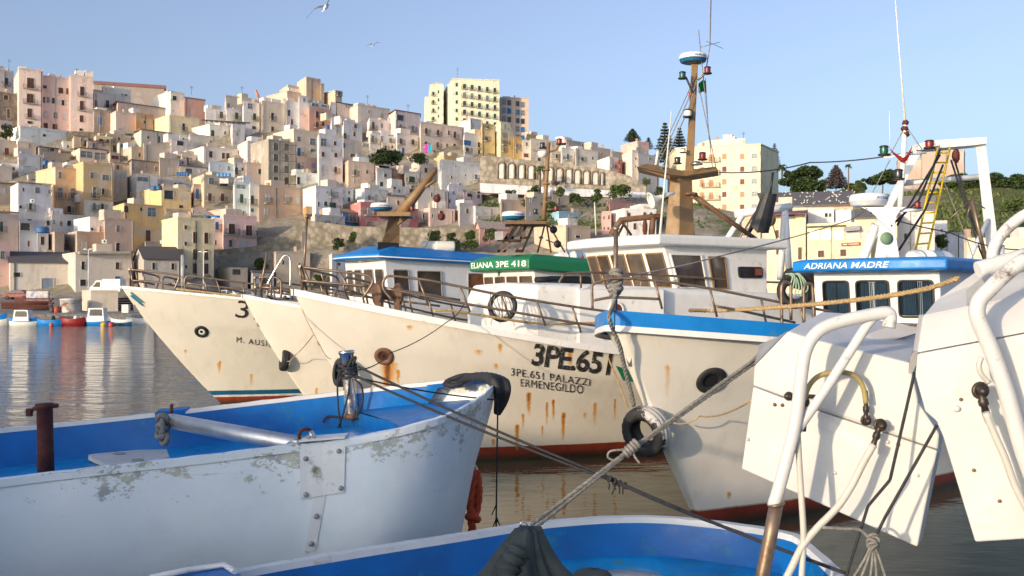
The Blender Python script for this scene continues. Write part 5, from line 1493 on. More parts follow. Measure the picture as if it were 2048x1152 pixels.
for k in range(5): mb.torus(ck + vec(.01*sin(k*2), -.01, .03 - .018*k), (.5*sin(k), .6, .5), .03, .011, 12, 6)
for dx, dz in ((-.14, -.26), (-.1, -.3), (-.02, -.28), (.03, -.3), (.1, -.28)): mb.tube(spline([ck, ck + vec(dx*.4, -.02, dz*.4), ck + vec(dx, 0, dz)], 4), .009, 6)
mb.tube(spline([ck, P(1720, 1060, 6.4), P(1690, 1058, 6.4), P(1645, 1055, 6.4)], 5), .011, 6)
mb.solo('rope_knot', M['greyrope'], 'grey rope knot with loose ends below the metal panels', 'rope')
mb = MB(); mb.prism([Q(688, 262, 6.6), Q(700, 240, 6.6), Q(690, 320, 6.6), Q(668, 365, 6.6), Q(655, 362, 6.6), Q(662, 300, 6.6)], (.01, .03, 0)); mb.build('cable_guard', M['greyplate'], pA)
# harbour side behind the camera: quay under the unseen blocks added to shade the near boats
M['concrete'] = mat('quay_concrete', (.45, .44, .42), .85, var=.2, scale=1.5, bump=.3, bscale=8)
mb = MB(); mb.box((-60, -40, -2), (60, -1.2, 1.35)); q_ = struct(mb, 'near_quay', M['concrete'])
# ------------------------------------------------------------------ the town on the hill
RIDX = [-400, 0, 500, 800, 950, 1050, 1200, 1330, 1480, 1600, 1750, 1850, 2048, 2500]
RIDY = [262, 262, 250, 268, 290, 332, 352, 392, 420, 405, 392, 378, 366, 366]
def ground(x, D):
    if D < 100: return -2.5
    if D < 101.5: return lerp(-2.5, 1.0, (D-100)/1.5)
    px = 1024 + FPX*x/D
    if D < 155: return lerp(1.0, 2.6, (D-101.5)/53.5)
    if 425 < px < 1335 and D < 180: return 2.6
    top = interp(px, RIDX, RIDY)
    py = 590 - (D-155)/.3
    if py >= top: return max(2.6, EYE + (590-py)/FPX*D - .4)
    Dc = 155 + (590-top)*.3
    return max(2.6, EYE + (590-top)/FPX*Dc - .4)
def terrain_mat():
    t = NT('hillside')
    o = t.sep()
    n1 = t.noise(.09, 7, .65); n2 = t.noise(.5, 8, .7)
    c = t.mix(t.ramp(n2, [(.35, 0.0), (.65, 1.0)]), (.2, .175, .135), (.38, .34, .27))
    g = t.mix(t.ramp(n2, [(.3, 0.0), (.7, 1.0)]), (.05, .07, .02), (.13, .15, .055))
    m = t.ramp(t.math('ADD', n1, t.math('MULTIPLY', t.step(o['X'], 55, 40), .3)), [(.62, 0.0), (.74, 1.0)])
    c = t.mix(m, c, g)
    qy = t.math('SUBTRACT', 1.0, t.step(o['Y'], 154, .5))
    c = t.mix(qy, c, t.mix(n2, (.17, .155, .14), (.3, .28, .25)))
    t.bump(t.math('ADD', n2, t.noise(3, 6)), .7, .5)
    return t.done(c, .95)
M['hill'] = terrain_mat()
mb = MB()
Ds = [99, 100, 101.5] + [104 + 6*i for i in range(9)] + [155 + 3.2*i for i in range(40)] + [290, 320, 360, 420, 520, 700]
rows = []
for D in Ds:
    rows.append([Vector((u*D*1.15, D, ground(u*D*1.15, D) + (.5*sin(u*40 + D*.3)*cos(D*.21 + u*25) if D > 160 else 0))) for u in [i/70 - .72 for i in range(105)]])
mb.loft(rows, 0, True, flip=True)
struct(mb, 'hillside_terrain', M['hill'])

# materials of the houses: wall colour comes from the object
def stucco():
    t = NT('stucco')
    oi = t.n('ShaderNodeObjectInfo')
    co = t.n('ShaderNodeVectorMath', operation='ADD'); t.l(t.tc.outputs['Object'], co.inputs[0])
    cm = t.n('ShaderNodeCombineXYZ'); r9 = t.math('MULTIPLY', oi.outputs['Random'], 90.0)
    for k in range(3): t.l(r9, cm.inputs[k])
    t.l(cm.outputs[0], co.inputs[1]); v = co.outputs[0]
    base = oi.outputs['Color']
    n1 = t.noise(.35, 6, .65, v); n2 = t.noise(1.6, 7, .7, v); st = t.noise(.9, 7, .75, v, sc=(1, 1, .12))
    c = t.mix(t.ramp(n1, [(.3, 0.0), (.7, 1.0)]), t.mix(.16, base, (.34, .29, .23)), base)
    c = t.mix(t.ramp(st, [(.5, 0.0), (.72, .5)]), c, (.24, .21, .17))
    c = t.mix(t.ramp(n2, [(.6, 0.0), (.68, .5)]), c, (.38, .32, .24))
    c = t.mix(t.ramp(t.noise(.55, 8, .7, v), [(.58, 0.0), (.61, .7)]), c, (.44, .39, .31))
    c = t.mix(t.ramp(t.noise(.25, 5, .6, v), [(.55, 0.0), (.6, .4)]), c, (.6, .58, .54))
    t.bump(t.math('ADD', n2, t.math('MULTIPLY', t.noise(9, 4, .6, v), .3)), .3, .06)
    return t.done(c, .9)
M['stucco'] = stucco()
def tiles():
    t = NT('roof_tiles')
    oi = t.n('ShaderNodeObjectInfo')
    n = t.noise(2.2, 7, .7)
    w = t.n('ShaderNodeTexWave', wave_type='BANDS', bands_direction='X'); w.inputs['Scale'].default_value = 1.6; w.inputs['Distortion'].default_value = .6
    t.l(t.tc.outputs['Object'], w.inputs['Vector'])
    c = t.mix(t.ramp(n, [(.3, 0.0), (.7, 1.0)]), t.mix(.55, oi.outputs['Color'], (.1, .085, .07)), oi.outputs['Color'])
    t.bump(t.math('ADD', w.outputs['Fac'], n), .6, .08)
    return t.done(c, .9)
M['tiles'] = tiles()
def stone():
    t = NT('rubble_stone')
    oi = t.n('ShaderNodeObjectInfo')
    v = t.n('ShaderNodeTexVoronoi'); v.inputs['Scale'].default_value = 0.95; t.l(t.tc.outputs['Object'], v.inputs['Vector'])
    n = t.noise(.3, 7, .7); n2 = t.noise(2.5, 6, .7)
    c = t.mix(n2, t.mix(.4, oi.outputs['Color'], (.12, .1, .07)), oi.outputs['Color'])
    c = t.mix(t.ramp(n, [(.4, 0.0), (.62, .8)]), c, (.16, .145, .1))
    vs_ = t.n('ShaderNodeSeparateColor'); t.l(v.outputs['Color'], vs_.inputs[0])
    c = t.mix(t.math('MULTIPLY', vs_.outputs[0], .28), c, (.48, .43, .35))
    c = t.mix(t.ramp(v.outputs['Distance'], [(.35, 0.0), (.65, .5)]), c, (.12, .1, .075))
    t.bump(t.math('SUBTRACT', n2, v.outputs['Distance']), .8, .15)
    return t.done(c, .95)
M['stone'] = stone()
def plain(name, col, rough=.6): return mat(name, col, rough, var=.25, scale=1.5, bump=.1, bscale=6)
WM = {'frame': plain('window_surround', (.55, .52, .47)), 'd': glass_mat('window_dark', (.02, .02, .022), .2), 'g': glass_mat('window_glass_pale', (.13, .16, .18), .1),
      'b': plain('shutter_brown', srgb(88, 52, 42)), 'r': plain('shutter_red', srgb(120, 58, 50)), 'n': plain('shutter_green', srgb(20, 76, 56)), 'u': plain('shutter_blue', srgb(30, 112, 180)),
      'w': plain('shutter_white', (.6, .62, .62)), 'p': plain('cloth_lilac', srgb(180, 150, 190)), 's': plain('garage_door', srgb(120, 135, 155)), 't': plain('shutter_tan', srgb(196, 140, 100))}
def win_mesh(kind):
    """unit window: surround, recessed pane; shutters have slats, glazed ones a mullion"""
    mb = MB()
    fw = .07
    o_ = [(-.5, 0, 0), (.5, 0, 0), (.5, 0, 1), (-.5, 0, 1)]; i_ = [(-.5+fw, 0, fw*.6), (.5-fw, 0, fw*.6), (.5-fw, 0, 1-fw*.6), (-.5+fw, 0, 1-fw*.6)]
    O = [Vector(p) for p in o_]; I = [Vector(p) for p in i_]
    f = Vector((0, -.09, 0)); b_ = Vector((0, -.025, 0))
    mb.loft([O, [p + f for p in O], [p + f for p in I], [p + b_ for p in I]], 0, False, close_v=True, flip=False)
    if kind in 'brnuwst':
        for k in range(7):
            z0 = lerp(I[0].z, I[2].z, k/7); z1 = lerp(I[0].z, I[2].z, (k+1)/7)
            for xa, xb in ((I[0].x, -.012), (.012, I[1].x)):
                mb.add([(xa, -.06, z0), (xb, -.06, z0), (xb, -.03, z1), (xa, -.03, z1)], [(0, 1, 2, 3)], 1)
    else:
        mb.add([p + b_ for p in I], [(0, 1, 2, 3)], 1)
        if kind == 'g':
            mb.box((-.02, -.06, I[0].z), (.02, -.027, I[2].z), 0)
            mb.box((I[0].x, -.055, .62), (I[1].x, -.028, .65), 0)
    return mb.mesh('window', [WM['frame'], WM[kind]])
WMESH = {k: win_mesh(k) for k in 'dgbrnuwpst'}
M['iron'] = plain('balcony_iron', (.06, .055, .05)); M['slab'] = plain('balcony_slab', (.45, .42, .37))
def balc_mesh():
    mb = MB(); mb.box((-.5, -.75, -.14), (.5, 0, 0), 0)
    for z in (.95, .06): mb.box((-.49, -.73, z), (.49, -.70, z+.04), 1)
    for k in range(13):
        x = -.48 + .96*k/12; mb.box((x-.006, -.725, 0), (x+.006, -.705, .95), 1)
    for s_ in (-1, 1):
        mb.box((s_*.485-.006, -.72, .94), (s_*.485+.006, 0, .98), 1)
        for k in range(3): mb.box((s_*.485-.006, -.18-.2*k, 0), (s_*.485+.006, -.165-.2*k, .95), 1)
    return mb.mesh('balcony', [M['slab'], M['iron']])
BMESH = balc_mesh()
TILE = {1: (0, 100, 3.84), 2: (0, 380, 3.84), 3: (500, 140, 3.84), 4: (1000, 140, 3.84), 5: (1500, 200, 3.6), 6: (580, 360, 3.388), 7: (1100, 380, 3.531), 0: (0, 0, 1)}
def tp(t, x, y): o = TILE[t]; return (o[0] + x/o[2], o[1] + y/o[2])
def alb(c, k=1.0):
    l = srgb(*c); g = .3*l[0] + .6*l[1] + .1*l[2]; l = [lerp(g, v, .82)*1.2*k for v in l]; return (min(.82, l[0]), min(.8, l[1]), min(.79, l[2]*1.04), 1)
hrng = random.Random(11)
TOWN = []
class Town:
    """one house: irregular block(s) with a street front, given by its pixel columns; windows sit on the front"""
    def __init__(s, t, xs, xa, xb, yt, yb, col, label, wins=(), D=None, r=None, dep=7.5, roof='flat', rcol=(150, 120, 95), xe=None, stone=False, name='house', cat='house', rise=None, group=None):
        pxa, pya = tp(t, xa, yb)
        s.D = D or (155 + (590-pya)*.3)
        A = P(pxa, pya, s.D)
        s.root = thing(name, label, cat, (A.x, A.y, ground(A.x, A.y)), 0, group)
        s.n = 0; s.planes = []; s.rects = []; s.label = label; TOWN.append(s)
        s.block(t, xs, xa, xb, yt, yb, col, 0, r, dep, roof, rcol, xe, stone, rise)
        s.win(t, wins)
    def block(s, t, xs, xa, xb, yt, yb, col, dD=0, r=None, dep=7.5, roof='flat', rcol=(150, 120, 95), xe=None, stone=False, rise=None):
        r = radians((44 + hrng.uniform(-4, 5)) if r is None else r)
        pxs, pyt = tp(t, xs, yt); pxa, pyb = tp(t, xa, yb); pxb, _ = tp(t, xb, yt)
        D = s.D + dD
        if pxs >= pxa - 1: pxs = pxa - 4
        A = P(pxa, pyt, D)
        xb_ = (pxb - 1024)/FPX
        Wd = (xb_*D - A.x)/(cos(r) - xb_*sin(r))
        u = Vector((cos(r), sin(r), 0)); B = A + u*Wd
        A2 = P(pxs, HOR, D + dep); pe = (tp(t, xe, 0)[0] if xe is not None else pxb - 1)
        B2 = P(pe, HOR, B.y + dep)
        zt = A.z; zb = min(ground(A.x, A.y), ground(B.x, B.y), ground(A2.x, A2.y)) - 1.5
        pya_z = P(pxa, pyb, D).z
        zb = min(zb, pya_z)
        foot_ = [Vector((p.x, p.y, zb)) for p in (A, B, B2, A2)]
        mb = MB(); mb.prism(foot_, (0, 0, zt - zb))
        w = mb.build('wall', M['stone'] if stone else M['stucco'], s.root); w.color = alb(col)
        cx = sum((p for p in foot_), Vector())/4
        def outp(k, z): return [Vector((cx.x + (p.x-cx.x)*k, cx.y + (p.y-cx.y)*k, z)) for p in foot_]
        if roof == 'flat':
            mb = MB(); o1, o2 = outp(1.012, 0), outp(.93, 0)
            hh = hrng.uniform(.22, .5)
            mb.loft([[Vector((p.x, p.y, zt)) for p in o1], [Vector((p.x, p.y, zt+hh)) for p in o1], [Vector((p.x, p.y, zt+hh)) for p in o2], [Vector((p.x, p.y, zt+.02)) for p in o2]], 0, False, close_v=True)
            c = mb.build('parapet', M['stucco'], s.root); k = hrng.uniform(.85, 1.05); c.color = tuple(min(1, q*k) for q in alb(col)[:3]) + (1,)
        else:
            rs = rise if rise is not None else 1.3
            o1 = outp(1.06, zt + .02); e = []
            mb = MB()
            if roof == 'tile':      # lean-to rising backward
                fa, fb, bb, ba = o1
                bb = bb + Vector((0, 0, rs)); ba = ba + Vector((0, 0, rs))
                lo = [fa, fb, bb, ba]
            else:                   # ridge along the front
                fa, fb, bb, ba = o1
                m1 = (fa + ba)/2 + Vector((0, 0, rs)); m2 = (fb + bb)/2 + Vector((0, 0, rs))
                up_ = Vector((0, 0, .16))
                mb.loft([[fa, fb], [fa + up_, fb + up_], [m1 + up_, m2 + up_], [ba + up_, bb + up_], [ba, bb], [m1, m2], [fa, fb]], 0, False)
                mb.add([fa, fa + up_, m1 + up_, ba + up_, ba, m1], [(0, 1, 2, 5), (5, 2, 3, 4)]); mb.add([fb, fb + up_, m2 + up_, bb + up_, bb, m2], [(5, 2, 1, 0), (4, 3, 2, 5)])
                g = MB(); g.add([foot_[0] + Vector((0, 0, zt-zb)), foot_[3] + Vector((0, 0, zt-zb)), (foot_[0] + foot_[3])/2 + Vector((0, 0, zt-zb+rs*.94))], [(0, 1, 2)]); go = g.build('gable', M['stucco'], s.root); go.color = alb(col)
                lo = None
            if lo: mb.prism(lo, (0, 0, .18))
            c = mb.build('roof', M['tiles'], s.root); c.color = alb(rcol, .9)
        nn = Vector((sin(r), -cos(r), 0))
        s.rects.append((min(pxs, pxa), pxb, pyt, pyb, D))
        if Wd > 3.5 and roof == 'flat' and zt - zb > 3:
            for _k in range(hrng.choice((0, 1, 1, 2)) if Wd > 5 else hrng.choice((0, 1))):
                q = hrng.uniform(.15, .85); c = A.lerp(B, q) - nn*hrng.uniform(2.2, 4.0); w2 = hrng.uniform(.8, 1.6); h2 = hrng.uniform(1.0, 2.0)
                mb = MB(); mb.prism([c - u*w2 - nn*1.2, c + u*w2 - nn*1.2, c + u*w2 + nn*1.2, c - u*w2 + nn*1.2], (0, 0, h2)); o = mb.build('roof_cabin', M['stucco'], s.root); o.color = alb(tuple(hrng.choice(((215, 208, 198), (200, 185, 165), (222, 220, 218), (190, 172, 150)))))
            if hrng.random() < .6:
                c = A.lerp(B, hrng.uniform(.1, .9)) - nn*hrng.uniform(.8, 2.5)
                mb = MB(); mb.box((-.25, -.25, 0), (.25, .25, hrng.uniform(.9, 1.5)), 0, Matrix.Translation(c)); o = mb.build('chimney', M['stucco'], s.root); o.color = alb((170, 140, 115))
        if Wd > 3 and hrng.random() < .6:
            q = hrng.choice((hrng.uniform(.03, .1), hrng.uniform(.9, .97), hrng.uniform(.3, .7))); c = A.lerp(B, q) + nn*.08
            mb = MB(); mb.tube([Vector((c.x, c.y, zt - .1)), Vector((c.x, c.y, zb))], .07, 5); mb.build('drainpipe', M['iron'] if hrng.random() < .5 else M['slab'], s.root)
        s.planes.append((A, u, nn, Wd, r, zt))
        return s
    def hitp(s, b, px, py):
        A, u, n, Wd, r, zt = s.planes[b]
        o, d = ray(px, py)
        k = (A - o).dot(n)/d.dot(n)
        return o + d*k
    def win(s, t, wins, b=-1):
        inv = MW[s.root.name].inverted()
        for q in wins:
            x, y, w, h, kind = q[:5]
            bb = q[5] if len(q) > 5 else b
            A, u, n, Wd, r, zt = s.planes[bb]
            p = s.hitp(bb, *tp(t, x, y + h/2)); pt_ = s.hitp(bb, *tp(t, x, y - h/2)); l = s.hitp(bb, *tp(t, x - w/2, y)); rr = s.hitp(bb, *tp(t, x + w/2, y))
            wd = abs((rr - l).dot(u)); ht_ = pt_.z - p.z
            if wd < .05 or ht_ < .05: continue
            k0 = kind[0]
            o = bpy.data.objects.new('window', WMESH[k0]); COL.objects.link(o); o.parent = s.root
            o.location = inv @ (p + n*.004); o.rotation_euler = (0, 0, r); o.scale = (wd, 1, ht_)
            if 'B' in kind:
                o = bpy.data.objects.new('balcony', BMESH); COL.objects.link(o); o.parent = s.root
                o.location = inv @ (p + n*.004); o.rotation_euler = (0, 0, r); o.scale = (max(wd*1.9, 1.6) if len(q) < 7 else q[6], 1, 1)
        return s
# rows of the town, traced tile by tile
H = Town
# ---- upper left
H(1, -60, -50, 105, 150, 330, (222, 200, 186), 'pale pink house at the top left edge with one balcony', [(48, 242, 34, 60, 'dB')])
H(1, -60, -50, 135, 318, 600, (150, 142, 130), 'grey rubble stone house with an arched window at the left edge', [(65, 490, 28, 80, 'd'), (45, 365, 40, 40, 'b')], stone=True)
h = H(1, 105, 145, 330, 145, 600, (222, 190, 176), 'large pink palazzo with two towers on the hilltop, far left', [(235, 255, 60, 85, 'bB'), (232, 372, 60, 75, 'bB'), (228, 485, 40, 75, 'bB'), (228, 556, 40, 22, 'd')], r=30, dep=14, name='palazzo', cat='building')
h.block(1, 320, 326, 530, 205, 610, (214, 182, 168), 4.5, r=30, dep=9)
h.win(1, [(342, 284, 40, 26, 'd'), (467, 312, 40, 46, 'b'), (516, 318, 18, 50, 'b'), (336, 382, 22, 46, 'd'), (370, 384, 24, 46, 'g'), (410, 390, 24, 46, 'd'), (445, 397, 24, 42, 'w'), (484, 406, 24, 44, 'd'), (515, 408, 22, 42, 'w'), (352, 496, 30, 50, 'w'), (427, 503, 30, 50, 'g'), (500, 516, 32, 50, 'w'), (352, 580, 35, 42, 'b'), (422, 590, 42, 46, 'b')])
h.block(1, 515, 540, 716, 198, 620, (222, 190, 176), 4, r=30, dep=12)
h.win(1, [(631, 317, 36, 76, 'bB'), (628, 427, 34, 76, 'bB'), (626, 528, 32, 56, 'b'), (622, 612, 28, 20, 'd')])
H(1, 715, 722, 1262, 262, 365, (168, 152, 138), 'long low building with a red tiled ridge roof behind the palazzo', D=285, roof='ridge', rcol=(190, 120, 95), r=20, rise=1.6, cat='building', name='long_house')
h = H(1, 705, 722, 1005, 325, 460, (226, 208, 190), 'cream house right of the pink palazzo with a dark balcony door', [(737, 410, 16, 50, 'd'), (825, 415, 30, 60, 'dB'), (888, 430, 12, 28, 'd')])
h.block(1, 780, 790, 1005, 285, 340, (228, 212, 196), 3); h.win(1, [(940, 348, 18, 20, 'd'), (967, 350, 24, 20, 'd')], b=0)
H(1, 1180, 1310, 1415, 328, 400, (226, 220, 196), 'small cream roof cabin with a green window on the skyline', [(1340, 370, 34, 36, 'n')])
H(1, 1415, 1420, 1575, 365, 400, (205, 150, 125), 'small house with reddish tiled roof on the left skyline', roof='tile', rcol=(190, 115, 90))
H(1, 880, 905, 1570, 400, 490, (205, 176, 152), 'long tan hall under a flat purple-brown roof slab', [(1280, 460, 42, 26, 'w'), (1365, 462, 42, 26, 'w'), (1447, 466, 42, 24, 'w')], roof='tile', rcol=(120, 85, 100), rise=.4, name='hall', cat='building')
H(1, 712, 722, 860, 458, 625, (152, 132, 116), 'dark shaded house below the palazzo with a blue cloth at its window', [(768, 545, 32, 76, 'u')])
h = H(1, 810, 890, 1045, 480, 640, (216, 190, 168), 'stained pinkish house wall with a tall blank face below the long hall', [(920, 605, 20, 12, 'w')])
h.block(1, 1040, 1045, 1178, 492, 640, (190, 142, 78), 2); h.win(1, [(1110, 555, 22, 24, 'd')])
H(1, 1575, 1582, 1735, 452, 570, (226, 223, 216), 'white house with one balcony door left of the roofless house', [(1700, 500, 30, 56, 'dB')])
H(1, 1725, 1735, 1998, 358, 460, (202, 186, 166), 'weathered beige house rising behind the white terrace at upper left', [(1755, 427, 26, 36, 'g')])
H(1, 1732, 1740, 1870, 456, 570, (228, 224, 216), 'white house with a barred balcony under the weathered beige house', [(1815, 507, 28, 56, 'dB')])
H(1, 1862, 1870, 1990, 400, 660, (228, 226, 222), 'narrow white house of three storeys with a square glass window on top', [(1920, 432, 42, 42, 'g'), (1955, 514, 28, 56, 'dB'), (1950, 597, 32, 26, 'b')])
h = H(1, 1175, 1300, 1530, 505, 655, (218, 196, 146), 'straw yellow house with its lit side wall, below the long hall', [(1410, 592, 26, 60, 'dB')])
H(1, 1450, 1610, 1780, 575, 685, (222, 212, 196), 'roofless white house with bare dark roof beams and a green door', [(1632, 640, 28, 50, 'n'), (1728, 637, 14, 28, 'd')])
H(1, 1770, 1785, 1880, 565, 735, (230, 228, 224), 'blank white gable with a single slit window', [(1820, 648, 10, 22, 'd')])
H(1, 70, 155, 525, 595, 755, (206, 212, 222), 'wide blank blue-white wall house under the pink palazzo', [(340, 656, 28, 20, 'd')])
H(1, -60, -50, 130, 690, 850, (192, 172, 148), 'tan house with red shutters at the left edge, halfway up', [(52, 785, 36, 70, 'rB')])
H(1, 125, 137, 278, 708, 850, (196, 178, 154), 'beige house beside a tall pipe with one pale shutter', [(173, 785, 24, 32, 'w')])
H(1, 270, 300, 450, 745, 840, (150, 140, 126), 'low grey house with a lean-to roof under the blank blue-white wall', [(400, 765, 40, 30, 'd')], roof='tile', rcol=(110, 100, 90), rise=.5)
H(1, 135, 142, 328, 805, 965, (206, 206, 206), 'white house with a boxed balcony at left', [(215, 920, 80, 60, 'w')])
H(1, 330, 336, 545, 790, 900, (176, 156, 134), 'brown plaster house with blue tanks in front of its roof', [(520, 860, 24, 30, 'd')])
H(1, 545, 612, 820, 752, 865, (218, 188, 156), 'house with a wide glazed veranda under a brown roof', [(665, 802, 106, 52, 'g'), (770, 817, 100, 60, 'g')], roof='tile', rcol=(110, 88, 76), rise=.7)
H(1, 812, 845, 920, 800, 868, (190, 170, 146), 'small house with red-brown railing right of the glazed veranda', [(882, 825, 66, 28, 'r')])
H(1, 865, 915, 1020, 720, 800, (204, 192, 172), 'small whitish house with a blue window below the stone wall', [(935, 732, 28, 26, 'u')])
H(1, 905, 1010, 1156, 750, 850, (190, 166, 138), 'square sandstone house with one dark window', [(1070, 807, 22, 40, 'd')])
H(1, 1025, 1085, 1312, 612, 745, (198, 186, 168), 'pale house with a mottled brown lean-to roof above the sandstone house', [(1135, 668, 16, 20, 'd'), (1222, 688, 14, 54, 'd')], roof='tile', rcol=(150, 130, 108), rise=.6)
H(1, 1305, 1315, 1490, 692, 805, (216, 206, 192), 'whitish terrace house with a flat awning', [(1385, 715, 60, 40, 'd'), (1410, 792, 32, 26, 'g')])
H(1, 1095, 1105, 1355, 725, 850, (190, 175, 156), 'drab beige house with a lilac door', [(1298, 808, 26, 54, 'p')])
H(1, 1445, 1460, 1812, 655, 745, (206, 196, 180), 'long pale house with a flat roof above the arcaded house', [(1620, 705, 26, 16, 'd')])
H(1, 1448, 1565, 1828, 745, 860, (208, 202, 190), 'arcaded cream house with three arched brown doors', [(1618, 802, 30, 52, 'b'), (1715, 812, 26, 46, 'b'), (1750, 816, 28, 50, 'b')])
H(1, 1825, 1900, 2010, 705, 865, (218, 202, 186), 'tall blank cream wall house left of the scaffolded block', [])
H(1, 980, 1010, 1222, 845, 965, (152, 136, 122), 'dark brown plaster house with pale glass doors', [(1022, 900, 26, 60, 'g'), (1122, 900, 12, 28, 'u'), (1200, 925, 28, 60, 'g')], roof='tile', rcol=(120, 108, 96), rise=.4)
H(1, 1218, 1227, 1378, 835, 975, (186, 166, 142), 'ragged tan house with a pale door and broken top', [(1307, 930, 34, 60, 'w')])
H(1, 1372, 1382, 1608, 890, 965, (200, 186, 166), 'low beige house with a purple-brown eaves line and blue tanks', [(1545, 936, 30, 30, 'w'), (1450, 930, 60, 40, 'd')], roof='tile', rcol=(120, 95, 100), rise=.3)
H(1, 1600, 1612, 1795, 865, 1005, (172, 190, 206), 'blue-grey terrace house with small sash window', [(1757, 910, 24, 36, 'g'), (1690, 905, 30, 40, 'w')])
H(1, 1790, 1800, 1998, 865, 1005, (182, 198, 210), 'blue-grey house with green doors and a long balcony', [(1815, 930, 26, 60, 'nB'), (1862, 917, 20, 28, 'd'), (1896, 927, 26, 42, 'n'), (1986, 932, 18, 40, 'n')])
H(1, 275, 425, 640, 905, 1290, (208, 172, 124), 'tall sand-yellow house with two rows of balcony doors and lit side', [(460, 962, 26, 50, 'g'), (462, 1097, 40, 82, 'gB'), (560, 1100, 40, 82, 'gB')]).win(2, [(530, 147, 32, 52, 'dB'), (591, 152, 25, 40, 'u')])
H(1, 525, 640, 872, 875, 1300, (204, 168, 108), 'ochre house with a full-width balcony, right of the sand-yellow one', [(707, 963, 32, 46, 'g'), (812, 980, 60, 40, 'g'), (725, 1095, 28, 92, 'gB'), (792, 1087, 26, 52, 'dB')])
H(1, 865, 875, 978, 925, 1160, (202, 182, 154), 'narrow beige house with three pale shutters', [(890, 965, 28, 30, 'w'), (937, 967, 22, 40, 'w'), (897, 1080, 34, 60, 'w')])
H(1, 80, 140, 392, 1018, 1440, (208, 208, 222), 'lavender-white house with a tiled roof and small windows, left', [(178, 1072, 16, 30, 'd'), (288, 1078, 40, 46, 'g'), (374, 1087, 10, 30, 'd')], roof='tile', rcol=(170, 140, 110), rise=.9).win(2, [(233, 127, 24, 52, 'dB'), (157, 130, 24, 22, 'd'), (225, 233, 36, 20, 'r'), (368, 253, 24, 40, 'd')])
H(1, -60, -50, 132, 1020, 1190, (166, 150, 136), 'grey-brown house with pale shutter and tiled eaves at the left edge', [(20, 1080, 40, 52, 'w')], roof='tile', rcol=(130, 110, 90), rise=.6)
H(1, -60, -50, 92, 895, 1015, (188, 172, 156), 'plain beige house wall at the left edge above the tiled eaves', [])
H(1, 968, 1047, 1212, 958, 1170, (212, 214, 224), 'bluish white house with a band of veranda glass', [(1095, 992, 92, 32, 'g'), (1010, 1105, 20, 26, 'd')])
H(1, 1185, 1232, 1488, 1035, 1110, (216, 202, 182), 'small cream roof house behind the big yellow house', [(1395, 1055, 30, 12, 'd')])
h = H(2, 1000, 1240, 1468, -12, 190, (226, 186, 112), 'big golden yellow house with a recessed roof terrace', [(1295, 37, 80, 72, 'd'), (1390, 128, 36, 24, 'b'), (1448, 2, 10, 24, 'b')], dep=12)
h = H(2, 868, 955, 1252, 110, 465, (220, 176, 92), 'deep yellow house with brown shutters in front of the golden one', [(968, 147, 36, 52, 'b'), (1137, 352, 40, 92, 'b'), (1135, 442, 40, 36, 'b'), (1083, 148, 18, 28, 'b'), (1165, 170, 72, 72, 'g'), (1236, 445, 36, 40, 'b')])
h = H(2, 1243, 1365, 1642, 225, 770, (226, 198, 144), 'tall narrow straw yellow house with six brown shuttered windows by the quay', [(1498, 366, 36, 92, 'b'), (1584, 370, 36, 90, 'b'), (1498, 496, 36, 86, 'b'), (1584, 498, 36, 86, 'b'), (1496, 603, 36, 86, 'b'), (1584, 605, 36, 86, 'b'), (1425, 286, 24, 30, 'b'), (1425, 412, 22, 30, 'b'), (1428, 590, 16, 28, 'b'), (1492, 690, 30, 24, 'd')], D=166, r=40)
h.block(2, 1430, 1447, 1568, 200, 262, (214, 186, 140), 2); h.win(2, [(1485, 233, 68, 56, 'g'), (1554, 236, 16, 48, 'b')])
h = H(1, 1480, 1567, 1798, 968, 1210, (208, 184, 150), 'tan house with a striped awning and red shutters', [(1622, 1007, 44, 50, 'g'), (1718, 1030, 70, 40, 'dB')])
h.win(2, [(1610, 55, 30, 62, 'rB'), (1707, 57, 30, 62, 'rB')])
H(1, 1470, 1488, 1562, 1040, 1200, (206, 176, 146), 'narrow house with a bright blue door beside the tan one', [(1515, 1105, 30, 82, 'uB')])
H(1, 1790, 1802, 1990, 1015, 1280, (192, 206, 216), 'pale blue house with two green shuttered balconies', [(1850, 1050, 80, 30, 'g')]).win(2, [(1855, 66, 28, 72, 'nB'), (1937, 71, 28, 72, 'nB'), (1935, 165, 25, 40, 'u')])
H(2, 1548, 1702, 1888, 155, 215, (214, 160, 142), 'salmon roof storey with brown door behind the pink house', [(1740, 177, 40, 40, 'b'), (1798, 190, 20, 24, 'd')])
H(2, 1690, 1718, 1972, 205, 470, (224, 178, 168), 'pink house with brown shuttered balconies above the quay', [(1780, 300, 56, 84, 'bB'), (1912, 312, 56, 84, 'bB'), (1770, 410, 28, 56, 'd'), (1855, 416, 26, 56, 'w'), (1906, 419, 26, 56, 'w')])
H(2, 1565, 1640, 1718, 230, 450, (216, 222, 230), 'narrow white house with a blue door left of the pink one', [(1665, 275, 30, 62, 'uB'), (1655, 405, 14, 40, 'd'), (1730, 420, 18, 34, 'd')])
h = H(2, 482, 592, 1005, 330, 490, (176, 152, 130), 'brown plaster house with taller right half above the old warehouse', [(647, 430, 40, 76, 'w')], dep=9)
h.block(2, 795, 805, 1028, 225, 490, (190, 158, 138), -1.5); h.win(2, [(907, 297, 32, 50, 'g'), (905, 441, 34, 76, 'd')])
h.block(2, 565, 690, 805, 215, 340, (232, 232, 230), 4); h.win(2, [(706, 300, 24, 22, 'd'), (772, 297, 10, 40, 'g')])
h = H(2, 480, 580, 1005, 490, 800, (192, 182, 168), 'old peeling cream warehouse with a balcony slab, behind the white truck', [(638, 580, 30, 66, 'd'), (902, 582, 34, 56, 'b'), (638, 712, 52, 52, 'd'), (905, 680, 50, 36, 'u')], D=158, r=36, cat='warehouse', name='warehouse')
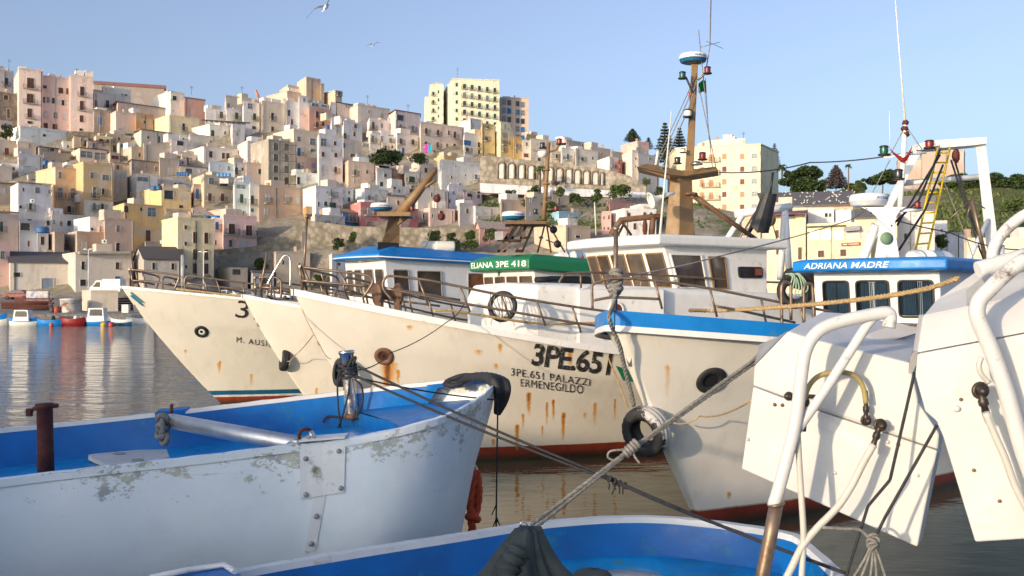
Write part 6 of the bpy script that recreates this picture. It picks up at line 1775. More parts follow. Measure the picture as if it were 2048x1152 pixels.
mb = MB(); q0 = h.hitp(0, *tp(2, 600, 490)); q1 = h.hitp(0, *tp(2, 1005, 488)); n_ = h.planes[0][2]
mb.prism([q0 - n_*.2, q1 - n_*.2, q1 + n_*.9, q0 + n_*.9], (0, 0, .35)); mb.build('balcony_slab', M['slab'], h.root)
h = H(2, 62, 78, 570, 560, 800, (198, 188, 172), 'long low old warehouse with grey roof and grey-blue garage door', [(365, 738, 100, 128, 's'), (130, 650, 60, 36, 'd')], D=158, r=30, roof='tile', rcol=(92, 90, 92), rise=2.0, cat='warehouse', name='warehouse')
H(2, -60, -50, 75, 400, 800, (208, 168, 158), 'pink ground-floor house at the left edge by the quay', [(20, 500, 40, 62, 'g')], D=160)
H(2, -60, -50, 142, 175, 510, (192, 168, 152), 'mottled pinkish house with tiled eaves and green door, left edge', [(10, 282, 26, 84, 'nB')], roof='tile', rcol=(140, 122, 100), rise=.9)
H(2, 142, 150, 286, 250, 500, (168, 172, 182), 'grey house with a dark veranda and small red window', [(192, 282, 86, 60, 'd'), (218, 412, 20, 46, 'r')])
H(2, 278, 287, 372, 345, 500, (204, 208, 222), 'small whitish house with a brown door under the blue dome tank', [(325, 390, 32, 66, 'b')])
H(2, 365, 420, 492, 330, 510, (168, 148, 128), 'narrow brown ruin between the whitish and the brown plaster houses', [])
H(2, 385, 398, 640, 195, 350, (206, 200, 190), 'cream lower house with three small windows', [(412, 245, 18, 32, 'g'), (468, 258, 18, 36, 'd'), (530, 255, 34, 42, 'd')])
H(2, 635, 648, 868, 85, 230, (218, 208, 188), 'cream house with a dark green balcony cloth', [(723, 127, 26, 56, 'gB'), (785, 128, 22, 44, 'nB')])
H(2, 1025, 1105, 1397, 535, 720, (168, 158, 148), 'old grey stone house with black pitched roof near the tall yellow house', [(1180, 585, 26, 56, 'd'), (1327, 587, 28, 52, 'd')], roof='ridge', rcol=(80, 78, 80), rise=2.2, D=160, r=34)
H(2, 1645, 1765, 1902, 605, 690, (186, 172, 152), 'low flat shack with dark opening at the foot of the cliff', [(1815, 630, 72, 46, 'd')], D=172)
# ---- upper middle
H(3, 362, 432, 542, 62, 250, (204, 178, 148), 'square blank stone tower on the skyline', [], name='tower', cat='tower')
H(3, 228, 292, 385, 125, 205, (188, 168, 142), 'low stone annex left of the skyline tower', [])
H(3, 125, 285, 418, 165, 240, (192, 172, 148), 'sandy flat-roofed house below the skyline tower', [])
H(3, 535, 545, 570, 110, 240, (180, 160, 135), 'stone buttress block right of the skyline tower', [])
H(3, 512, 655, 706, 160, 256, (198, 172, 142), 'tan house with a slanting white roof edge right of the tower', [(682, 182, 18, 30, 'dB')], roof='tile', rcol=(225, 222, 215), rise=.3)
H(3, -40, -30, 86, 250, 490, (218, 218, 214), 'white house with brown balcony door under the little crane', [(10, 282, 24, 40, 'g'), (37, 357, 26, 60, 'dB'), (33, 445, 36, 28, 'b')])
H(3, 80, 92, 266, 242, 490, (212, 196, 168), 'cream house with one barred balcony and terracotta eaves', [(172, 357, 26, 60, 'dB'), (98, 357, 8, 14, 'd'), (172, 460, 24, 56, 'b')])
h = H(3, 258, 270, 452, 248, 445, (208, 206, 204), 'grey-white house of four dark windows with a roof cabin', [(300, 330, 20, 50, 'd'), (410, 342, 20, 50, 'dB'), (322, 400, 20, 48, 'd'), (393, 404, 22, 50, 'd')])
h.block(3, 370, 378, 450, 203, 260, (220, 218, 214), 1.5); h.win(3, [(415, 230, 18, 28, 'g')])
h = H(3, 445, 455, 622, 285, 450, (210, 152, 128), 'salmon house with a glazed roof veranda', [(515, 342, 26, 52, 'r'), (560, 340, 24, 36, 'b'), (515, 420, 26, 50, 'rB'), (560, 414, 24, 34, 'b')])
h.block(3, 452, 458, 610, 250, 290, (190, 195, 200), 2); h.win(3, [(500, 268, 60, 24, 'g'), (570, 272, 50, 24, 'g')])
H(3, 612, 620, 662, 258, 365, (218, 216, 210), 'sliver of white house between the salmon and the dark-roofed house', [])
H(3, 655, 667, 822, 250, 350, (206, 186, 166), 'pinkish house with a dark flat roof and small window on the skyline', [(738, 274, 12, 26, 'g')], roof='tile', rcol=(90, 74, 66), rise=.3)
H(3, 740, 828, 1072, 272, 380, (202, 186, 172), 'large whitish house with a stained pink side on the skyline', [(912, 320, 12, 16, 'd'), (1005, 350, 10, 30, 'g')])
H(3, 615, 627, 720, 372, 480, (208, 210, 212), 'jumbled whitish house with a blue plastic roof', [(672, 420, 40, 28, 'g')])
H(3, 705, 720, 862, 398, 600, (208, 206, 202), 'whitish house with red shutters and a shadowed balcony', [(808, 432, 22, 30, 'r'), (800, 492, 20, 36, 'r'), (728, 507, 24, 50, 'dB')])
H(3, 900, 920, 1117, 380, 485, (222, 216, 206), 'white house with a red door and long balcony under the skyline', [(943, 427, 26, 60, 'rB'), (1012, 427, 18, 36, 'g'), (1085, 432, 22, 36, 'gB')])
H(3, 908, 922, 1117, 495, 640, (224, 220, 212), 'white terrace house with three balconies above the green bushes', [(942, 530, 26, 56, 'gB'), (1012, 527, 20, 42, 'g'), (1080, 542, 22, 40, 'gB'), (1005, 605, 16, 24, 'd')])
H(3, 1065, 1117, 1307, 310, 490, (224, 196, 186), 'pale pink house with a dark loggia and two balconies', [(1155, 367, 60, 46, 'd'), (1158, 442, 26, 50, 'gB'), (1220, 434, 14, 16, 'w'), (1250, 449, 24, 42, 'gB')], roof='tile', rcol=(150, 80, 70), rise=.4)
H(3, 1118, 1130, 1307, 495, 660, (224, 220, 214), 'white house with two balconies and blue doors below the pale pink one', [(1157, 547, 24, 46, 'dB'), (1250, 555, 24, 46, 'dB'), (1175, 620, 22, 46, 'u'), (1288, 624, 20, 34, 'u')])
H(3, 1300, 1312, 1642, 408, 660, (216, 192, 172), 'wide beige house with eight balconies and coloured washing', [(1352, 470, 22, 50, 'rB'), (1443, 482, 24, 50, 'rB'), (1525, 482, 18, 36, 'r'), (1572, 500, 24, 56, 'rB'), (1350, 572, 24, 50, 'dB'), (1440, 577, 24, 50, 'dB'), (1512, 579, 16, 28, 'r'), (1570, 594, 24, 56, 'dB'), (1415, 637, 18, 40, 'd'), (1572, 646, 30, 24, 'g')])
H(3, 1600, 1692, 1777, 378, 500, (216, 220, 226), 'blue-white house standing above its neighbours left of the palazzo foot', [(1705, 432, 18, 40, 'w')])
H(3, 1635, 1647, 1802, 490, 680, (206, 206, 204), 'grey-white house with a blue awning and three balconies', [(1670, 560, 60, 40, 'u'), (1757, 577, 22, 46, 'dB'), (1668, 614, 30, 36, 'dB'), (1757, 630, 22, 36, 'd')])
H(3, 1770, 1782, 1882, 418, 660, (228, 192, 124), 'yellow house with a blue balcony cloth at the palazzo foot', [(1815, 530, 24, 30, 'uB'), (1825, 442, 24, 20, 'gB')])
H(3, 1862, 1925, 2002, 408, 660, (224, 206, 166), 'straw-coloured house with two columns of small balconies', [(1945, 500, 16, 36, 'gB'), (1945, 562, 16, 36, 'gB')])
h = H(3, 1482, 1556, 1916, 72, 410, (244, 216, 174), 'tall yellow apartment palazzo with green shutters on the skyline', [], D=355, r=8, dep=24, name='apartment_block', cat='apartment block')
for k in range(5):
    h.win(3, [(1587, 113 + 66*k, 18, 28, 'n')])
    for x, w in ((1647, 26), (1705, 24), (1762, 24), (1822, 22), (1880, 22)):
        h.win(3, [(x, 125 + 66*k + (x - 1647)*.135, w, 40, hrng.choice(['nB', 'nB', 'nB', 'gB', 'dB']))])
h.block(3, 1374, 1380, 1486, 118, 410, (244, 216, 174), 9, r=10, dep=14); h.block(3, 1338, 1343, 1378, 210, 410, (244, 216, 174), 13, r=10, dep=14)
for k in range(4):
    h.win(3, [(1408, 182 + 64*k, 18, 32, hrng.choice(['nB', 'dB'])), (1447, 168 + 62*k, 12, 26, 'n'), (1476, 216 + 62*k, 14, 26, 'w')], b=1)
h = H(4, -8, 0, 220, 215, 530, (218, 182, 158), 'pinkish apartment block with open loggias right of the yellow one', [], D=365, r=8, dep=20, name='apartment_block', cat='apartment block')
for k in range(5):
    for x in (30, 70, 135, 175):
        h.win(4, [(x, 242 + 64*k + x*.14, 34, 44, hrng.choice('ggdu'))])
H(3, 5, 142, 356, 545, 900, (156, 146, 130), 'unfinished concrete block wrapped in scaffolding, its side lit', [(x, y + (x-198)*.03, 42, 62, 'b' if (x, y) == (280, 850) else 'd') for y in (590, 675, 762, 850) for x in (198, 280)], name='unfinished_building', cat='building')
H(3, 180, 335, 522, 462, 660, (218, 198, 168), 'peach house with turquoise shutters right of the scaffolding', [(375, 530, 30, 38, 'g'), (482, 552, 50, 52, 'g'), (375, 630, 30, 66, 'uB'), (482, 632, 40, 52, 'uB')])
H(3, 350, 358, 522, 676, 800, (208, 172, 152), 'salmon storey with a lilac cloth on its balcony', [(375, 740, 24, 56, 'uB'), (410, 717, 14, 16, 'w'), (490, 737, 34, 38, 'p')])
H(3, 350, 360, 524, 795, 890, (206, 214, 224), 'bluish house with white washing below the salmon storey', [(372, 850, 26, 60, 'd'), (450, 832, 40, 32, 'w')])
H(3, 515, 530, 712, 490, 900, (220, 220, 224), 'tall white house with red shutters in the middle of the town', [(565, 556, 52, 60, 'g'), (652, 564, 22, 32, 'r'), (560, 647, 26, 40, 'r'), (658, 654, 26, 36, 'r'), (627, 618, 14, 14, 'w'), (558, 747, 20, 38, 'w'), (657, 767, 24, 50, 'dB'), (655, 870, 22, 36, 'b')])
H(3, 705, 718, 932, 540, 680, (206, 190, 172), 'beige terrace house right of the tall white one', [(890, 578, 50, 28, 'g'), (722, 580, 18, 40, 'u'), (800, 660, 70, 30, 'd')])
H(3, 712, 755, 972, 702, 890, (218, 186, 156), 'peach house with one arched balcony window', [(805, 787, 22, 46, 'gB'), (898, 782, 18, 30, 'd'), (952, 790, 8, 12, 'd'), (805, 852, 22, 34, 'w')])
H(3, 965, 977, 1088, 768, 950, (192, 198, 206), 'grey-blue house with two dark square windows', [(1040, 812, 24, 26, 'd'), (1010, 877, 32, 36, 'd'), (1030, 745, 90, 20, 'd')])
H(3, 1080, 1092, 1186, 770, 885, (156, 108, 88), 'bare red brick house front', [])
H(3, 940, 957, 1225, 705, 770, (172, 168, 162), 'grey flat-roofed houses line with solar panels on top', [(1120, 735, 40, 24, 'u'), (1180, 740, 30, 26, 'g')])
H(3, 1180, 1192, 1302, 788, 910, (222, 222, 220), 'white house with green doors on a railed balcony', [(1242, 842, 50, 50, 'nB'), (1247, 902, 24, 30, 'd')])
H(3, 1225, 1310, 1460, 745, 860, (196, 186, 172), 'low house hung with coloured washing under the bushes', [(1350, 770, 26, 40, 'b'), (1420, 780, 22, 36, 'd')])
H(3, 1400, 1490, 1625, 668, 760, (218, 178, 104), 'ochre block above the big blank cream wall', [])
H(3, 1440, 1470, 1785, 698, 940, (224, 216, 202), 'big blank cream house with tiny windows left of the arches', [(1575, 737, 8, 16, 'd'), (1545, 824, 12, 24, 'd'), (1735, 822, 20, 40, 'uB'), (1612, 884, 20, 28, 'b'), (1735, 892, 20, 34, 'dB'), (1652, 808, 8, 14, 'd')])
H(3, 1775, 1787, 1852, 775, 910, (206, 206, 210), 'narrow grey-white house against the arched wall', [(1832, 812, 18, 34, 'u'), (1835, 872, 16, 24, 'g')])
H(3, 1080, 1085, 1225, 895, 970, (214, 212, 214), 'whitish low house left of the green-door house foot', [(1145, 930, 16, 26, 'g'), (1110, 905, 20, 14, 'd')])
H(3, 760, 880, 1057, 912, 1030, (206, 214, 226), 'bluish white house with a blank lit side wall', [(915, 987, 18, 50, 'gB'), (968, 982, 20, 50, 'w')])
H(3, 1048, 1057, 1190, 968, 1100, (192, 176, 160), 'weathered house with a grey pitched roof left of the crane-like mast', [(1137, 1020, 22, 36, 'r')], roof='tile', rcol=(110, 104, 100), rise=1.0)
H(3, 1270, 1290, 1522, 912, 1160, (206, 196, 180), 'stained cream house with a glass roof veranda', [(1340, 890, 100, 26, 'g'), (1393, 958, 14, 36, 'b'), (1445, 970, 22, 40, 'b'), (1450, 1050, 14, 30, 'd')])
H(3, 1512, 1527, 1637, 888, 1070, (202, 204, 212), 'pale grey house with three small windows', [(1562, 942, 18, 24, 'g'), (1532, 1007, 12, 28, 'd'), (1587, 1002, 14, 30, 'd')])
H(3, 1628, 1642, 1782, 945, 1060, (224, 182, 178), 'rose house under a dark veranda below the cream wall', [(1667, 1002, 44, 24, 'g'), (1755, 960, 30, 56, 'd'), (1685, 958, 44, 34, 'd')])
H(3, 1575, 1732, 1918, 1058, 1160, (198, 198, 198), 'grey-white house with long balcony and metal shed roof', [(1800, 1098, 20, 16, 'w'), (1820, 1135, 150, 26, 'w')])
H(3, 60, 70, 412, 890, 1170, (198, 164, 134), 'wide tan ruinous house with tall pale shuttered doors', [(135, 987, 28, 70, 'wB'), (285, 987, 26, 60, 'wB'), (367, 1000, 26, 60, 'w'), (122, 1085, 26, 50, 'w'), (225, 1085, 16, 28, 'w'), (315, 1077, 20, 20, 'w'), (358, 1097, 22, 36, 'w')])
H(3, -12, 0, 68, 870, 1170, (206, 214, 224), 'pale blue slice of house with green door left of the tan ruin', [(17, 997, 26, 70, 'nB'), (17, 1077, 24, 28, 'u')])
H(3, -36, -28, 142, 718, 890, (208, 182, 162), 'pale peach house with one green shutter below the blank cream wall', [(77, 780, 32, 40, 'n')])
H(3, 405, 507, 712, 900, 1180, (208, 212, 220), 'white house with green double doors below the tall white one', [(525, 1030, 14, 36, 'd'), (580, 1027, 28, 34, 'n'), (635, 1047, 56, 62, 'nB'), (588, 937, 10, 16, 'd'), (638, 962, 30, 30, 'wB'), (632, 1117, 32, 46, 'd')])
H(3, 402, 432, 502, 1058, 1165, (192, 142, 74), 'small ochre house with a dark doorway', [(465, 1125, 40, 42, 'd')])
H(3, 705, 714, 852, 1095, 1200, (30, 142, 208), 'bright blue house with tan tiled roof', [], roof='tile', rcol=(170, 140, 105), rise=1.4).win(6, [(425, 258, 56, 52, 'gB'), (418, 322, 26, 24, 'g'), (452, 322, 24, 24, 'g')])
H(3, 765, 850, 1058, 1025, 1190, (194, 112, 108), 'old rose house with white shuttered balcony', [(925, 1090, 50, 52, 'wB'), (855, 1087, 18, 22, 'w')]).win(6, [(580, 300, 28, 40, 'w'), (537, 300, 40, 34, 'g')])
H(6, 735, 748, 868, 200, 352, (176, 84, 88), 'dark red house stepping down beside the old rose one', [(785, 235, 30, 34, 'd'), (830, 250, 20, 40, 'r')])
H(6, 862, 950, 1117, 195, 305, (208, 178, 164), 'pale salmon house with three dark windows behind the radar mast', [(905, 247, 20, 36, 'd'), (963, 242, 12, 22, 'd'), (1025, 237, 30, 60, 'b')])
H(6, 1130, 1150, 1260, 160, 300, (200, 190, 182), 'grey flat house behind the mast ropes', [(1200, 210, 20, 30, 'd')])
# ---- right of the palazzo, above and below the arched wall
H(4, 95, 105, 170, 518, 672, (208, 168, 70), 'narrow mustard yellow house above the arched wall', [(130, 582, 22, 36, 'gB'), (130, 624, 22, 30, 'g')])
H(4, -5, 5, 102, 458, 668, (224, 206, 164), 'straw house with paired balconies left of the mustard one', [(30, 557, 16, 30, 'gB'), (30, 612, 16, 30, 'gB'), (75, 560, 16, 30, 'g')])
H(4, 162, 173, 236, 548, 672, (220, 220, 218), 'white house with a red awning above the arched wall', [(205, 570, 18, 26, 'd'), (200, 655, 40, 30, 'r')])
H(4, 222, 236, 472, 532, 700, (218, 202, 178), 'cream house with brown corner strips above the arched wall', [(435, 665, 20, 34, 'dB'), (300, 688, 30, 26, 'd'), (350, 600, 18, 26, 'd')])
H(4, 200, 206, 345, 497, 530, (226, 180, 90), 'orange roof cabin on the skyline right of the apartment blocks', [])
H(4, 466, 477, 582, 606, 730, (206, 206, 202), 'whitish house with a blue balcony door above the arches', [(520, 667, 20, 50, 'uB'), (487, 672, 10, 16, 'd')])
H(4, 500, 512, 662, 546, 650, (178, 166, 152), 'grey stone house with one window on the low skyline', [(632, 572, 18, 24, 'g')])
H(4, 570, 582, 752, 606, 750, (208, 196, 182), 'beige house with a small balcony above the arches', [(632, 687, 24, 30, 'dB'), (710, 677, 16, 24, 'd')])
H(4, 676, 702, 848, 596, 690, (174, 166, 156), 'low grey houses row top behind the beige house', [(780, 640, 12, 18, 'd')])
H(4, 745, 842, 908, 678, 790, (206, 216, 230), 'bluish white house at the end of the arched wall', [(866, 735, 14, 28, 'g'), (888, 742, 12, 30, 'r')])
H(4, 842, 857, 945, 636, 710, (192, 176, 158), 'tan house back below the pink skyline house', [])
H(4, 928, 1055, 1142, 560, 680, (220, 168, 152), 'salmon pink house on the low skyline by the dark pines', [(1085, 642, 26, 46, 'w'), (1110, 647, 20, 42, 'w')])
H(4, 900, 910, 938, 695, 795, (150, 56, 58), 'thin dark red house front', [(920, 740, 12, 26, 'd')])
H(4, 938, 1015, 1062, 628, 830, (218, 206, 188), 'tall cream house side with small dark windows', [(1040, 680, 12, 18, 'd'), (1040, 740, 10, 16, 'd')])
H(4, 1045, 1062, 1222, 646, 830, (204, 198, 192), 'pale grey house at the right end of the terrace', [(1150, 682, 14, 20, 'd'), (1105, 780, 16, 24, 'g')])
H(4, 186, 197, 392, 985, 1160, (188, 168, 148), 'brownish house with pale window below the arched wall', [(235, 1002, 20, 34, 'w'), (240, 1107, 20, 34, 'w')])
H(4, 384, 402, 532, 965, 1060, (204, 184, 154), 'sandy house with one tall dark window below the arches', [(452, 1007, 16, 52, 'd')])
H(4, 362, 452, 617, 1098, 1165, (134, 188, 216), 'sky-blue house below the arched wall', [(545, 1135, 34, 40, 'w')])
h = H(7, 428, 525, 750, 140, 320, (228, 226, 224), 'white two-storey house with dark red shutters behind the white wheelhouse', [(557, 182, 22, 46, 'b'), (668, 176, 24, 38, 'b'), (713, 176, 22, 36, 'b'), (598, 257, 22, 46, 'b'), (668, 257, 24, 46, 'b')], D=190, r=20)
h.block(7, 362, 368, 432, 160, 320, (218, 160, 150), 3, r=10); h.win(7, [(380, 196, 10, 22, 'b'), (415, 192, 12, 30, 'b'), (382, 270, 10, 20, 'b'), (410, 272, 12, 20, 'b')])
H(4, 822, 842, 1088, 1008, 1060, (208, 142, 132), 'salmon roof terrace house behind the white two-storey one', [], D=205)
H(6, 1252, 1287, 1482, 330, 505, (218, 154, 144), 'pink gabled house behind the green wheelhouse roof', [(1325, 352, 18, 30, 'd')], roof='ridge', rcol=(196, 170, 150), rise=1.6, D=186)
H(6, 1420, 1432, 1592, 142, 290, (178, 158, 138), 'brown stone house behind the middle radar dome', [(1500, 230, 18, 26, 'w')])
H(6, 1655, 1870, 2035, 318, 490, (194, 168, 138), 'flat tan house with long low roof behind the searchlights', [(1950, 384, 36, 16, 'd'), (1700, 390, 30, 16, 'd')], D=180)
h = H(0, 1335, 1352, 1521, 298, 520, (242, 208, 166), 'tall cream apartment block behind the ochre mast, sunlit front', [], D=236, r=-20, xe=1557, dep=13, name='apartment_block', cat='apartment block')
for k in range(8):
    y = 313 + 25.3*k
    h.win(0, [(1448.7, y, 9.4, 11, 't' if k % 2 == 0 else 'r'), (1484.4, y, 9, 11, 't' if k % 3 == 0 else 'r'), (1508.6, y - 1, 12, 10, 'g'), (1404, y + 3, 10, 15, 't'), (1422, y + 3, 10, 15, 'tB', -1, 4.2)])
h.block(0, 1395, 1416, 1490, 283, 300, (242, 212, 172), 4, r=-20, dep=6)
# ---- right-hand waterfront, facing the low sun
h = H(5, -60, 60, 400, 800, 1160, (232, 196, 152), 'long cream waterfront house with brown doors, left of the restaurant', [(195, 965, 26, 60, 'b'), (272, 960, 16, 60, 'b'), (360, 1105, 30, 96, 'b'), (200, 1085, 26, 60, 'b'), (300, 838, 60, 40, 'd')], D=128, r=-20, dep=10)
M['purple'] = plain('purple_awning', srgb(104, 70, 90))
mb = MB(); q0 = h.hitp(0, *tp(5, 60, 812)); q1 = h.hitp(0, *tp(5, 415, 798)); n_ = h.planes[0][2]
mb.prism([q0, q1, q1 + n_*1.6 - vec(0, 0, .5), q0 + n_*1.6 - vec(0, 0, .5)], (0, 0, .1)); mb.build('awning', M['purple'], h.root)
H(5, 70, 110, 740, 775, 900, (214, 176, 134), 'long warehouse with a wide grey roof dotted with gulls', [(620, 805, 50, 34, 'd'), (690, 800, 40, 34, 'd')], D=142, r=-14, dep=16, roof='tile', rcol=(112, 106, 102), rise=3.6, name='warehouse', cat='warehouse')
H(5, 400, 418, 605, 795, 925, (226, 226, 228), 'small white house between warehouse and restaurant', [(548, 828, 22, 30, 'd'), (576, 828, 16, 26, 'd')], D=131, r=-10)
h = H(5, 398, 415, 870, 905, 1180, (236, 200, 142), 'restaurant with a glazed terrace flashing in the low sun', [(512, 1108, 50, 52, 'b'), (672, 1100, 48, 52, 'b')], D=124, r=-28, dep=9, name='restaurant', cat='restaurant')
M['mirror'] = NT('terrace_glass').done((.5, .45, .36), .2, 0.0, 1.0); M['mirror'].node_tree.nodes['Principled BSDF'].inputs['Coat Weight'].default_value = 1.0
for x in (462, 550, 638):
    c4_ = [h.hitp(0, *tp(5, x + dx, y)) for dx, y in ((-40, 1012), (40, 1010), (40, 932), (-40, 934))]
    window_part(c4_, h.root, frame=WM['frame'], glass=M['mirror'], r=.05, fw=.1, proud=.1, outdir=h.planes[0][2])
h.win(5, [(740, 955, 110, 92, 'd'), (825, 975, 50, 60, 'd')])
q0 = h.hitp(0, *tp(5, 405, 918)); q1 = h.hitp(0, *tp(5, 690, 908)); n_ = h.planes[0][2]
mb = MB(); mb.prism([q0, q1, q1 + n_*.5, q0 + n_*.5], (0, 0, .12)); mb.build('canopy', M['iron'], h.root)
q0 = h.hitp(0, *tp(5, 682, 915)); q1 = h.hitp(0, *tp(5, 800, 905))
mb = MB(); mb.prism([q0, q1, q1 + n_*1.2 - vec(0, 0, .6), q0 + n_*1.2 - vec(0, 0, .6)], (0, 0, .06)); mb.build('awning', plain('grey_awning', (.4, .4, .4)), h.root)
q = [h.hitp(0, *tp(5, x, y)) for x, y in ((658, 1054), (798, 1048), (798, 1022), (658, 1030))]
mb = MB(); mb.prism([p + n_*.02 for p in q], n_*.12); mb.build('sign_board', plain('sign_red', srgb(150, 60, 52)), h.root)
q = [p + n_*.15 for p in q]
for (a0_, a1_, zz) in ((.1, .3, .5), (.35, .9, .5)):
    mb = MB()
    pts_ = [q[0].lerp(q[1], lerp(a0_, a1_, i/14)).lerp(q[3].lerp(q[2], lerp(a0_, a1_, i/14)), zz + .2*sin(i*1.9)) for i in range(15)]
    mb.tube(pts_, .07, 4); mb.build('sign_script', WM['w'], h.root)
H(5, 530, 548, 1060, 865, 1060, (236, 200, 146), 'cream upper storey house behind the restaurant with grey roof', [(700, 885, 90, 26, 'w')], D=132, r=-20, roof='tile', rcol=(130, 120, 112), rise=1.6)
H(5, 1010, 1030, 1330, 800, 1120, (214, 204, 194), 'pale gabled house right of the radar pedestal', [(1120, 980, 24, 40, 'd')], D=134, r=-8, roof='ridge', rcol=(150, 140, 130), rise=2.2)
H(5, 1318, 1328, 1420, 880, 1010, (222, 222, 222), 'little white house at the foot of the green slope', [(1380, 940, 14, 20, 'd')], D=150, r=-10)
H(5, 1395, 1425, 1600, 960, 1100, (205, 205, 205), 'grey-white wall house stepping down the green slope', [], D=146, r=25, roof='tile', rcol=(190, 186, 180), rise=.3)
H(5, 1225, 1240, 1540, 372, 680, (182, 160, 142), 'square concrete silo tower on the right skyline', [], D=230, r=-8, xe=1548, name='silo_tower', cat='tower')
H(5, 1055, 1062, 1240, 435, 640, (176, 156, 140), 'lower concrete block joined to the silo tower', [], D=234, r=-8)
h = H(5, 1540, 1560, 2200, 1015, 1180, (228, 206, 176), 'long plain sand-coloured quay wall at the far right', [], D=92+20, r=-4, dep=1.5, name='quay_wall', cat='wall')

H(0, 546, 552, 620, 506, 600, (188, 170, 146), 'tan ruin with two windows at the foot of the rock wall', [(566, 525, 5, 9, 'd'), (598, 530, 5, 8, 'd')], D=174)
H(0, 658, 664, 694, 512, 600, (214, 212, 210), 'small white block at the foot of the rock wall', [(678, 528, 5, 6, 'd')], D=173)
H(0, 500, 505, 548, 545, 600, (196, 190, 182), 'low pale shed behind the bow rails', [(526, 562, 14, 12, 'd')], D=170, roof='tile', rcol=(130, 125, 120), rise=.4)
H(0, 600, 604, 662, 468, 545, (196, 176, 150), 'tan stepped house on the rock wall', [(625, 488, 5, 9, 'b'), (645, 492, 5, 9, 'w')], D=183)
H(0, 622, 630, 690, 432, 480, (206, 196, 180), 'cream terrace house just left of the bright blue house', [(650, 448, 5, 9, 'nB'), (674, 450, 5, 8, 'd')], D=187)
# ---- smaller houses that close the gaps between the traced ones
GX0, GX1, GY0, GY1, GS = 0, 1010, 262, 560, 3
gw_, gh_ = (GX1-GX0)//GS + 1, (GY1-GY0)//GS + 1
cov = [[0.0]*gw_ for _ in range(gh_)]          # depth of what stands there, 0 where the slope shows
def mark(rc):
    x0, x1, y0, y1, D = rc
    for j in range(max(0, int((y0-GY0)/GS)), min(gh_-1, int((y1-GY0)/GS)) + 1):
        for i in range(max(0, int((x0-GX0)/GS)), min(gw_-1, int((x1-GX0)/GS)) + 1):
            if cov[j][i] == 0 or D < cov[j][i]: cov[j][i] = D
for tw in TOWN:
    for rc in tw.rects: mark(rc)
traced = list(TOWN)
frng = random.Random(23)
PAL = [((222, 216, 206), 'off-white'), ((204, 190, 168), 'beige'), ((190, 168, 140), 'tan'), ((216, 200, 176), 'cream'), ((206, 210, 218), 'bluish white'), ((208, 180, 160), 'pale pink'), ((176, 158, 136), 'brown'), ((214, 190, 146), 'straw yellow')]
used_l = set(); nf = 0
for att in range(9000):
    w = frng.uniform(26, 58); x0 = frng.uniform(-10, 985); b_ = frng.uniform(285, 520)
    if (430 < x0 + w/2 < 735 and b_ > 442) or (735 <= x0 + w/2 < 960 and b_ > 455) or (950 < x0 + w and b_ > 300) or (130 < x0 + w/2 < 275 and 262 < b_ < 300): continue
    D = 155 + (590 - b_)*.3 + 3
    done = False
    for h_ in (46, 38, 30, 23, 17):
        y0 = b_ - h_; bad = 0; gap = 0; tot = 0
        for j in range(max(0, int((y0-GY0)/GS)), min(gh_-1, int((b_-GY0)/GS)) + 1):
            for i in range(max(0, int((x0-GX0)/GS)), min(gw_-1, int((x0+w-GX0)/GS)) + 1):
                c = cov[j][i]; tot += 1
                if c == 0: gap += 1
                elif c > D: bad += 1
        if tot and bad <= .04*tot and gap > .22*tot and gap > 10: done = True; break
    if not done: continue
    col, cn = frng.choice(PAL)
    best = sorted(traced, key=lambda t_: ((t_.rects[0][0] + t_.rects[0][1])/2 - x0 - w/2)**2 + ((t_.rects[0][2] + t_.rects[0][3])/2 - b_ + h_/2)**2)
    for t_ in best[:14]:
        rc = t_.rects[0]; dx = x0 + w/2 - (rc[0] + rc[1])/2; dy = b_ - h_/2 - (rc[2] + rc[3])/2
        rel = ('right of' if dx > 0 else 'left of') if abs(dx) > abs(dy) else ('below' if dy > 0 else 'above')
        nl = t_.label.split(','); nl = nl[0].split()
        lab = ' '.join(('small ' + cn + ' house ' + rel + ' the').split() + nl)
        if len(lab.split()) <= 16 and lab not in used_l: break
    else: continue
    used_l.add(lab)
    wins = []; fl_n = max(1, int(h_/13)); cn_ = max(1, int(w/17))
    for f_ in range(fl_n):
        for k in range(cn_):
            if frng.random() < .82:
                x = x0 + 6 + (w - 8)*(k + .5)/cn_; y = b_ - h_ + 7.5 + f_*12.5
                kind = frng.choice(['d', 'd', 'g', 'b', 'b', 'r', 'n', 'w', 'u']); tall = frng.random() < .45
                wins.append((x, y + (2 if tall else 0), 5.0 if tall else 4.6, 9.5 if tall else 6.0, kind + ('B' if tall and frng.random() < .6 else '')))
    H(0, x0, x0 + frng.uniform(3, 9), x0 + w, b_ - h_, b_, col, lab, wins, D=D, dep=6, roof=frng.choice(['flat', 'flat', 'flat', 'tile']), rcol=frng.choice([(150, 125, 100), (120, 105, 92), (165, 135, 105)]), rise=.6)
    mark((x0, x0 + w, b_ - h_, b_, D)); nf += 1
    if nf >= 95: break
print('gap houses', nf)
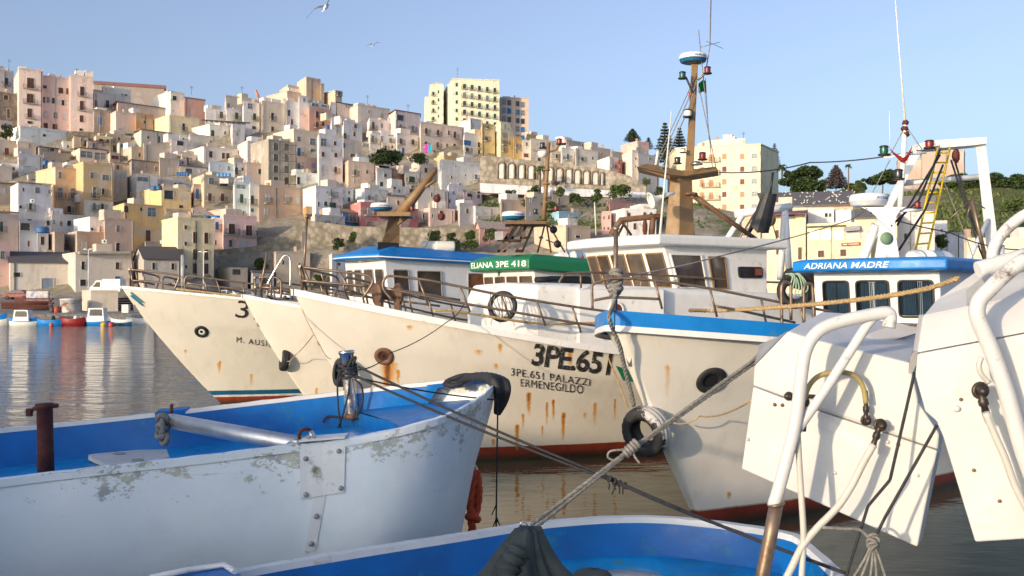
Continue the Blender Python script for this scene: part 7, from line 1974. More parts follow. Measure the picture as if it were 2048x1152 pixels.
# ------------------------------------------------------------------ walls, cliff, arches
def wall_px(poly, D, label, name, col, slope=0.0, th=2.5, m=None, cat='wall'):
    pts = [P(x, y, D + slope*(x - poly[0][0])) for x, y in poly]
    mb = MB(); mb.prism(pts, (0.3, th, 0))
    o = mb.solo(name, m or M['stone'], label, cat); o.color = alb(col); return o
wall_px([(134, 262), (200, 264), (272, 268), (272, 300), (200, 300), (134, 296)], 246, 'rough stone retaining wall under the pink palazzo with weeds', 'retaining_wall', (140, 126, 104), .05)
wall_px([(430, 500), (520, 492), (610, 440), (700, 452), (720, 470), (720, 615), (430, 615)], 180, 'rough stone cliff and wall at the foot of the middle town', 'rock_wall', (172, 160, 138), .02)
wall_px([(680, 452), (820, 455), (960, 458), (960, 600), (680, 600)], 181, 'stone terrace wall behind the blue wheelhouse roof', 'terrace_wall', (184, 170, 146), .02)
# arched retaining wall
AW = [(960, 312), (1000, 314), (1110, 325), (1208, 338), (1260, 352), (1294, 374), (1294, 392), (1110, 392), (960, 390)]
DAW = lambda x: 214 + (x - 960)*.008
pts = [P(x, y, DAW(x)) for x, y in AW]
mb = MB(); mb.prism(pts, (0.4, 3, 0))
aw = mb.solo('arched_wall', M['stone'], 'long stone retaining wall with a row of blind arches', 'wall'); aw.color = alb((196, 182, 160))
for k, (x, yt_, yb_) in enumerate([(1002, 325, 357), (1022, 326, 357), (1042, 328, 357), (1061, 330, 358), (1081, 332, 359), (1099, 334, 361), (1118, 336, 363), (1137, 337, 366), (1154, 339, 367), (1172, 341, 368), (1190, 343, 369), (1203, 345, 370)]):
    w_ = 6.6 if k < 11 else 3.5
    op = [(x - w_, yb_), (x + w_, yb_)] + [(x + w_*cos(a), yt_ + w_*.9 - w_*.9*sin(a)) for a in [pi*i/10 for i in range(11)]]
    P3 = [P(px, py, DAW(px) - .25) for px, py in op]
    mb = MB(); mb.prism(P3, (0, .2, 0)); o = mb.build('arch_infill', M['stucco'], aw); o.color = alb((206, 200, 188))
    ring = [P(px, py, DAW(px) - .3) for px, py in op[2:]]
    mb = MB(); mb.tube([P(x + w_, yb_, DAW(x) - .3)] + ring + [P(x - w_, yb_, DAW(x) - .3)], .22, 5); o = mb.build('arch_ring', M['stone'], aw); o.color = alb((150, 128, 104))
wall_px([(960, 366), (1110, 375), (1300, 385), (1300, 396), (1110, 392), (960, 385)], 211, 'pale roadside parapet below the arched wall', 'road_parapet', (200, 202, 208), .008, 1, M['stucco'])
# scaffolding in front of the unfinished block
sc = MB()
for x in (540, 560, 577, 592):
    sc.tube([P(x, 282, 212), P(x, 372, 212)], .05, 4)
for y in (290, 308, 322, 345, 368):
    sc.tube([P(538, y - 1, 212), P(594, y + 1, 212)], .045, 4)
sc.tube([P(541, 322, 212), P(577, 290, 212)], .04, 4)
sc.solo('scaffolding', M['iron'], 'tube scaffolding in front of the unfinished concrete block', 'scaffolding')
# crane on the skyline
cr = MB(); cr.tube([P(517, 195, 262), P(511, 180, 262)], .3, 5); cr.tube([P(516, 194, 262), P(550, 200, 262)], .12, 5); cr.tube([P(516, 188, 262), P(517, 205, 262)], .3, 5)
cr.solo('crane', plain('crane_orange', srgb(190, 130, 100)), 'small tower crane jib on the skyline', 'crane')
# roof beams of the roofless house
bm2 = MB()
for k in range(8): bm2.tube([P(408 + 9*k, 240 + .6*k, 232), P(414 + 11*k, 243.5 + .7*k, 229)], .14, 4)
bm2.tube([P(404, 240, 232), P(500, 246, 230)], .15, 4)
bm2.solo('roof_beams', M['iron'], 'bare dark beams over the roofless white house', 'beams')
# ------------------------------------------------------------------ small things on the roofs
tankm = plain('tank_blue', srgb(50, 100, 150)); tanklt = plain('tank_light_blue', srgb(90, 150, 200))
def tank(px, py, D, R, h_, label, m=tankm, axis=(0, 0, 1)):
    mb = MB(); mb.lathe([(.001, 0), (R, 0), (R*1.04, h_*.1), (R, h_*.2), (R*1.04, h_*.5), (R, h_*.8), (R*.8, h_*.95), (R*.3, h_), (.001, h_)], P(px, py, D), axis, 12)
    o = mb.solo('water_tank', m, label, 'water tank', 'rooftop water tanks'); return o
tank(91, 330, 218, .55, 1.0, 'dark blue water tank, left of two on the brown plaster house')
tank(104, 330, 218, .55, 1.0, 'dark blue water tank, right of two on the brown plaster house')
for k in range(5): tank(355 + 5*k, 352, 205, .32, .8, ['first', 'second', 'third', 'fourth', 'fifth'][k] + ' from the left of five small blue roof tanks on the beige house', tankm)
for k in range(4): tank(437 + 7*k, 353, 204, .4, .7, ['leftmost', 'second', 'third', 'rightmost'][k] + ' of four light blue tanks in a row on the tan roof', tanklt)
tank(308, 381, 198, .7, .9, 'blue water tank, left of two on the yellow house roof'); tank(318, 380, 198, .6, .9, 'blue water tank, right of two on the yellow house roof')
tank(85, 466, 174, 1.1, 1.1, 'grey-blue domed water tank low on the left'); tank(413, 437, 189, .8, .55, 'dark blue tank, left of two above the pink house'); tank(433, 437, 189, .8, .6, 'bright blue tank, right of two above the pink house', plain('tank_bright', srgb(20, 110, 190)))
tank(655, 258, 236, .4, 1.0, 'bright blue round tank beside the salmon house', plain('tank_vivid', srgb(30, 90, 160)))
tank(1129, 428, 202, .7, .6, 'bright blue tank on the sky-blue house', plain('tank_sky', srgb(40, 140, 205)))
acm = plain('ac_white', (.62, .62, .6))
def ac(px, py, D, label):
    mb = MB(); c = P(px, py, D); mb.box((-.42, -.16, -.3), (.42, .16, .3), 0, Matrix.Translation(c)); mb.lathe([(.001, .0), (.2, .0), (.22, .02)], c + vec(.1, -.165, 0), (0, -1, 0), 12, 1)
    mb.solo('air_conditioner', [acm, M['iron']], label, 'air conditioner', 'wall air conditioners')
ac(209, 483, 169.5, 'white air conditioner on the brown plaster house by the quay'); ac(325, 484, 175, 'white air conditioner between the two yellow houses'); ac(65, 402, 186, 'white air conditioner on the lavender-white house')
# washing on lines
def cloth(px, py, D, w, h_, col, label):
    mb = MB(); c = P(px, py, D)
    mb.loft([[c + vec(w*(i/6 - .5), .08*sin(i*1.7 + j), -h_*j/3) for i in range(7)] for j in range(4)], 0, True, flip=True)
    mb.solo('hanging_laundry', plain('cloth_%d' % px, srgb(*col), .9), label, 'laundry', 'laundry on balconies')
cloth(853, 288, 233, .9, 2.2, (190, 70, 170), 'magenta cloth hanging from the wide beige house')
cloth(859, 289, 233, 1.0, 1.8, (20, 170, 190), 'turquoise cloth hanging from the wide beige house')
cloth(448, 357, 203, 1.8, 1.0, (215, 205, 200), 'pale striped awning cloth on the tan house')
cloth(1435, 418, 234, 1.0, 2.0, (220, 160, 150), 'pink cloth on the cream apartment block balcony')
# aerials on the skyline roofs
def aerial(px, py, D, h_, label):
    mb = MB(); c = P(px, py, D); mb.tube([c, c + vec(0, 0, h_)], .04, 4)
    for k in range(3): mb.tube([c + vec(-.5 + .1*k, 0, h_*(.8 + .09*k)), c + vec(.5 - .1*k, .2, h_*(.8 + .09*k))], .025, 4)
    mb.solo('aerial', M['iron'], label, 'aerial', 'rooftop aerials')
aerial(18, 138, 254, 2.4, 'tv aerial at the top left corner roof'); aerial(153, 150, 254, 1.6, 'tv aerial on the right tower of the pink palazzo'); aerial(383, 190, 254, 2.2, 'tv aerial beside the small cream roof cabin'); aerial(735, 210, 258, 2.5, 'tv aerial right of the slanting white roof'); aerial(816, 226, 258, 2.2, 'tv aerial on the pale pink house'); aerial(1487, 283, 240, 2.2, 'tv aerial on the cream apartment block'); aerial(484, 190, 258, 2.2, 'tv aerial on the weathered beige house'); aerial(915, 158, 360, 4, 'tv aerial on the yellow apartment palazzo')
# ------------------------------------------------------------------ trees and shrubs
def leaf_mat(name, a, b):
    t = NT(name)
    g = t.n('ShaderNodeNewGeometry')
    c = t.mix(g.outputs['Random Per Island'], a, b)
    return t.done(c, .75, 0, .25)
M['leafdark'] = leaf_mat('leaves_dark', (.025, .045, .016), (.07, .105, .035)); M['leafmid'] = leaf_mat('leaves_mid', (.045, .075, .02), (.12, .17, .045)); M['leafdry'] = leaf_mat('leaves_purple_grey', (.07, .05, .055), (.15, .12, .12)); M['leaflight'] = leaf_mat('leaves_light', (.06, .085, .025), (.14, .165, .06)); M['needle'] = leaf_mat('needles_grey_green', (.035, .05, .03), (.09, .115, .065))
M['bark'] = plain('bark', (.13, .09, .06), .9)
def leaves(mb, c, rad, n, s_, rng, shell=.55):
    for _ in range(n):
        while True:
            d = Vector((rng.uniform(-1, 1), rng.uniform(-1, 1), rng.uniform(-1, 1)))
            if .02 < d.length < 1: break
        d = d.normalized()*(d.length**shell)
        p = c + Vector((d.x*rad[0], d.y*rad[1], d.z*rad[2]))
        a = Vector((rng.gauss(0, 1), rng.gauss(0, 1), rng.gauss(0, 1))).normalized(); b_ = a.orthogonal().normalized(); q = s_*rng.uniform(.6, 1.4)
        mb.add([p - a*q, p + b_*q*.55, p + a*q, p - b_*q*.55], [(0, 1, 2, 3)])
def tree(px, base_py, top_py, wpx, D, label, kind='round', leaf='leafdark', name='tree', group='trees on the hillside', n=3200, seed=0):
    rng = random.Random(seed*31 + px)
    b = P(px, base_py, D); t = P(px, top_py, D); h_ = t.z - b.z; w_ = wpx/FPX*D/2
    gz = min(b.z, ground(b.x, b.y))
    root = thing(name, label, 'tree' if name != 'shrub' else 'shrub', (b.x, b.y, min(b.z, gz + .2)), 0, group)
    tk = MB(); lf = MB(); s_ = max(.12, w_*.085)
    if kind == 'round':
        tk.tube(spline([b - vec(0, 0, 1.5), b + vec(.05*w_, 0, h_*.25), b + vec(-.03*w_, 0, h_*.6)], 4), [max(.1, h_*.035)*(1 - .07*i) for i in range(9)], 7)
        for _ in range(13):
            d = Vector((rng.uniform(-1, 1), rng.uniform(-1, 1), rng.uniform(-.8, 1)))
            d = d.normalized()*rng.uniform(.2, .75)
            c = b + vec(d.x*w_, d.y*w_, h_*(.58 + .34*d.z)); r_ = w_*rng.uniform(.26, .5)
            leaves(lf, c, (r_, r_, r_*.8*min(1.3, h_/w_/1.6)), n//13, s_, rng)
            tk.tube([b + vec(0, 0, h_*.35), c], [.05*w_*.6, .02*w_], 5)
    elif kind == 'bush':
        tk.tube([b - vec(0, 0, .6), b + vec(0, 0, h_*.5)], [.08, .04], 5)
        for _ in range(15):
            a = rng.uniform(0, 2*pi); q = rng.random()**.6; z = rng.uniform(.1, .85)
            r_ = w_*rng.uniform(.28, .45)*(1.15 - .5*z); c = b + vec(cos(a)*w_*.72*q*(1.1 - .6*z), sin(a)*w_*.6*q, h_*z)
            leaves(lf, c, (r_, r_, max(.3, r_*.7)), n//15, s_, rng)
    elif kind == 'pine':            # whorled tiers of level branches
        tk.tube([b - vec(0, 0, 1.5), b + vec(0, 0, h_*.97)], [h_*.022, h_*.006], 7)
        k = 13
        for i in range(k):
            q = i/(k-1); z = h_*lerp(.22, .98, q); r_ = w_*(1.0 - .86*q**1.2)*rng.uniform(.85, 1.1)
            nb = 7
            for j in range(nb):
                a = 2*pi*(j/nb) + i*.9; e = b + vec(cos(a)*r_, sin(a)*r_, z + .1*r_*(1-q))
                tk.tube([b + vec(0, 0, z), e], [h_*.006, h_*.002], 4)
                for m_ in range(4):
                    c = (b + vec(0, 0, z)).lerp(e, .35 + .22*m_)
                    leaves(lf, c, (r_*.22, r_*.22, h_*.016), max(4, n//(k*nb*4)), s_*.9, rng)
    elif kind == 'palm':
        tk.tube(spline([b - vec(0, 0, 1), b + vec(.02, 0, h_*.4), b + vec(0, 0, h_*.8)], 4), [w_*.16]*9, 8)
        top_ = b + vec(0, 0, h_*.8)
        for i in range(34):
            a = rng.uniform(0, 2*pi); el = rng.uniform(-.7, 1.1); L_ = w_*rng.uniform(.85, 1.1)
            pth = [top_ + vec(cos(a)*cos(el)*L_*q, sin(a)*cos(el)*L_*q, L_*(sin(el)*q*.9 - .55*q*q)) for q in (0, .2, .4, .6, .8, 1)]
            for p0, p1 in zip(pth, pth[1:]):
                sd = (p1 - p0).cross(Vector((0, 0, 1))).normalized()*w_*.13
                dn_ = vec(0, 0, -w_*.09)
                lf.add([p0, p0 + sd + dn_, p1 + sd*.6 + dn_, p1], [(0, 1, 2, 3)]); lf.add([p0, p0 - sd + dn_, p1 - sd*.6 + dn_, p1], [(3, 2, 1, 0)])
    tk.build('trunk', M['bark'], root); lf.build('crown', M[leaf], root)
    return root
tree(1265, 290, 258, 34, 262, 'dark Norfolk pine behind the salmon pink skyline house', 'pine', 'needle', 'pine_tree')
tree(1297, 305, 275, 22, 262, 'small dark pine just right of the salmon pink house', 'pine', 'needle', 'pine_tree', n=900)
tree(1330, 345, 246, 44, 262, 'tallest tiered pine left of the ochre mast', 'pine', 'needle', 'pine_tree', n=5200)
tree(1359, 345, 256, 40, 266, 'tiered pine half hidden by the ochre mast', 'pine', 'needle', 'pine_tree', n=4800)
tree(1549, 350, 287, 26, 262, 'thin pine rising right of the cream apartment block', 'pine', 'needle', 'pine_tree')
tree(1080, 374, 326, 26, 209, 'shaggy palm standing before the arched wall', 'palm', 'leafmid', 'palm_tree')
tree(1113, 378, 358, 24, 209, 'bare brownish shrub before the arched wall', 'round', 'leafdry', 'shrub', n=600)
tree(1292, 380, 351, 22, 209, 'small clipped round tree at the end of the arched wall', 'round', 'leafmid', 'tree', n=700)
tree(1564, 350, 327, 24, 226, 'short palm right of the cream apartment block', 'palm', 'leafdark', 'palm_tree')
tree(1697, 378, 318, 15, 215, 'tall thin palm alone on the right skyline', 'palm', 'leafdark', 'palm_tree')
for i, (px, b_, t_, w_, lf, lb, kd) in enumerate([
    (1580, 385, 340, 44, 'leafdark', 'dark bushy tree nearest the cream apartment block', 'round'), (1620, 390, 332, 60, 'leafdark', 'large dark green tree on the right skyline', 'round'), (1637, 392, 362, 40, 'leafmid', 'smaller green tree in front of the large dark one', 'round'),
    (1672, 385, 333, 38, 'leafdry', 'purplish grey conifer on the right skyline', 'pine'), (1722, 380, 358, 26, 'leafmid', 'low green tree right of the tall palm', 'round'), (1764, 378, 340, 52, 'leafdark', 'spreading umbrella pine left of the silo tower', 'round'), (1704, 388, 372, 50, 'leaflight', 'low light green bush below the tall palm', 'round'),
    (1935, 372, 352, 60, 'leafdark', 'dark tree line clump left of the right gantry leg', 'round'), (1985, 376, 350, 60, 'leafdark', 'dark tree clump under the right gantry leg', 'round'), (2030, 378, 352, 60, 'leafdark', 'dark tree clump at the right edge', 'round'), (2075, 378, 356, 60, 'leafdark', 'dark tree clump just cut by the right edge', 'round'), (1905, 372, 352, 44, 'leafmid', 'green bush at the foot of the silo tower', 'round')]):
    tree(px, b_ + 4, t_ - 2, w_*1.3, 222, lb, 'bush' if kd == 'round' and px != 1764 else kd, lf, 'tree', seed=i, n=5200)
tree(1882, 495, 468, 36, 140, 'round prickly bush beside the yellow ladder', 'bush', 'leafmid', 'shrub', n=2200)
tree(2030, 420, 396, 60, 190, 'dark green shrub on the slope at the right edge', 'bush', 'leafmid', 'shrub', n=1500)
for i, (px, b_, t_, w_, D, lf, lb) in enumerate([(775, 318, 304, 80, 214, 'leafdark', 'dark hedge bush below the white terrace house'), (838, 322, 307, 44, 214, 'leafdark', 'dark bush below the wide beige house'), (868, 500, 458, 44, 180.2, 'leafdark', 'dark green shrub, left of three on the terrace wall'), (900, 500, 460, 50, 180.2, 'leafdark', 'dark green shrub, middle of three on the terrace wall'), (940, 500, 456, 50, 180.2, 'leafmid', 'green shrub, right of three on the terrace wall'),
    (1020, 402, 378, 40, 205, 'leafmid', 'green bush below the left end of the arches'), (1070, 392, 370, 36, 206, 'leafmid', 'green bush under the shaggy palm'), (1195, 402, 376, 36, 204, 'leafmid', 'round green bush on the dry slope'), (1120, 388, 374, 30, 206, 'leafmid', 'low green bush right of the palm'), (1322, 400, 372, 40, 206, 'leafdark', 'dark bush behind the loud hailer'), (12, 274, 246, 34, 243, 'leafdark', 'dark green tree at the left edge under the stone house'), (200, 292, 276, 24, 240, 'leafdark', 'weed clump on the stone retaining wall'), (172, 290, 280, 14, 240, 'leafmid', 'small weed clump on the retaining wall foot'),
    (520, 545, 512, 36, 178.6, 'leafdark', 'dark creeper on the stone cliff, left'), (676, 497, 474, 34, 178.8, 'leafdark', 'creeper on the rock behind the jackstaff'), (704, 486, 462, 28, 179, 'leafmid', 'small green shrub under the bright blue house'), (1240, 392, 370, 60, 207, 'leafmid', 'scrub on the dry slope below the parapet'), (1060, 410, 396, 50, 203, 'leafmid', 'scrub above the sandy house'), (470, 560, 535, 40, 178.4, 'leafmid', 'creeper low on the rock wall behind the leftmost bow'), (640, 575, 545, 40, 177, 'leafdark', 'dark bush before the rock wall near the jackstaff'), (980, 480, 455, 36, 180, 'leafmid', 'bush beside the pink gabled house'), (1150, 400, 384, 40, 206, 'leafmid', 'dry scrub clump below the arches, centre'), (1100, 420, 402, 40, 203, 'leafmid', 'scrub beside the sandy house')]):
    tree(px, b_ + 2, t_, w_, D, lb, 'bush', lf, 'shrub', 'shrubs in the town', 1500, seed=100 + i)
# grass and scrub on the green slope at the right, and weeds on the dry slope
rng = random.Random(3)
ug = MB()
for _ in range(9000):
    px = rng.uniform(1720, 2250); D = rng.uniform(150, 224); x = (px - 1024)/FPX*D; z = ground(x, D)
    if z < 3.2: continue
    s_ = rng.uniform(.25, .7); a = rng.uniform(0, pi); d = vec(cos(a), sin(a), 0)*s_*.6; p = Vector((x, D, z - .1)); l = vec(rng.gauss(0, .25), rng.gauss(0, .25), s_*1.3)
    ug.add([p - d, p + d, p + d*.3 + l], [(0, 1, 2)])
struct(ug, 'slope_grass', M['leaflight'], 'stuff')
ug = MB()
for _ in range(5000):
    px = rng.uniform(950, 1420); D = rng.uniform(196, 214); x = (px - 1024)/FPX*D; z = ground(x, D)
    s_ = rng.uniform(.2, .6); a = rng.uniform(0, pi); d = vec(cos(a), sin(a), 0)*s_*.6; p = Vector((x, D, z - .1)); l = vec(rng.gauss(0, .25), rng.gauss(0, .25), s_*1.2)
    ug.add([p - d, p + d, p + d*.3 + l], [(0, 1, 2)])
struct(ug, 'slope_scrub', M['leafmid'], 'stuff')
# ------------------------------------------------------------------ quay of the town
tk = thing('box_truck', 'white box truck with pale cab parked before the old warehouse', 'truck', P(210, 592, 150), 0)
D = 150
def bxp(x0, x1, y0, y1, d0, d1): 
    a = P(x0, y1, d0); b_ = P(x1, y0, d0); return (a.x, d0, a.z), (b_.x, d1, b_.z)
mb = MB(); mb.box(*bxp(204, 240, 558, 583, D, D + 2.2)); mb.build('cargo_box', M['whitesteel'], tk)
mb = MB(); mb.prism([P(179, 584, D), P(179, 575, D), P(186, 570, D), P(192, 561, D), P(203, 561, D), P(203, 584, D)], (0, 2, 0)); cb_ = mb.build('cab', M['whitesteel'], tk)
mb = MB(); mb.prism([P(185, 574, D - .02), P(188, 570, D - .02), P(193, 564, D - .02), P(200, 564, D - .02), P(200, 574, D - .02)], (0, .01, 0)); mb.build('window', M['glassdark'], cb_)
for x in (187, 228):
    mb = MB(); mb.lathe([(.001, 0), (.3, 0), (.42, .02), (.42, .25), (.001, .26)], P(x, 587, D - .05), (0, 1, 0), 14); mb.build('wheel', M['rubber'], tk)
def car(px, py, D, m, label, L_=3.9):
    c = P(px, py, D); c.z = ground(c.x, D); root = thing('parked_car', label, 'car', c, 0, 'cars parked on the quay')
    s_ = lambda x, z, y=-.8: c + vec(x*L_/2, y, z)
    mb = MB(); mb.prism([s_(-1, .3), s_(-.98, .75), s_(-.6, .88), s_(.6, .9), s_(.95, .8), s_(1, .3)], (0, 1.6, 0)); bevel(mb.build('body', m, root), .08, 3)
    mb = MB(); mb.prism([s_(-.62, .87, -.7), s_(-.32, 1.4, -.62), s_(.42, 1.42, -.62), s_(.72, .88, -.7)], (0, 1.35, 0)); cb = bevel(mb.build('cabin', m, root), .06, 2)
    for x0, x1 in ((-.48, -.02), (.04, .52)):
        mb = MB(); mb.prism([s_(x0, .92, -.72), s_(lerp(x0, 0, .35), 1.33, -.66), s_(lerp(x1, 0, .2), 1.33, -.66), s_(x1, .92, -.72)], (0, .02, 0)); mb.build('window', M['glassdark'], cb)
    for x in (-.62, .62):
        for y in (-.82, .62):
            mb = MB(); mb.lathe([(.001, 0), (.2, 0), (.31, .02), (.31, .2), (.001, .21)], s_(x, .3, y), (0, 1, 0), 14); mb.build('wheel', M['rubber'], root)
car(312, 590, 140, plain('car_blue', srgb(60, 90, 130), .3), 'dark blue car parked behind the leftmost bow rail'); car(455, 590, 146, M['whitesteel'], 'white car parked behind the bow rails, left'); car(492, 590, 143, plain('car_grey', (.25, .26, .28), .3), 'grey car parked behind the bow rails, middle'); car(556, 590, 146, M['whitesteel'], 'white car parked behind the bow rails, right'); car(36, 590, 146, plain('car_red', srgb(130, 40, 40), .3), 'dark red car parked by the low warehouse')
def lamp(px, top, base, D, label):
    mb = MB(); mb.tube([P(px, base, D), P(px, top, D)], [.09, .06], 6); mb.tube([P(px, top, D), P(px - 6, top - 1.5, D)], .05, 5); mb.tube([P(px, top, D), P(px + 5, top - 2, D)], .05, 5)
    o = mb.solo('street_lamp', M['whitesteel'], label, 'street lamp', 'street lamps on the quay')
    for dx in (-6, 5):
        t = MB(); t.blob(P(px + dx, top - 1.5, D), (.35, .15, .1), 5); t.build('lamp_head', M['cream'], o)
lamp(177, 500, 592, 146, 'white street lamp in front of the brown plaster house'); lamp(407, 505, 590, 150, 'white street lamp in front of the tall yellow house')
h = H(0, 164, 182, 236, 586, 634, (186, 172, 152), 'small square block hut on the quay with lit orange side', [], D=108, r=22, dep=3.5, name='quay_hut', cat='hut')
mb = MB(); mb.lathe([(.001, 0), (1.05, 0), (1.1, .1), (1.08, 1.6), (1.15, 1.62), (1.15, 1.72), (.2, 1.8), (.001, 1.8)], P(142, 630, 107), n=18)
for a in range(4): mb.tube([P(142, 630, 107) + vec(.8*cos(a*pi/2), .8*sin(a*pi/2), .1), P(142, 630, 107) + vec(.8*cos(a*pi/2), .8*sin(a*pi/2), -.5)], .06, 5)
mb.solo('steel_tank', mat('tank_white_rust', (.6, .6, .6), .6, dirt=.45, dirtcol=(.25, .1, .05), dscale=1.2), 'round white rust-stained tank with flat lid on the quay', 'tank')
rr = MB()
for k in range(2): rr.tube([P(2 + 3*k, 606 + 10*k, 110), P(96 + k*2, 606 + 10*k, 109)], .12, 5)
for k in range(30): rr.box((-.06, -.1, 0), (.06, .1, .6), 0, Matrix.Translation(P(4 + 3.1*k, 617, 109.6)))
rr.solo('slipway_cradle', M['rustpipe'], 'long rusty slipway cradle lying on the quay at left', 'cradle')
for k, (x, w_, c_) in enumerate([(255, 3.4, 'middle of three'), (292, 2.8, 'rightmost of three'), (62, 4.2, 'leftmost of three')]):
    rr = MB(); c = P(x, 622, 112)
    for j in range(6): rr.box((-w_/2 + rng.uniform(-.3, .3), -.4 + .15*j, .25*j), (w_/2 + rng.uniform(-.3, .3), .0 + .15*j, .2 + .25*j), 0, Matrix.Translation(c))
    rr.solo('scrap_stack', M['rustpipe'], 'stack of rusty red steel behind the moored dinghies, ' + c_, 'scrap')
mb = MB(); mb.lathe([(.001, 0), (.3, 0), (.32, .4), (.3, .8), (.001, .82)], P(114, 628, 106), n=12); mb.solo('barrel', plain('barrel_orange', srgb(170, 75, 50)), 'orange-red barrel beside the rust-stained tank', 'barrel')
mb = MB(); mb.lathe([(.001, 0), (.3, 0), (.32, .4), (.3, .8), (.001, .82)], P(105, 628, 106), n=12); mb.solo('barrel', plain('barrel_dark', (.05, .05, .06)), 'dark barrel beside the orange one', 'barrel')
mb = MB(); mb.box((-1.3, -.2, 0), (1.3, .2, 1.4), 0, Matrix.Translation(P(76, 606, 118))); mb.solo('graffiti_box', mat('graffiti', (.5, .5, .52), .7, var=.5, scale=2, dirt=.4, dirtcol=(.1, .2, .45), dscale=1.5), 'low painted box behind the slipway cradle', 'box')
mb = MB(); mb.box((-.35, -.3, 0), (.35, .3, 1.0), 0, Matrix.Translation(P(252, 628, 106))); mb.solo('white_box', M['cream'], 'small white cabinet right of the block hut', 'cabinet')
def dinghy(px0, px1, water, top, D, hullc, inc, label, cabin=None, extra=None, trim=None):
    a, c = P(px0, water, D), P(px1, water, D); L_ = c.x - a.x; h_ = (water - top)/FPX*D
    ctr = Vector(((a.x + c.x)/2, D, 0)); root = thing('dinghy', label, 'boat', ctr, 0, 'small boats moored along the quay')
    rows = []; n = 14
    for i in range(n+1):
        q = i/n; b_ = .9*max(.03, min(1, (1-abs(2*q-1)**2.6)))*L_*.17; x = a.x + L_*q; sh = h_*(1 + .3*abs(2*q-1)**2)
        rows.append([Vector((x, D - b_, sh)), Vector((x, D - b_*.96, sh*.55)), Vector((x + (.5-q)*L_*.05, D - b_*.7, -.15)), Vector((x + (.5-q)*L_*.05, D + b_*.7, -.15)), Vector((x, D + b_*.96, sh*.55)), Vector((x, D + b_, sh))])
    mb = MB(); mb.loft(rows, 0, True, mfun=(lambda i, j: 1 if j in (0, 4) and trim else 0)); mb.build('hull', [hullc, trim or hullc], root)
    mb = MB(); mb.loft([[r[0] - vec(0, 0, .12), r[5] - vec(0, 0, .12)] for r in rows], 0, False, flip=True); mb.build('deck', inc, root)
    if cabin:
        x0, x1, yt_, m_ = cabin; p0, p1 = P(x0, yt_, D), P(x1, yt_, D); zz = h_*.7
        mb = MB(); mb.prism([vec(p0.x, D - .5, zz), vec(p0.x + .15, D - .5, p0.z), vec(p1.x - .1, D - .5, p1.z), vec(p1.x, D - .5, zz)], (0, 1.0, 0)); cab_ = mb.build('cabin', m_, root)
        hh = p0.z - zz
        mb = MB(); mb.prism([vec(lerp(p0.x, p1.x, .14), D - .53, zz + hh*.4), vec(lerp(p0.x, p1.x, .2), D - .53, zz + hh*.9), vec(lerp(p0.x, p1.x, .86), D - .53, zz + hh*.9), vec(lerp(p0.x, p1.x, .9), D - .53, zz + hh*.4)], (0, .02, 0)); mb.build('window', M['glassdark'], cab_)
    if extra:
        x0, y0, m_ = extra; mb = MB(); c_ = P(x0, y0, D); mb.box((-.15, -.15, -.5), (.15, .2, .1), 0, Matrix.Translation(c_)); mb.blob(c_ + vec(0, 0, .2), (.22, .25, .25), 6); mb.build('outboard_motor', m_, root)
    return root
bw = M['white']; bb_ = M['blue']
dinghy(-30, 14, 654, 634, 98, bw, bb_, 'white dinghy with blue top cut by the left edge', trim=bb_)
dinghy(18, 74, 654, 641, 98, bw, bb_, 'blue and white cabin boat at the far left quay', (30, 62, 620, bw), trim=bb_)
dinghy(74, 126, 654, 643, 97.5, bb_, M['lightblue'], 'low blue dinghy with a dark outboard', extra=(106, 640, M['glassdark']))
dinghy(120, 170, 654, 640, 97.5, M['redpaint'], plain('red_inner', srgb(180, 30, 40)), 'red inflatable boat with a white outboard', extra=(152, 640, bw))
dinghy(160, 222, 654, 640, 98, bb_, bw, 'blue and white boat with a tall white wheelhouse at the quay', (178, 212, 616, bw), trim=bw)
dinghy(222, 264, 653, 641, 97.5, plain('teal_hull', srgb(25, 90, 130)), M['lightblue'], 'teal rowing boat with pale rim', trim=bw)
dinghy(252, 308, 649, 636, 101, bw, bw, 'white open motorboat at the right end of the quay row')
for px, py, R_, col, lb in ((207, 649, .28, srgb(225, 180, 30), 'yellow round buoy before the white-cabined boat'), (223, 645, .28, srgb(190, 60, 50), 'red round buoy beside the teal rowing boat'), (103, 652, .2, srgb(210, 80, 60), 'orange round buoy before the low blue dinghy')):
    mb = MB(); c = P(px, py, 96.5); c.z = .12; mb.blob(c, (R_, R_, R_), 7); mb.solo('buoy', plain('buoy_%d' % px, col), lb, 'buoy')
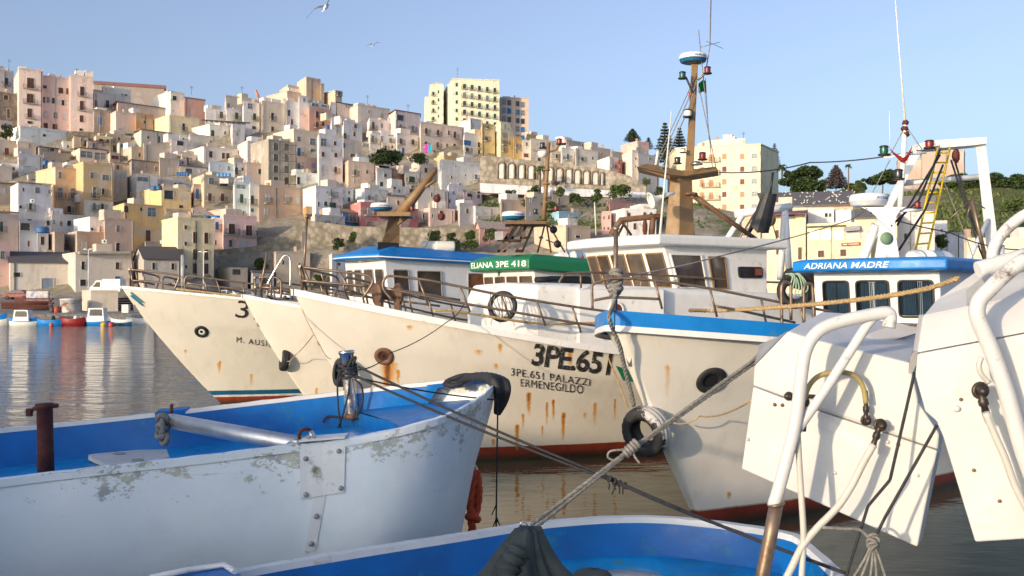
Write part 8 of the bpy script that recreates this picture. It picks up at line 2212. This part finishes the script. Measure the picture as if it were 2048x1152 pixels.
# ------------------------------------------------------------------ gulls
gw = plain('gull_white', (.78, .78, .76)); gg = plain('gull_grey', (.16, .165, .175)); gk = plain('gull_beak', srgb(200, 150, 40))
def flying_gull(px, py, D, span, tilt, label):
    c = P(px, py, D); root = thing('gull', label, 'gull', c, 0)
    Rm = Matrix.Translation(c) @ Matrix.Rotation(radians(tilt), 4, 'Y') @ Matrix.Rotation(radians(25), 4, 'X') @ Matrix.Rotation(radians(-25), 4, 'Z')
    mb = MB(); L_ = span*.38
    pr = [(-.5, .01), (-.42, .05), (-.2, .11), (.05, .13), (.25, .10), (.36, .075), (.43, .085), (.48, .06), (.53, .015)]
    mb.loft([[Rm @ Vector((L_*x*-.0 + r_*L_*cos(2*pi*j/10), L_*x, r_*L_*.9*sin(2*pi*j/10))) for j in range(10)] for x, r_ in pr], 0, True, close_v=True)
    mb.build('body', gw, root)
    for s_ in (-1, 1):
        mb = MB(); k = 9; rows = []
        for i in range(k):
            q = i/(k-1); x = s_*span*.5*q; sw = -.10*span*max(0, q-.45)*1.6 + .03*span*sin(pi*min(1, q*2)); z = span*(.11*sin(pi*.5*min(1, q*2)) - .10*max(0, q-.45)); ch = span*.12*(1-q**2.2)+.012*span
            rows.append([Rm @ Vector((x, sw + ch*.55, z)), Rm @ Vector((x, sw, z + .012*span*(1-q))), Rm @ Vector((x, sw - ch*.6, z - .005))])
        mb.loft(rows, 0, True, flip=(s_ > 0), mfun=lambda i, j: 1 if i > 6 else 0); 
        mb.loft([[p - vec(0, 0, .006) for p in r] for r in rows], 0, True, flip=(s_ < 0), mfun=lambda i, j: 1 if i > 6 else 0); mb.build('wing', [gg, M['black']], root)
    mb = MB(); mb.tube([Rm @ Vector((0, L_*.5, 0)), Rm @ Vector((0, L_*.62, -.01))], [.02*span, .004], 6); mb.build('beak', gk, root)
    mb = MB(); mb.prism([Rm @ Vector((-.03*span, -L_*.45, 0)), Rm @ Vector((.03*span, -L_*.45, 0)), Rm @ Vector((.05*span, -L_*.75, 0)), Rm @ Vector((-.05*span, -L_*.75, 0))], (0, 0, .008)); mb.build('tail', gw, root)
flying_gull(652, 14, 38, 1.75, -38, 'gull with spread wings at the top edge of the sky'); flying_gull(747, 90, 78, 1.3, -18, 'tiny distant gull gliding in the sky above the town')
gm_ = MB(); gm_.blob((0, 0, .16), (.13, .2, .12), 5); gm_.blob((0, -.17, .33), (.065, .08, .07), 4); gm_.tube([(0, -.1, .22), (0, -.16, .32)], .055, 6); gm_.tube([(0, -.23, .33), (0, -.32, .31)], [.02, .006], 5); gm_.tube([(0, .15, .17), (0, .34, .15)], [.06, .02], 5); gm_.tube([(-.04, 0, 0), (-.04, 0, .1)], .012, 4); gm_.tube([(.04, 0, 0), (.04, 0, .1)], .012, 4)
gme = gm_.mesh('gull', gw)
wh = bpy.data.objects.get('warehouse.002')
dg = bpy.context.evaluated_depsgraph_get()
rf_ = [c for c in wh.children if c.name.startswith('roof')][0]
Mr = MW[wh.name]; rb = BVHTree.FromPolygons([tuple(Mr @ v.co) for v in rf_.data.vertices], [tuple(p.vertices) for p in rf_.data.polygons])
cnt = 0
for _ in range(400):
    px, py = rng.uniform(1560, 1715), rng.uniform(380, 412)
    o_, d_ = ray(px, py); hh = rb.ray_cast(o_, d_)
    if hh[0] is None or hh[1].z < .3: continue
    o = bpy.data.objects.new('gull', gme); COL.objects.link(o); o.location = hh[0]; o.rotation_euler = (0, 0, rng.uniform(0, 6.28)); o.scale = (.62,)*3
    o['label'] = 'white gull resting on the grey warehouse roof'; o['category'] = 'gull'; o['group'] = 'gulls on the warehouse roof'
    cnt += 1
    if cnt >= 55: break
print('gulls', cnt)
# ------------------------------------------------------------------ unseen blocks added left behind the camera, only to shade the near boats
az = radians(SUN_AZ)
def qk(q, k, z): return Vector((q*cos(az) - k*sin(az), -q*sin(az) - k*cos(az), z))
def shed(q0, q1, k0, k1, zt, label):  # unseen block set square to the sun, added for its shadow
    mb = MB(); mb.prism([qk(q0, k0, 1.3), qk(q1, k0, 1.3), qk(q1, k1, 1.3), qk(q0, k1, 1.3)], (0, 0, zt - 1.3))
    o = mb.solo('shade_block', M['stucco'], label, 'shade block'); o.color = (.5, .47, .42, 1)
shed(-16.0, -6.75, 10.8, 15, SHADE_H1, 'tall plain block added on the near quay for shade, out of view')
shed(-6.7, -3.9, 9.4, 12, SHADE_H2, 'low plain block added on the near quay for shade, out of view')
